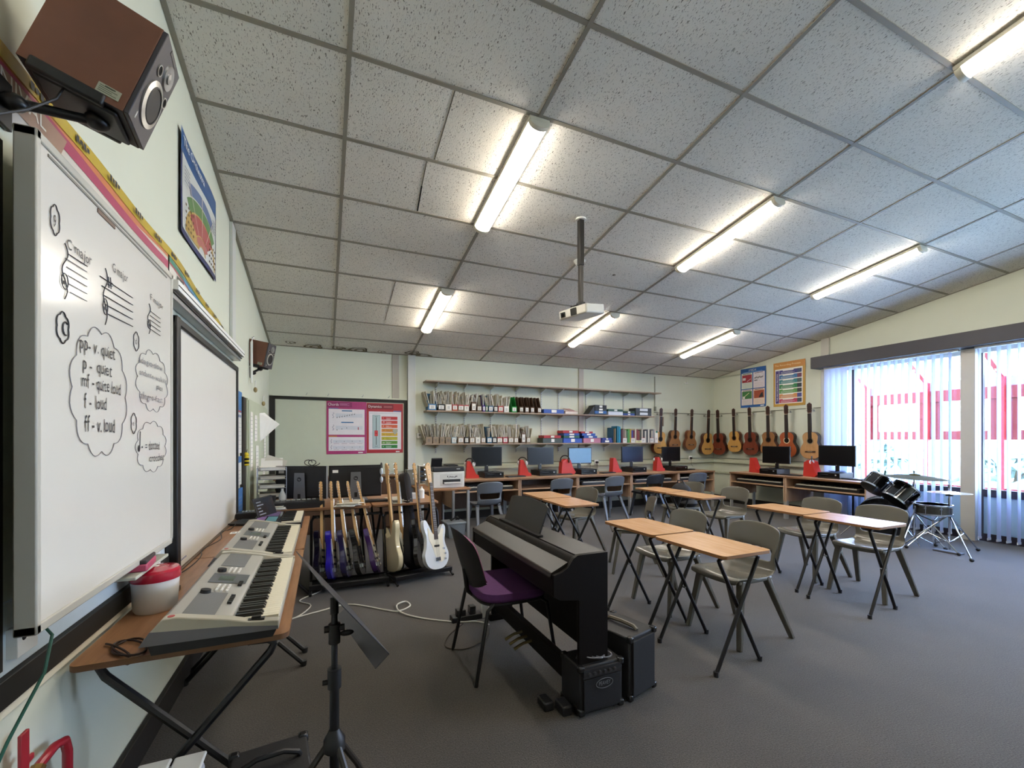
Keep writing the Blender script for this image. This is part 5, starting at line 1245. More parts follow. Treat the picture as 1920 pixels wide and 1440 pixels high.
m = MB(); m.cyl((0, 0, 0.12), (0, 0, 0.98), 0.009, CHROME, 10); m.cyl((0, 0, 0.12), (0, 0, 0.55), 0.013, CHROME, 10); m.ellipsoid((0, 0, 0.96), (0.012, 0.012, 0.012), BLACK, 8, 6); m.build('stand_tube', t)
tripod(t, 0, 0.28, 0.42, ph=1.0)
t = thing('hi_hat', 'hi hat cymbals on a chrome pedal stand in front of the blinds', 'cymbal', (6.98, 2.70, 0), 0, 'black drum kit')
for nm, z, s in (('top_cymbal', 0.735, 1), ('bottom_cymbal', 0.718, -1)):
    m = MB(); m.lathe([(0.20, z-0.008*s), (0.10, z+0.004*s), (0.04, z+0.010*s), (0.0, z+0.02*s)], mat('#d8d6c8', 0.25, metal=0.8) if s > 0 else BZ, 36); m.build(nm, t)
m = MB(); m.cyl((0, 0, 0.04), (0, 0, 0.70), 0.012, CHROME, 10); m.cyl((0, 0, 0.70), (0, 0, 0.90), 0.004, CHROME, 8); m.cyl((0, 0, 0.69), (0, 0, 0.71), 0.035, BLACK, 16); m.cyl((0, 0, 0.78), (0, 0, 0.83), 0.014, STEEL, 10); m.build('stand_tube', t)
tripod(t, 0, 0.42, 0.45, ph=-0.25)
m = MB(); m.bx(-0.05, 0.05, -0.12, 0.14, 0.0, 0.02, mat('#6a6a6a', 0.4, metal=0.7)); m.build('pedal', t, bevel=0.005)

# ------------------------------------------------------------ projector and smoke detector
pz = cz(3.4)
t = thing('ceiling_projector', 'white projector hanging from the ceiling on a dark pole', 'projector', (2.17, 3.4, 0))
m = MB(); m.bx(-0.024, 0.024, -0.024, 0.024, 2.98, pz, mat('#34322f', 0.4, metal=0.4)); m.bx(-0.019, 0.019, -0.019, 0.019, 2.62, 2.98, mat('#3f3c38', 0.35, metal=0.5)); m.build('pole', t, bevel=0.003)
m = MB(); m.cyl((0, 0, pz-0.015), (0, 0, pz), 0.05, WHITE, 20); m.build('ceiling_plate', t)
RP_ = Matrix.Translation((-0.0, -0.02, 2.55)) @ Matrix.Rotation(D(-76), 4, 'Z') @ Matrix.Rotation(D(8), 4, 'X')
m = MB(M=RP_); m.prism([(-0.17, -0.13), (0.17, -0.13), (0.175, 0.10), (0.15, 0.13), (-0.15, 0.13), (-0.175, 0.10)], -0.05, 0.03, mat('#d5d2c8', 0.35)); m.build('case', t, bevel=0.014, seg=3)
m = MB(M=RP_); m.box((-0.11, -0.135, -0.01), (0.05, 0.02, 0.045), mat('#1a1f1d', 0.2)); m.lathe([(0.02, 0), (0.017, 0.004), (0, 0.006)], SCREEN, 20, basis((-0.11, -0.146, -0.01), (1, 0, 0), (0, 0, 1), (0, -1, 0))); m.build('lens', t, bevel=0.003)
m = MB(M=RP_); m.box((0.02, -0.132, -0.008), (0.07, 0.01, 0.06), mat('#4b4a44', 0.5))
for k in range(6): m.box((0.02, -0.1375, -0.032+k*0.0095), (0.06, 0.003, 0.003), mat('#1d1c1a', 0.6))
m.build('vent_grille', t)
m = MB(); 
for k in range(4):
    a = D(45+90*k-52); m.tube([(0, 0, 2.63), (0.06*math.cos(a), 0.06*math.sin(a), 2.605), (0.11*math.cos(a), 0.11*math.sin(a)-0.02, 2.585)], 0.006, BLACK, 6)
m.bx(-0.03, 0.03, -0.03, 0.03, 2.60, 2.64, BLACK); m.build('mount_spider', t)
t = thing('smoke_detector', 'round white smoke detector on the ceiling behind the projector pole', 'smoke detector', (2.53, 3.99, cz(3.99)-0.004))
m = MB(); m.lathe([(0.062, 0), (0.062, -0.012), (0.05, -0.022), (0.047, -0.03), (0.04, -0.045), (0, -0.047)], WHITE, 28); m.build('cover', t)
m = MB(); m.lathe([(0.0485, -0.0215), (0.0472, -0.03)], mat('#5a584f', 0.6), 28); m.build('vent_ring', t)

# ------------------------------------------------------------ back desks
def mk_desk(w_, modesty):
    t = thing('computer_desk', '', 'desk'); dp = 0.76
    m = MB(); m.bx(0, w_, -dp, 0, 0.715, 0.74, DESKW); m.bx(0, w_, -dp-0.003, -dp, 0.713, 0.741, mat('#7d5a3c', 0.5)); m.build('worktop', t, bevel=0.002)
    for x in (0.0, w_-0.022):
        m = MB(); m.bx(x, x+0.022, -dp+0.01, -0.02, 0.30, 0.715, DESKW2); m.build('side_panel', t, bevel=0.002)
        for y in (-dp+0.05, -0.08):
            m = MB(); m.bx(x-0.004+0.0, x+0.024, y-0.03, y+0.03, 0.0, 0.32, SILVER); m.build('leg', t, bevel=0.004)
    m = MB(); m.bx(0.022, w_-0.022, -dp+0.02, -0.15, 0.545, 0.563, DESKW); m.build('keyboard_shelf', t, bevel=0.002)
    m = MB(); m.bx(0.022, w_-0.022, -0.10, -0.08, 0.20 if modesty else 0.45, 0.715, DARKW); m.build('modesty_panel', t)
    return t
DK = Maker(mk_desk)
DX_ = [(1.82, 1.12, True, 'computer desk beside the printer table, leftmost along the back wall'), (2.95, 1.10, True, 'computer desk under the shelves, second from the printer'), (4.06, 1.15, False, 'computer desk carrying the blue lit screen'),
       (5.22, 1.13, False, 'computer desk behind the dark charcoal chair'), (6.36, 0.95, False, 'computer desk at the corner end of the back wall run')]
for x, w_, md, lb in DX_: DK((w_, md), (x, 7.19, 0), 0, lb, 'back wall computer desks')
DK((1.10, False), (8.06, 6.08, 0), -PI/2, 'computer desk on the right wall under the dark red guitar', 'right wall computer desks')
DK((1.22, False), (8.06, 4.97, 0), -PI/2, 'computer desk on the right wall beside the drum kit', 'right wall computer desks')
KS = mat('#8f9092', 0.4)
def mk_midi(w_, c):
    t = thing('keyboard_instrument', '', 'keyboard'); cm_ = mat(c, 0.45)
    m = MB(); m.bx(-w_/2, w_/2, -0.14, 0.16, 0, 0.055, cm_); m.bx(-w_/2, w_/2, 0.02, 0.16, 0.055, 0.08, cm_); m.build('body', t, bevel=0.005)
    m = MB(); n = int(w_/0.0235)-2
    for k in range(n): m.bx(-w_/2+0.03+k*0.0235, -w_/2+0.03+k*0.0235+0.022, -0.145, 0.01, 0.045, 0.062, mat('#d8d4c6', 0.4))
    m.build('white_keys', t)
    m = MB()
    for k in range(n-1):
        if k % 7 not in (2, 6): m.bx(-w_/2+0.047+k*0.0235, -w_/2+0.059+k*0.0235, -0.08, 0.01, 0.062, 0.072, BLACK)
    m.build('black_keys', t)
    return t
MD = Maker(mk_midi)
for x, y, rz, w_, c, lb in [(2.40, 6.66, 0, 0.92, '#26272a', 'music keyboard on the shelf of the desk beside the printer'), (4.64, 6.66, 0, 0.92, '#26272a', 'music keyboard on the shelf of the desk with the blue lit screen'),
        (5.80, 6.66, 0, 0.90, '#2a2b2e', 'music keyboard on the desk shelf behind the dark charcoal chair'), (6.85, 6.66, 0, 0.80, '#2a2b2e', 'music keyboard on the shelf of the corner end desk'),
        (7.52, 5.53, -PI/2, 0.92, '#17181a', 'music keyboard under the right wall desk below the red guitars'), (7.52, 4.36, -PI/2, 0.98, '#17181a', 'music keyboard under the right wall desk beside the drums')]:
    MD((w_, c), (x, y, 0.563), rz, lb, 'music keyboards on the desk shelves')

# computers
def mk_mon(w_, sc=None):
    t = thing('monitor', '', 'monitor')
    m = MB(); m.bx(-w_/2, w_/2, 0, 0.03, 0.09, 0.09+w_*0.60, BLKM); m.build('screen_case', t, bevel=0.004)
    m = MB(); m.bx(-w_/2+0.012, w_/2-0.012, -0.002, 0.001, 0.105, 0.078+w_*0.60, sc or SCREEN); m.build('screen', t)
    m = MB(); m.bx(-0.03, 0.03, 0.03, 0.05, 0.0, 0.2, BLKM); m.lathe([(0.12, 0), (0.12, 0.008), (0.03, 0.018), (0, 0.018)], BLKG, 28, Matrix.Translation((0, 0.03, 0))); m.build('stand', t)
    m = MB(); m.lathe([(0.008, 0.0), (0.008, 0.001), (0, 0.001)], SILVER, 14, basis((0, -0.002, 0.098), (1, 0, 0), (0, 0, 1), (0, -1, 0))); m.build('logo', t)
    return t
BLUS = mat('#6f9cc4', 0.35, var=0.05)  # pale blue reflection painted into the screen colour
def mk_pc():
    t = thing('desktop_computer', '', 'computer')
    m = MB(); m.bx(-0.17, 0.17, -0.19, 0.17, 0, 0.095, BLACK); m.build('case', t, bevel=0.006)
    m = MB(); m.bx(-0.165, 0.165, -0.193, -0.189, 0.008, 0.088, BLKG); m.build('front_panel', t)
    m = MB(); m.bx(0.10, 0.122, -0.195, -0.192, 0.05, 0.07, SILVER); m.build('badge', t)
    m = MB(); m.bx(-0.12, 0.0, -0.195, -0.192, 0.062, 0.066, mat('#4a4b4f', 0.4)); m.build('disc_slot', t)
    return t
PC0 = None; MON = {}
def comp(x, y, rz, key, w_, mlb, plb, dz=0.095, dx=0, rot=0):
    global PC0
    p = mk_pc() if PC0 is None else dup(PC0); PC0 = PC0 or p
    p.location = (x, y, 0.741); p.rotation_euler = (0, 0, rz); p['label'] = plb; p['group'] = 'black desktop computers lying flat'
    mo = mk_mon(w_, key); off = Matrix.Rotation(rz, 3, 'Z') @ Vector((dx, 0.02, 0))
    mo.location = (x+off[0], y+off[1], 0.741+dz); mo.rotation_euler = (0, 0, rz+rot); mo['label'] = mlb; mo['group'] = 'black computer monitors'
comp(2.58, 6.85, 0.0, None, 0.54, 'black monitor on the back desk nearest the printer', 'flat black computer under the monitor nearest the printer', dx=-0.05)
comp(3.60, 6.87, 0.0, None, 0.52, 'black monitor second from the printer', 'flat black computer under the monitor second from the printer', dx=-0.04)
comp(4.42, 6.83, 0.0, BLUS, 0.50, 'monitor with a pale blue reflecting screen', 'flat black computer under the blue lit screen', dx=-0.06)
comp(5.60, 6.87, 0.0, mat('#1a2438', 0.15), 0.52, 'dark blue screened monitor below the row of books', 'flat black computer under the dark blue screened monitor', dx=0.0)
comp(6.62, 6.83, 0.05, None, 0.50, 'black monitor in front of the yellow guitar by the corner', 'flat black computer under the monitor nearest the corner', dx=-0.06)
comp(7.66, 5.40, -PI/2, None, 0.53, 'black monitor in front of the hanging brown guitar on the right wall', 'flat black computer with a white badge on the left desk of the right wall', dx=-0.0, dz=0.10)
comp(7.72, 4.40, -PI/2, None, 0.56, 'black monitor standing in front of the blinds', 'flat black computer on the desk beside the drums', dx=-0.0, dz=0.11)
for x, y, rz, lb in ((2.98, 6.70, 0.1, 'black mouse and flat keyboard between the first two computers'), (3.95, 6.78, 0, 'black typing keyboard pushed behind the second computer'), (4.9, 6.75, 0.2, 'black typing keyboard right of the blue lit screen'), (6.98, 6.8, 0.3, 'black typing keyboard near the corner of the back wall'), (7.55, 5.02, -PI/2, 'black typing keyboard on the left desk of the right wall'), (7.62, 4.05, -PI/2, 'black typing keyboard at the drum end of the right wall desk')):
    m = MB(); m.bx(-0.17, 0.17, -0.06, 0.06, 0, 0.016, BLACK)
    for i in range(4): m.bx(-0.16, 0.16, -0.05+i*0.026, -0.03+i*0.026, 0.016, 0.022, mat('#2a2b2e', 0.4))
    o = m.build('computer_keyboard', bevel=0.003); o.location = (x, y, 0.741); o.rotation_euler = (0, 0, rz); tag(o, lb, 'keyboard', 'black typing keyboards')
# printer on its own table
t = thing('side_table', 'brown side table with silver legs carrying the printer', 'table', (1.50, 6.02, 0))
m = MB(); m.bx(-0.36, 0.33, -0.42, 0.40, 0.695, 0.72, wood_mat('#8a6142', '#a27652', 0.4)); m.build('tabletop', t, bevel=0.004)
for a, b in ((-0.32, -0.36), (0.30, -0.38), (-0.32, 0.36), (0.30, 0.36)):
    m = MB(); m.bx(a-0.018, a+0.018, b-0.018, b+0.018, 0, 0.696, SILVER); m.build('leg', t, bevel=0.003)
t = thing('printer', 'white laser printer with a black top and tilted control screen', 'printer', (1.55, 5.94, 0.72), 0.03)
PW = mat('#d8d7d2', 0.4); PD = mat('#26272b', 0.4)
m = MB(); m.bx(-0.22, 0.22, -0.22, 0.22, 0, 0.22, PW); m.build('body', t, bevel=0.01)
m = MB(); m.bx(-0.218, 0.218, -0.222, 0.21, 0.22, 0.285, PD); m.build('top_cover', t, bevel=0.012)
m = MB(); m.bx(0.03, 0.18, -0.05, 0.15, 0.285, 0.30, BLACK); m.box((0.13, -0.224, 0.255), (0.05, 0.004, 0.014), SILVER); m.build('paper_feeder', t, bevel=0.004)
m = MB(); m.box((-0.14, -0.10, 0.34), (0.15, 0.03, 0.13), BLACK, r=((1, 0, 0), 0.35)); m.build('control_screen', t, bevel=0.006)
m = MB(); m.bx(-0.09, 0.16, -0.224, -0.219, 0.055, 0.115, mat('#111113', 0.5)); m.bx(-0.075, 0.15, -0.26, -0.215, 0.062, 0.078, PAPER); m.bx(-0.12, 0.19, -0.2235, -0.2195, 0.03, 0.19, mat('#c9c8c2', 0.4)); m.build('paper_slot', t)
m = MB(); rn = random.Random(2)
for k in range(9): m.box((-0.02+k*0.016, -0.2245, 0.145+rn.uniform(-0.01, 0.01)), (0.011, 0.002, rn.uniform(0.008, 0.02)), INK)
m.build('printed_label', t)
# storage box
t = thing('storage_box', 'translucent grey plastic storage box on the floor by the table leg', 'box', (1.70, 6.0, 0), 0.05)
m = MB(); BXM = mat('#8f98a0', 0.25, trans=0.0, alpha=0.75)
m.prism([(-0.11, 0), (0.11, 0), (0.135, 0.20), (-0.135, 0.20)], -0.14, 0.14, BXM, basis((0, 0, 0), (1, 0, 0), (0, 0, 1), (0, -1, 0))); m.build('tub', t, bevel=0.006)
m = MB(); m.bx(-0.145, 0.145, -0.155, 0.155, 0.195, 0.212, mat('#a9b2ba', 0.3)); m.build('rim', t, bevel=0.004)
m = MB(); rn = random.Random(4); pts = [(rn.uniform(-0.09, 0.09), rn.uniform(-0.09, 0.09), 0.22+rn.uniform(0, 0.05)) for k in range(14)]; m.tube(pts, 0.008, BLACK, 6)
o = m.build('cable_heap'); o.location = (1.70, 6.0, 0); tag(o, 'heap of black cables on top of the plastic storage box', 'cables')
# white framed document holder and grey box on the desk behind the guitars
for i, (x, y, w_, h, c, lb) in enumerate(((1.15, 6.3, 0.14, 0.22, '#8b8f90', 'grey upright file box beside the printer'), (1.36, 6.38, 0.17, 0.27, '#dcdad4', 'white frame of pigeonholes left of the printer'))):
    t = thing('desk_organiser', lb, 'organiser', (x, y, 0.72), 0, 'organisers left of the printer'); fm = mat(c, 0.5)
    m = MB(); m.bx(-w_/2, w_/2, -0.06, 0.10, 0, 0.01, fm); m.bx(-w_/2, w_/2, -0.06, 0.10, h-0.01, h, fm); m.bx(-w_/2, -w_/2+0.01, -0.06, 0.10, 0, h, fm); m.bx(w_/2-0.01, w_/2, -0.06, 0.10, 0, h, fm); m.bx(-w_/2, w_/2, 0.09, 0.10, 0, h, fm)
    if i == 0: m.bx(-w_/2, w_/2, -0.06, -0.05, 0, h, fm)
    m.build('case', t, bevel=0.002)
    if i == 1:
        m = MB(); rn = random.Random(9)
        for k in range(10): m.box((rn.uniform(-0.05, 0.05), -0.02+0.01*k*0.5, 0.03+k*0.022), (0.06, 0.05, 0.012), (PAPER, mat('#4b6b9a', 0.6), INK)[k % 3])
        m.build('contents', t)
# red triangular headphone stands with headphones
REDP = mat('#c0332b', 0.45, var=0.05)
def mk_stand(wide):
    t = thing('headphone_stand', '', 'stand')
    m = MB(); P = [(-0.11, 0), (0.11, 0), (0.10, 0.05), (0.06, 0.06), (0.0, 0.20), (-0.04, 0.28), (-0.09, 0.28)] if not wide else [(-0.14, 0), (0.12, 0), (0.16, 0.04), (0.10, 0.13), (0.05, 0.26), (-0.03, 0.285), (-0.12, 0.24)]
    m.prism(P, -0.06, 0.06, REDP, basis((0, 0, 0), (1, 0, 0), (0, 0, 1), (0, -1, 0))); m.build('body', t, bevel=0.004); return t
def mk_hp(c):
    t = thing('headphones', '', 'headphones'); cm_ = mat(c, 0.35)
    m = MB(); m.tube([(0, 0.085*math.cos(a), 0.085*math.sin(a)) for a in [PI*k/14 for k in range(15)]], 0.009, BLACK, 8); m.build('headband', t)
    for s in (-1, 1):
        m = MB(); m.lathe([(0.0, -0.014), (0.034, -0.012), (0.038, 0.0), (0.034, 0.012), (0, 0.014)], cm_, 20, basis((0, s*0.075, -0.01), (1, 0, 0), (0, 0, 1), (0, -1, 0))); m.build('ear_cup', t)
    return t
ST_ = Maker(mk_stand); HP_ = Maker(mk_hp)
for i, (x, y, rz, wd, hp, lb) in enumerate([(2.24, 6.80, -0.15, False, '#c9c9c9', 'beside the printer'), (3.22, 6.85, -0.15, False, '#d9d9d9', 'between the first two monitors'), (4.05, 6.82, 0, True, '#4a3a34', 'overlapping the blue lit screen'),
        (5.18, 6.88, 0, False, None, 'left of the dark blue screen'), (6.22, 6.84, 0, False, '#c9c9c9', 'left of the corner monitor'), (7.66, 5.78, -1.7, False, None, 'at the left of the right wall desks'), (7.68, 4.74, -1.9, True, '#d9dcf0', 'between the right wall monitors')]):
    ST_((wd,), (x, y, 0.741), rz, 'red slanted headphone stand '+lb, 'red headphone stands')
    if hp: HP_((hp,), (x-0.045*math.cos(rz), y-0.045*math.sin(rz)-0.02, 1.0-(0.0 if wd else 0.02)), rz+0.9, 'headphones hanging on the red stand '+lb, 'headphones on the red stands')
# wall sockets above the desks
for i, (x, y, z, w_) in enumerate(((4.78, 7.19, 0.93, 'b'), (4.95, 7.19, 0.93, 'b'), (7.42, 7.19, 0.97, 'b'), (8.14, 5.12, 0.95, 'r'), (8.14, 4.98, 0.96, 'r'))):
    lb = ('double socket with a black plug right of the blue lit screen', 'socket with hanging cables left of the red triangle stand', 'socket with a black plug under the third hanging guitar', 'socket with a black plug below the orange guitar', 'socket with a square adaptor below the tan guitar')[i]
    m = MB(M=onback(x, z, y) if w_ == 'b' else onright(y, z, x)); m.box((0, 0, 0.005), (0.09, 0.085, 0.01), WHITE); m.box((0.0, -0.005, 0.025), (0.045, 0.04, 0.04), BLACK); m.tube([(0, -0.02, 0.03), (0.01, -0.06, 0.035), (0.0, -0.14, 0.03), (0.04, -0.19, 0.05)], 0.003, BLACK, 6)
    tag(m.build('wall_socket', bevel=0.002), lb, 'socket', 'wall sockets above the desks')
m = MB(M=onback(1.46, 1.44)); m.box((0, 0, 0.015), (0.085, 0.085, 0.03), WHITE); m.box((0, 0.01, 0.031), (0.03, 0.02, 0.002), mat('#6d7168', 0.4)); tag(m.build('thermostat', bevel=0.003), 'small white thermostat on the wall right of the black panel', 'thermostat')
m = MB(M=onback(6.47, 2.05)); m.box((0, 0.34, 0.01), (0.018, 0.65, 0.02), mat('#9fa293', 0.6)); m.box((0.0, -0.02, 0.02), (0.04, 0.09, 0.035), mat('#77786c', 0.5)); tag(m.build('wall_conduit', bevel=0.002), 'thin wall conduit with a small box above the shelf end', 'conduit')
m = MB(M=onback(7.35, 2.62)); m.box((0, 0, 0.01), (0.10, 0.02, 0.02), WHITE); m.box((0.02, 0.02, 0.01), (0.02, 0.03, 0.02), WHITE); tag(m.build('cable_clip', bevel=0.002), 'small white cable box high on the back wall near the corner', 'box')
m = MB(M=onback(6.68, 1.76)); m.box((0, 0, 0.02), (0.028, 0.20, 0.03), mat('#7c6a5c', 0.5)); tag(m.build('wall_sensor', bevel=0.004), 'thin brown bar beside the first hanging guitar neck', 'bar')

# ------------------------------------------------------------ big all-in-one computers behind the guitars
def mk_aio():
    t = thing('all_in_one_computer', '', 'computer')
    m = MB(); m.bx(-0.265, 0.265, -0.01, 0.025, 0.03, 0.37, BLKM); m.bx(-0.25, 0.25, -0.02, -0.01, 0.05, 0.35, BLACK); m.bx(0.262, 0.2665, -0.012, 0.026, 0.03, 0.37, mat('#8b8d90', 0.3)); m.build('screen_case', t, bevel=0.008)  # pale strip paints the lit right edge of the black case
    SF = mat('#77787c', 0.35, metal=0.5)
    m = MB(); m.prism([(-0.06, 0.0), (0.06, 0.0), (0.05, 0.30), (-0.05, 0.30)], 0.035, 0.05, SF, F3); m.build('stand_spine', t, bevel=0.003)
    m = MB(); m.box((0, 0.06, 0.052), (0.03, 0.05, 0.002), BLACK, F3); m.build('cable_hole', t)
    m = MB(); m.lathe([(0.022, 0.0505), (0.022, 0.052), (0, 0.052)], INK, 20, F3 @ Matrix.Translation((0, 0.235, 0))); m.text('hp', -0.012, 0.227, 0.024, SILVER, z=0.0525, M=F3); m.build('logo', t)
    m = MB(); m.bx(-0.12, 0.12, -0.10, 0.10, 0, 0.012, SF); m.build('foot', t, bevel=0.004)
    m = MB(); m.box((-0.20, 0.31, 0.0205), (0.055, 0.03, 0.001), PAPER, F3); m.build('asset_label', t)
    return t
a1 = mk_aio(); a1.location = (-0.215, 5.0, 0.731); a1.rotation_euler = (0, 0, -0.42); a1['label'] = 'left large black all in one computer seen from behind'; a1['group'] = 'large computers seen from behind'
a2 = dup(a1, (0.31, 4.93, 0.731), 0.0, 'right large black all in one computer seen from behind the guitar necks')
t = thing('low_cupboard', 'low dark brown cupboard along the back wall behind the guitar tables', 'cupboard', (0.55, 7.2, 0))
m = MB(); m.bx(-1.18, 1.20, -0.32, 0.0, 0, 0.80, DARKW); m.build('body', t, bevel=0.003)
for k in range(4): m = MB(); m.bx(-1.16+k*0.59, -0.59+k*0.59, -0.338, -0.32, 0.04, 0.77, wood_mat('#503a2c', '#5f4535', 0.5, (30, 30, 3))); m.build('door', t, bevel=0.002)
m = MB(); m.bx(-1.20, 1.22, -0.35, 0.0, 0.80, 0.822, wood_mat('#6b4a32', '#7d5a3e', 0.45)); m.build('top', t, bevel=0.002)
# clutter on that table
rn = random.Random(11)
CL = [('paper_stack', -0.42, 4.60, 0.73, 'stack of white paperwork left of the large computers'), ('paper_stack', 0.22, 4.55, 0.73, 'loose white papers in front of the right large computer'), ('paper_stack', 0.72, 4.62, 0.73, 'white paper lying behind the cream bass guitar')]
for nm, x, y, z, lb in CL:
    m = MB()
    for k in range(7): m.box((rn.uniform(-0.02, 0.02), rn.uniform(-0.02, 0.02), 0.004+k*0.005), (0.19, 0.26, 0.004), PAPER if k % 2 else PAPER2, r=((0, 0, 1), rn.uniform(-0.3, 0.3)))
    o = m.build(nm, smooth=False); o.location = (x, y, z-0.0); tag(o, lb, 'papers', 'paper stacks on the tables')
t = thing('letter_tray', 'stack of wire letter trays full of paper beside the cupboard', 'tray', (-0.50, 5.14, 0.73), 0.1)
for k in range(4):
    m = MB(); z = 0.06+k*0.09; m.bx(-0.13, 0.13, -0.16, 0.16, z, z+0.004, STEEL); m.tube([(-0.13, -0.16, z+0.03), (0.13, -0.16, z+0.03), (0.13, 0.16, z+0.03), (-0.13, 0.16, z+0.03)], 0.004, STEEL, 6, closed=True); m.build('tray', t)
    m = MB(); m.box((0, 0, z+0.02), (0.22, 0.28, 0.03), PAPER if k % 2 else PAPER2, r=((0, 0, 1), 0.03*k)); m.build('papers', t)
m = MB()
for a in (-0.13, 0.13):
    for b in (-0.16, 0.16): m.cyl((a, b, 0), (a, b, 0.36), 0.004, STEEL, 6)
m.build('frame', t)
m = MB(); m.box((0, 0, 0), (0.20, 0.002, 0.14), PAPER, r=((1, 0, 0), -0.5)); m.box((0.03, 0.02, 0.01), (0.2, 0.002, 0.12), PAPER2, r=((0, 1, 0), 0.35)); o = m.build('loose_sheet'); o.location = (-0.50, 5.14, 1.12); tag(o, 'curled white sheets on top of the letter trays', 'papers')
m = MB(); m.lathe([(0, 0), (0.03, 0), (0.032, 0.09), (0.02, 0.12), (0.012, 0.14), (0.012, 0.16), (0, 0.16)], mat('#cfd6da', 0.2, alpha=0.7), 16); o = m.build('plastic_bottle'); o.location = (-0.38, 4.85, 0.73); tag(o, 'small clear plastic bottle left of the large computers', 'bottle')
m = MB(); m.lathe([(0, 0), (0.035, 0), (0.04, 0.10), (0.03, 0.10), (0.0, 0.09)], BLACK, 16); o = m.build('pen_pot'); o.location = (-0.47, 4.80, 0.73); tag(o, 'black cup by the wall beside the pad controller', 'cup')
t = thing('hand_gel_tub', 'small clear tub with a white bottle behind the bass guitars', 'tub', (0.86, 4.78, 0.73))
m = MB(); m.bx(-0.09, 0.09, -0.06, 0.06, 0, 0.06, mat('#c9cdd0', 0.3, alpha=0.8)); m.build('tray', t, bevel=0.006)
m = MB(); m.lathe([(0, 0), (0.03, 0), (0.03, 0.09), (0.01, 0.11), (0.01, 0.13), (0, 0.13)], WHITE, 14, Matrix.Translation((0.13, 0.0, 0))); m.build('bottle', t)
m = MB(); m.bx(-0.16, 0.16, -0.05, 0.05, 0, 0.02, BLACK); o = m.build('computer_keyboard', bevel=0.003); o.location = (0.52, 4.70, 0.73); tag(o, 'black typing keyboard below the right large computer', 'keyboard', 'black typing keyboards')
m = MB(); m.tube([(-0.16+0.045*math.cos(a)+0.003*k, 5.0-0.002*k, 1.134+0.03*math.sin(a)) for k, a in enumerate([0.5*i for i in range(26)])], 0.004, BLACK, 6); tag(m.build('cable_coil'), 'black cable coil showing above the left large computer', 'cable')
t = thing('headphone_hook', 'pair of headphones with pale cups hanging at the edge of the right large computer', 'headphones', (0.575, 4.90, 1.0))
m = MB(); m.tube([(0.0, 0.05*math.cos(a), 0.07+0.05*math.sin(a)) for a in [PI*k/10 for k in range(11)]], 0.007, BLACK, 8); m.build('headband', t)
for z in (0.03, -0.06):
    m = MB(); m.ellipsoid((0, 0, z), (0.018, 0.03, 0.035), mat('#b9c4d0', 0.3), 14, 8); m.build('ear_cup', t)
# ------------------------------------------------------------ wall shelving
ORD = ['first', 'second', 'third', 'fourth', 'fifth', 'sixth', 'seventh', 'eighth', 'ninth', 'tenth', 'eleventh', 'twelfth', 'thirteenth', 'fourteenth', 'fifteenth', 'sixteenth', 'seventeenth', 'eighteenth', 'nineteenth', 'twentieth', 'twenty first', 'twenty second', 'twenty third', 'twenty fourth']
UX = [1.74, 2.24, 2.73, 3.23, 3.75, 4.12, 4.74, 5.17, 5.65, 6.14]
UPM = mat('#c6c8c2', 0.4, var=0.03, metal=0.2)
for k, x in enumerate(UX):
    m = MB(); m.bx(-0.012, 0.012, -0.010, 0.0, 0, 1.22, UPM)
    for i in range(38): m.bx(-0.007, 0.007, -0.0112, -0.0098, 0.02+i*0.032, 0.034+i*0.032, mat('#56584f', 0.8))
    o = m.build('shelf_upright', smooth=False); o.location = (x, 7.248, 1.14); tag(o, 'slotted metal shelf upright, %s from the left' % ORD[k], 'shelf upright', 'slotted shelf uprights')
for z, xa, xb, lb in ((2.345, 1.52, 6.42, 'empty top wall shelf'), (1.855, 1.53, 6.24, 'middle wall shelf holding magazine files and flat boxes'), (1.310, 1.50, 6.40, 'bottom wall shelf holding files, box files and a row of books')):
    t = thing('wall_shelf', lb, 'shelf', (1.5, 7.235, z), 0, 'long wall shelves')
    m = MB(); m.bx(xa-1.5, xb-1.5, -0.25, 0.0, -0.022, 0, SHELFW); m.build('shelf_board', t, bevel=0.002)
    for x in UX:
        m = MB(); m.prism([(0.0, -0.024), (-0.20, -0.024), (-0.20, -0.032), (-0.02, -0.085), (0.0, -0.085)], -0.008, 0.008, UPM, basis((x-1.5, 0, 0), (0, 1, 0), (0, 0, 1), (1, 0, 0))); m.build('bracket', t)
rnf = random.Random(21)
PC = [mat('#efece4', 0.8, var=0.05), mat('#c6c0ae', 0.8, var=0.05), mat('#e2dfd8', 0.8, var=0.03), mat('#c4bda8', 0.8, var=0.05), mat('#c9cac6', 0.8, var=0.04)]
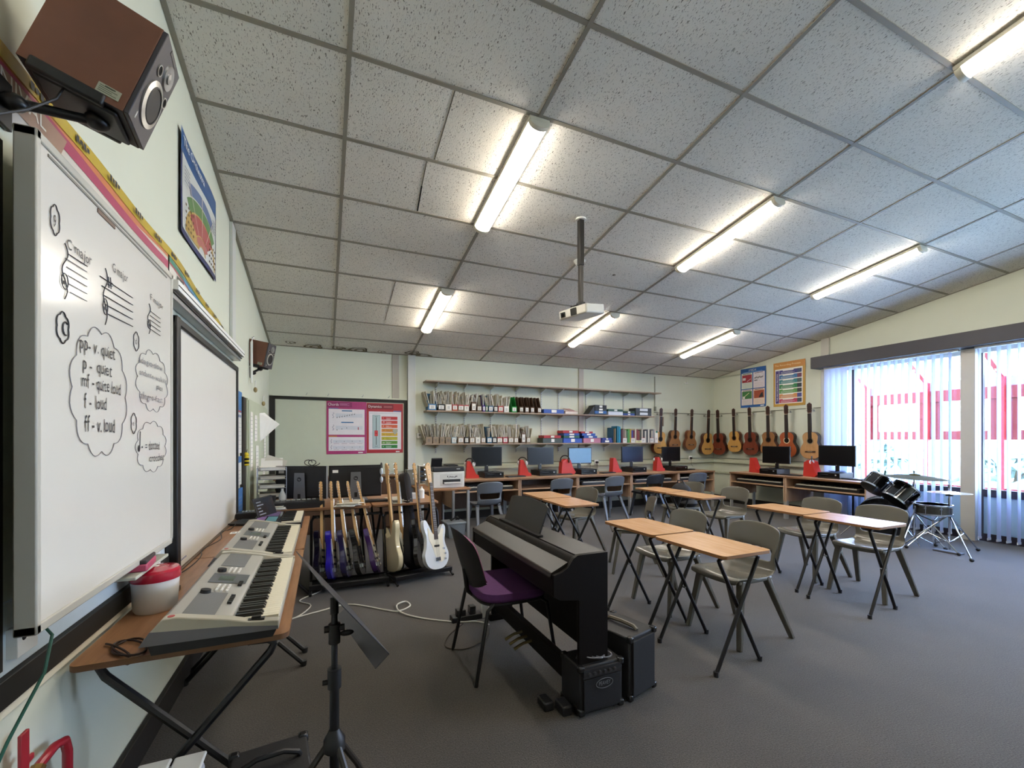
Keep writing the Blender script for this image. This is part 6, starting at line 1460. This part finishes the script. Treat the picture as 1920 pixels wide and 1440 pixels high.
def mfile(x0, x1, z, colr, label, papers=6, ph=0.29, lean=0, front=0.105, lab='#e6e4dc', stain=None, side=True, ptone=None):
    w_ = x1-x0-0.004; t = thing('magazine_file', label, 'file', ((x0+x1)/2, 7.02, z), 0, 'magazine files on the shelves')
    if lean: t.rotation_euler = (0, D(lean), 0); t.location.z += abs(math.sin(D(lean)))*w_/2
    cm_ = mat(colr, 0.65, var=0.06, scale=25)
    m = MB(); P = [(0, 0), (0, front), (0.03, front+0.01), (0.10, 0.29), (0.20, 0.29), (0.20, 0)]
    B = basis((0, 0, 0), (0, 1, 0), (0, 0, 1), (1, 0, 0))
    for s in (-1, 1): m.prism(P, s*w_/2, s*(w_/2-0.003), cm_, B)
    m.bx(-w_/2, w_/2, 0.0, 0.003, 0, front, cm_); m.bx(-w_/2, w_/2, 0.197, 0.20, 0, 0.29, cm_); m.bx(-w_/2, w_/2, 0, 0.20, 0, 0.003, cm_)
    m.build('holder', t, smooth=False)
    if lab:
        m = MB(); m.bx(-w_*0.36, w_*0.36, -0.0015, 0, 0.022, front*0.82, mat(lab, 0.6))
        for i in range(3): m.bx(-w_*0.22, w_*0.20, -0.002, -0.0015, front*0.3+i*0.016, front*0.3+0.006+i*0.016, mat('#4d4f57', 0.6))
        if stain: m.bx(-w_*0.47, w_*0.47, -0.0012, 0, front*0.82, front, mat(stain, 0.6))
        m.build('file_label', t, smooth=False)
    if papers:
        m = MB(); fan = rnf.uniform(-13, 9)
        for i in range(papers):
            u = (i+0.5)/papers-0.5; h = ph*rnf.uniform(0.86, 1.13); a = D(rnf.uniform(-5, 5)+fan+u*26)
            m.box((u*(w_-0.014)+math.sin(a)*h/2, 0.105, 0.004+h/2), (rnf.choice((0.0025, 0.004, 0.006)), rnf.uniform(0.15, 0.19), h), ptone or rnf.choice(PC), r=((0, 1, 0), a))
        m.build('papers', t, smooth=False)
    return t
CB_ = '#8d7c68'; DB = '#5b4535'; WH = '#d5d2ca'; BK = '#26272a'
ZM, ZL = 1.856, 1.311
mid = [(1.56, 1.70, '#3f6e93', 'blue magazine file at the left end of the middle shelf', 5, 0.29, 0), (1.72, 1.84, BK, 'black magazine file of leaning papers, second on the middle shelf', 7, 0.29, 0), (1.85, 1.96, WH, 'white magazine file with a black oval label on the middle shelf', 8, 0.29, 0),
       (1.965, 2.06, '#b5583f', 'orange edged magazine file, fourth on the middle shelf', 6, 0.3, 0), (2.065, 2.17, CB_, 'cardboard file with a wide white label and red edge on the middle shelf', 5, 0.28, 0), (2.175, 2.26, WH, 'narrow white file with red edge, sixth on the middle shelf', 5, 0.29, 0),
       (2.30, 2.39, DB, 'dark brown file with a tall white label leaning left on the middle shelf', 4, 0.29, 0), (2.40, 2.49, DB, 'dark brown file with a low white label beside the purple one', 3, 0.28, 0), (2.50, 2.555, '#4c2f86', 'purple file with a pink label on the middle shelf', 1, 0.27, 0),
       (2.56, 2.60, '#2f7a5e', 'thin green folder on the middle shelf beside the purple file', 1, 0.27, 0), (2.61, 2.70, '#3c5f80', 'blue fronted file holding pink and grey papers on the middle shelf', 5, 0.29, 0), (2.71, 2.785, BK, 'black fronted file in the centre of the left group on the middle shelf', 5, 0.28, 0),
       (2.79, 2.89, '#b04a4a', 'red edged cream file left of the white one on the middle shelf', 6, 0.29, 0), (2.90, 3.0, WH, 'white file beside the green one on the middle shelf', 6, 0.27, 0), (3.05, 3.15, '#1f8a3c', 'bright green empty magazine file on the middle shelf', 0, 0.29, 0),
       (3.20, 3.28, DB, 'brown empty file directly right of the green one', 0, 0.29, 0), (3.31, 3.39, DB, 'brown empty file, second right of the green one', 0, 0.29, 0), (3.42, 3.50, DB, 'brown empty file, third right of the green one', 0, 0.29, 0), (3.56, 3.64, DB, 'brown empty file at the right end of its group on the middle shelf', 0, 0.29, 0)]
for k, (a, b, c, lb, n, h, ln) in enumerate(mid):
    mfile(a, b, ZM, c, lb, n, h, ln, stain='#b04a4a' if k in (3, 4, 5, 12) else None, front=0.105 if k != 6 else 0.16)
low = [(1.52, 1.63, CB_, 5), (1.64, 1.74, CB_, 7), (1.75, 1.84, CB_, 7), (1.85, 1.945, CB_, 6), (1.955, 2.04, '#9fb0b8', 7), (2.06, 2.17, CB_, 6), (2.18, 2.255, BK, 2), (2.27, 2.365, CB_, 7), (2.375, 2.465, WH, 3), (2.475, 2.56, CB_, 7), (2.58, 2.68, '#33607f', 1),
       (2.685, 2.765, BK, 5), (2.77, 2.875, CB_, 8), (2.88, 2.975, '#b03a4a', 6), (2.985, 3.09, CB_, 7), (3.095, 3.18, CB_, 8), (3.24, 3.325, '#6a564a', 2), (3.34, 3.42, CB_, 6)]
NMC = {CB_: 'cardboard', '#9fb0b8': 'pale patterned', BK: 'black fronted', WH: 'white', '#33607f': 'blue', '#b03a4a': 'red fronted', '#6a564a': 'grey brown'}
for k, (a, b, c, n) in enumerate(low):
    mfile(a, b, ZL, c, '%s magazine file on the bottom shelf, %s from the left' % (NMC[c], ORD[k]), n, 0.30, 0, lab='#e6e4dc' if k > 3 else '#8a7a66', stain='#b04a4a' if k in (12,) else None, front=0.105 if k != 16 else 0.19)
def bfile(x0, x1, z0, h, c, label, y=7.0, d=0.22, lid=None, rz=0, lw=0.25, lab='#e6e6e2', tilt=0):
    t = thing('box_file', label, 'box file', ((x0+x1)/2, y, z0), rz, 'flat box files on the shelves'); w_ = x1-x0
    if tilt: t.rotation_euler = (0, D(tilt), rz)
    m = MB(); m.bx(-w_/2, w_/2, 0, d, 0, h-0.006, mat(c, 0.5)); m.build('case', t, bevel=0.003)
    m = MB(); m.bx(-w_/2-0.002, w_/2+0.002, -0.003, d, h-0.006, h, mat(lid or c, 0.5)); m.build('lid', t, bevel=0.001)
    if lab: m = MB(); m.bx(-w_*lw/2, w_*lw/2, -0.0045, -0.002, h*0.2, h*0.85, mat(lab, 0.6)); m.build('label', t)
    return t
bfile(3.68, 4.10, ZM, 0.075, '#3456a8', 'wide blue box file on the middle shelf')
bfile(4.13, 4.40, ZM, 0.05, '#d8cfc8', 'flat white and red box on the middle shelf', lid='#a8313c', lab=None)
o = bfile(4.20, 4.34, ZM+0.052, 0.012, '#c9a09c', 'small pink booklet on top of the flat white and red box', d=0.18, lab=None); o.rotation_euler = (D(14), 0, 0.15); o.location.z += 0.005
bfile(4.79, 5.06, ZM, 0.018, '#2c3038', 'thin black box under the blue one on the middle shelf', lab=None)
bfile(4.79, 5.06, ZM+0.019, 0.055, '#2b5fa0', 'blue box file in the dark leaning pile on the middle shelf', lw=0.35)
bfile(4.79, 5.06, ZM+0.075, 0.05, '#232529', 'black box file second from top of the dark pile on the middle shelf', lw=0.3)
o = bfile(4.79, 5.06, ZM+0.126, 0.06, '#1a1b1e', 'black box file topmost of the dark pile on the middle shelf', lw=0.25)
m = MB(); m.prism([(-0.14, 0), (0.0, 0), (0.0, 0.17)], 0, 0.2, mat('#1a1b1e', 0.5), basis((4.785, 7.21, ZM), (1, 0, 0), (0, 0, 1), (0, -1, 0))); tag(m.build('folder'), 'black folder flap leaning at the left of the dark pile of boxes', 'folder')
bfile(5.10, 5.45, ZM, 0.07, '#c9cfdc', 'white box file under the green one on the middle shelf', lab=None); bfile(5.10, 5.45, ZM+0.071, 0.045, '#23483a', 'green box file on top of the white one', lw=0.2)
bfile(5.46, 5.74, ZM, 0.04, '#2a4690', 'flat navy box file right of the white one on the middle shelf', lw=0.2); bfile(5.46, 5.74, ZM+0.041, 0.045, '#23402f', 'flat green box file on top of the navy one', lw=0.2)
bfile(5.77, 6.17, ZM, 0.078, '#3a4048', 'lower dark box file with wide pale label at the middle shelf right end', lw=0.5, lab='#ccd2de'); bfile(5.77, 6.17, ZM+0.079, 0.078, '#3a4048', 'upper dark box file with wide pale label at the middle shelf right end', lw=0.5, lab='#ccd2de')
bfile(3.66, 4.07, ZL, 0.09, '#3b4644', 'dark grey box file with a red lid on the bottom shelf', lw=0.16); o = bfile(3.68, 4.04, ZL+0.091, 0.05, '#a8262e', 'red lid box on top of the dark grey box file', lw=0.2)
bfile(4.09, 4.50, ZL, 0.09, '#2c52b0', 'blue box file at the base of the tallest pile on the bottom shelf', lw=0.2); bfile(4.10, 4.44, ZL+0.091, 0.045, '#22584c', 'green box file in the tallest pile on the bottom shelf', lw=0.3); bfile(4.10, 4.44, ZL+0.137, 0.045, '#274a9a', 'blue box file near the top of the tallest pile', lw=0.3); bfile(4.08, 4.42, ZL+0.183, 0.05, '#a8262e', 'red box file topmost of the tallest pile on the bottom shelf', lw=0.2)
bfile(4.53, 4.92, ZL, 0.09, '#b4738c', 'pink box file on the bottom shelf', lw=0.18); bfile(4.54, 4.84, ZL+0.091, 0.045, '#274a9a', 'blue box file resting on the pink one', lw=0.3); bfile(4.50, 4.80, ZL+0.137, 0.045, '#2c57b0', 'second blue box file above the pink one', lw=0.3); bfile(4.48, 4.74, ZL+0.183, 0.035, '#a8262e', 'red box file topmost above the pink one', lw=0.35)
bfile(4.94, 5.20, ZL, 0.055, '#25357a', 'navy box file beside the teal folder on the bottom shelf', lw=0.35); bfile(4.96, 5.18, ZL+0.056, 0.04, '#2d3f95', 'navy box file upper one beside the teal folder', lw=0.2)
# folders and the row of books
bk = [(5.22, 0.012, 0.30, '#1f5570', 'dark teal folder at the left of the row of books'), (5.27, 0.012, 0.28, '#b9a486', 'beige patterned folder beside the dark teal one'), (5.32, 0.04, 0.33, '#176f8c', 'tall teal folder, tallest in the row of books'), (5.37, 0.03, 0.32, '#2aa0c4', 'bright cyan folder in the row of books')]
cols = ['#5a2c34', '#7a6a5a', '#a39a8c', '#3f6e3c', '#4f9a48', '#b5922e', '#41408c', '#6a2b3a', '#c7bba4', '#7a2f35', '#8a4a3a', '#3f4a3c', '#b9b4a4', '#2f3036', '#c9c4b8', '#4b4f56', '#d0ccc0', '#3a3b42', '#b4aea0', '#8f9096', '#cfcabd', '#2c8a7c']
x = 5.42
for k, c in enumerate(cols):
    w_ = (0.92)/len(cols); bk.append((x, w_*0.9, 0.26+0.02*math.sin(k*1.7), c, 'thin book spine in the row on the bottom shelf, %s from the cyan folder' % ORD[k])); x += w_
for (x, w_, h, c, lb) in bk:
    t = thing('book', lb, 'book', (x+w_/2, 7.01, ZL), 0, 'books on the bottom shelf')
    m = MB(); m.bx(-w_/2, w_/2, 0, 0.004, 0, h, mat(c, 0.5)); m.bx(-w_/2, -w_/2+0.002, 0, 0.19, 0, h, mat(c, 0.5)); m.bx(w_/2-0.002, w_/2, 0, 0.19, 0, h, mat(c, 0.5)); m.build('cover', t, smooth=False)
    m = MB(); m.bx(-w_/2+0.002, w_/2-0.002, 0.004, 0.185, 0.003, h-0.004, PAPER2); m.build('pages', t, smooth=False)
for i, (x, w_, h) in enumerate(((5.50, 0.09, 0.10), (5.70, 0.09, 0.10), (5.96, 0.09, 0.10), (6.18, 0.09, 0.10), (5.85, 0.13, 0.05), (6.30, 0.08, 0.20))):
    m = MB(); m.bx(-w_/2, w_/2, 0, 0.003, 0, h, mat('#dcd9d4' if i != 4 else '#ddd79a', 0.6)); m.bx(-w_/2, w_/2, -0.0005, 0.0035, h-0.008, h, mat('#a8323c', 0.6) if i < 4 else PAPER)
    for k in range(3): m.bx(-w_*0.3, w_*0.25, -0.001, 0, h*0.3+k*0.015, h*0.3+0.005+k*0.015, mat('#55586a', 0.6))
    o = m.build('shelf_label', smooth=False); o.location = (x, 7.0, ZL); tag(o, ('white label card, leftmost below the row of books', 'white label card, second below the row of books', 'white label card, third below the row of books', 'white label card, fourth below the row of books', 'pale yellow label low on the row of books', 'tall pinkish label card at the right end of the books')[i], 'label', 'label cards before the books')

# ------------------------------------------------------------ posters on the back wall
def stave(m, x0, x1, y, mt, g=0.009):
    for i in range(5): m.rect(x0, y+i*g, x1, y+i*g+0.0015, 0.003, mt)
NAVY = mat('#2b3f70', 0.5)
def treble(m, x, y, h, mt):
    p = []
    for k in range(26):
        a = k/25; p.append((x+0.011*math.sin(a*10)*(1-0.2*a)*h/0.08, y+h*(1-a), 0.0035))
    m.tube(p, 0.0022, mt, 4); m.lathe([(0.006*h/0.08, 0), (0, 0.001)], mt, 10, Matrix.Translation((x-0.004, y+0.004, 0.003)))
def poster(name, M, w_, h, edge, label):
    t = thing('poster', label, 'poster'); t.matrix_world = M; m = MB(); n = 8; vs = []
    for j in range(2):
        for i in range(n+1): vs.append((w_*i/n, h*j, 0.001+0.002*math.sin(i*1.3)))
    m.add(vs, [(i, i+1, n+2+i, n+1+i) for i in range(n)], mat(edge, 0.35, var=0.06)); return t, m
t, m = poster('chords', onback(0.035, 1.15, 7.226), 0.585, 0.82, '#a83a72', 'magenta Chords poster with music staves, left of the two back wall posters')
m.rect(0.005, 0.73, 0.37, 0.81, 0.0032, mat('#8a2c60', 0.4)); m.text('Chords', 0.02, 0.750, 0.155, WHITE, z=0.0038, height=0.042)
for i in range(3): m.rect(0.19, 0.755+i*0.014, 0.33-0.03*(i % 2), 0.760+i*0.014, 0.0038, mat('#c98bb0', 0.5))
m.rect(0.03, 0.705, 0.17, 0.715, 0.0032, mat('#2c6c9c', 0.4)); m.rect(0.03, 0.30, 0.555, 0.70, 0.0032, mat('#dcd8de', 0.5)); m.rect(0.03, 0.05, 0.555, 0.265, 0.0032, mat('#dcd8de', 0.5)); m.rect(0.03, 0.268, 0.15, 0.285, 0.0034, mat('#c27a3c', 0.5))
m.rect(0.22, 0.665, 0.37, 0.682, 0.0036, mat('#2c6c9c', 0.4)); m.rect(0.21, 0.485, 0.39, 0.502, 0.0036, mat('#2c6c9c', 0.4)); m.rect(0.46, 0.012, 0.53, 0.03, 0.0036, WHITE)
ST3 = mat('#a8acb8', 0.6)
for y in (0.575, 0.385): m.rect(0.13, y-0.005, 0.525, y+0.055, 0.0034, mat('#c9ccd6', 0.5)); stave(m, 0.06, 0.525, y, ST3); treble(m, 0.095, y-0.015, 0.085, NAVY)
for i in range(8): m.lathe([(0.007, 0), (0, 0.001)], INK, 8, Matrix.Translation((0.15+i*0.036, 0.565+i*0.008, 0.004))); m.rect(0.156+i*0.036, 0.565+i*0.008, 0.158+i*0.036, 0.59+i*0.008, 0.0042, INK)
for i in range(3): m.lathe([(0.007, 0), (0, 0.001)], INK, 8, Matrix.Translation((0.15+i*0.07, 0.375+i*0.016, 0.004)))
for i in range(3): m.lathe([(0.008, 0), (0, 0.001)], mat('#a43c50', 0.5), 8, Matrix.Translation((0.46, 0.385+i*0.014, 0.004)))
for y in (0.18, 0.085):
    m.rect(0.09, y-0.005, 0.54, y+0.04, 0.0034, mat('#c9ccd6', 0.5)); stave(m, 0.05, 0.54, y, ST3, 0.007); treble(m, 0.068, y-0.01, 0.06, NAVY)
    for i in range(4): m.lathe([(0.006, 0), (0, 0.001)], mat('#6c6472', 0.5), 8, Matrix.Translation((0.14+i*0.115, y+0.01+0.004*i, 0.004))); m.rect(0.10+i*0.115, y-0.018, 0.18+i*0.115, y-0.014, 0.004, mat('#8a6c84', 0.5))
m.build('sheet', t, smooth=False)
t, m = poster('dynamics', onback(0.625, 1.16, 7.228), 0.565, 0.80, '#a82c38', 'red Dynamics poster with a fader and coloured bars, right of the magenta one')
m.rect(0.01, 0.705, 0.41, 0.785, 0.0032, mat('#7c2030', 0.4)); m.text('Dynamics', 0.025, 0.727, 0.20, WHITE, z=0.0038, height=0.040)
for i in range(2): m.rect(0.26, 0.733+i*0.015, 0.39, 0.738+i*0.015, 0.0038, mat('#c98a8c', 0.5))
m.rect(0.03, 0.055, 0.535, 0.665, 0.0032, mat('#d9d6dc', 0.5)); m.rect(0.41, 0.67, 0.535, 0.682, 0.0034, mat('#3a86c4', 0.4)); m.rect(0.04, 0.635, 0.52, 0.639, 0.0036, mat('#8a8a90', 0.5))
m.rect(0.085, 0.075, 0.205, 0.61, 0.0034, mat('#8fa4aa', 0.4)); m.rect(0.095, 0.085, 0.195, 0.60, 0.0036, mat('#a8bbc0', 0.4)); m.rect(0.139, 0.13, 0.147, 0.57, 0.0038, INK); m.box((0.143, 0.315, 0.006), (0.05, 0.09, 0.006), mat('#c4454a', 0.4)); m.box((0.143, 0.315, 0.0095), (0.03, 0.02, 0.002), mat('#a83036', 0.4)); m.rect(0.12, 0.105, 0.165, 0.11, 0.0038, INK); m.rect(0.12, 0.582, 0.165, 0.587, 0.0038, INK)
DYN = [('<', 'Crescendo', '#b8323a'), ('ff', 'Fortissimo', '#c0403a'), ('f', 'Forte', '#cc5c3c'), ('mf', 'Mezzo forte', '#d0893c'), ('mp', 'Mezzo piano', '#ccA63a'), ('p', 'Piano', '#b4b03a'), ('pp', 'Pianissimo', '#5a8c34'), ('>', 'Diminuendo', '#287a38')]
for i, (a, b, c) in enumerate(DYN):
    y = 0.535-i*0.0655; m.rect(0.225, y, 0.475, y+0.052, 0.0036, mat(c, 0.45)); tcx = WHITE if i not in (3, 4, 5) else mat('#6a5a20', 0.5)
    m.text(a, 0.245, y+0.018, 0.012*len(a)+0.006, tcx, z=0.0042, height=0.02); m.text(b, 0.295, y+0.024, 0.0085*len(b), tcx, z=0.0042, height=0.013); m.rect(0.295, y+0.01, 0.295+0.07+0.01*(i % 3), y+0.014, 0.0042, tcx)
m.rect(0.45, 0.012, 0.51, 0.028, 0.0036, WHITE)
m.build('sheet', t, smooth=False)
m = MB(); m.prism([(0, 0.07), (0.03, 0.09), (0.085, 0.08), (0.08, 0.04), (0.05, 0.0), (0.03, 0.0)], 0, 0.006, mat('#a3a698', 0.6)); o = m.build('paper_scrap'); o.matrix_world = onback(1.02, 1.46, 7.222); tag(o, 'small grey scrap of paper stuck over the red poster', 'paper')
# right wall posters
t, m = poster('midi', onright(6.54, 2.05, 8.19), 0.58, 0.82, '#2c5c9c', 'blue bordered poster with four picture panels on the right wall')
m.text('MIDI', 0.20, 0.755, 0.16, WHITE, z=0.004, height=0.04); m.rect(0.05, 0.735, 0.5, 0.742, 0.004, mat('#8fb0d8', 0.5))
for i in (0, 1):
    for j in (0, 1):
        x, y = 0.025+i*0.275, 0.05+j*0.345; m.rect(x, y, x+0.255, y+0.325, 0.0034, (mat('#d8cfd0', 0.5), mat('#e0c8b4', 0.5), mat('#cfd8cc', 0.5), mat('#dcd2d8', 0.5))[(i+j*2) % 4 if not (i == 1 and j == 0) else 1])
        m.rect(x+0.03, y+0.302, x+0.22, y+0.312, 0.004, INK)
        c = {(0, 1): '#9c3440', (1, 1): '#cfcad0', (0, 0): '#3c7440', (1, 0): '#9c4a30'}[(i, j)]
        m.rect(x+0.015, y+0.13, x+0.24, y+0.29, 0.004, mat(c, 0.5, var=0.3, scale=20))
        for k in range(5): m.rect(x+0.02, y+0.02+k*0.02, x+0.23, y+0.024+k*0.02, 0.004, mat('#a8a0a4', 0.6))
for i in range(9): m.box((0.335+i*0.022, 0.60+0.006*(i % 3), 0.0045), (0.016, 0.03, 0.001), mat('#5a5658', 0.6))
m.box((0.36, 0.55, 0.0045), (0.07, 0.014, 0.001), INK); m.prism([(0.42, 0.19), (0.52, 0.20), (0.51, 0.30), (0.47, 0.27)], 0.0042, 0.0052, INK); m.box((0.14, 0.26, 0.0045), (0.16, 0.014, 0.001), mat('#c8c49c', 0.5), r=((0, 0, 1), 0.6)); m.box((0.08, 0.21, 0.005), (0.05, 0.05, 0.001), mat('#ded8d0', 0.5)); m.box((0.09, 0.60, 0.0045), (0.07, 0.05, 0.001), mat('#cfc4c8', 0.5)); m.box((0.20, 0.57, 0.0045), (0.10, 0.012, 0.001), mat('#cfc4c8', 0.5), r=((0, 0, 1), 0.5))
m.rect(0.46, 0.015, 0.54, 0.033, 0.004, WHITE)
m.build('sheet', t, smooth=False)
t, m = poster('recording', onright(5.80, 2.02, 8.19), 0.62, 0.86, '#b99040', 'golden bordered poster with rainbow bars on the right wall')
m.rect(0.0, 0.74, 0.62, 0.855, 0.0032, mat('#c08444', 0.45)); m.text('The Recording Process', 0.03, 0.785, 0.50, mat('#e8d4a8', 0.5), z=0.004, height=0.035); m.rect(0.035, 0.05, 0.57, 0.73, 0.0034, WHITE); m.rect(0.045, 0.06, 0.56, 0.72, 0.0037, mat('#e6e2dc', 0.5))
m.rect(0.045, 0.06, 0.115, 0.70, 0.004, mat('#4a3a7c', 0.5)); m.text('THE RECORDING PROCESS', 0.095, 0.10, 0.54, WHITE, z=0.0045, height=0.028, rot=PI/2)
for i, c in enumerate(('#b03a54', '#cc8a54', '#5a944c', '#2c7c48', '#3a8084', '#3a70a0', '#3c3c7c')):
    y = 0.065+i*0.093; m.rect(0.12, y, 0.555, y+0.078, 0.004, mat(c, 0.45, var=0.1)); m.rect(0.19, y+0.062, 0.40, y+0.078, 0.0044, WHITE); m.rect(0.47, y, 0.555, y+0.078, 0.0044, mat(('#3c4450', '#4a4a86', '#3c3f3c', '#2f3440', '#4c5c60', '#6c3c54', '#3f4a6a')[i], 0.5, var=0.5, scale=40))
    for k in range(3): m.rect(0.15, y+0.012+k*0.014, 0.38+0.04*(k % 2), y+0.016+k*0.014, 0.0044, mat('#cfcfcf', 0.5))
m.build('sheet', t, smooth=False)
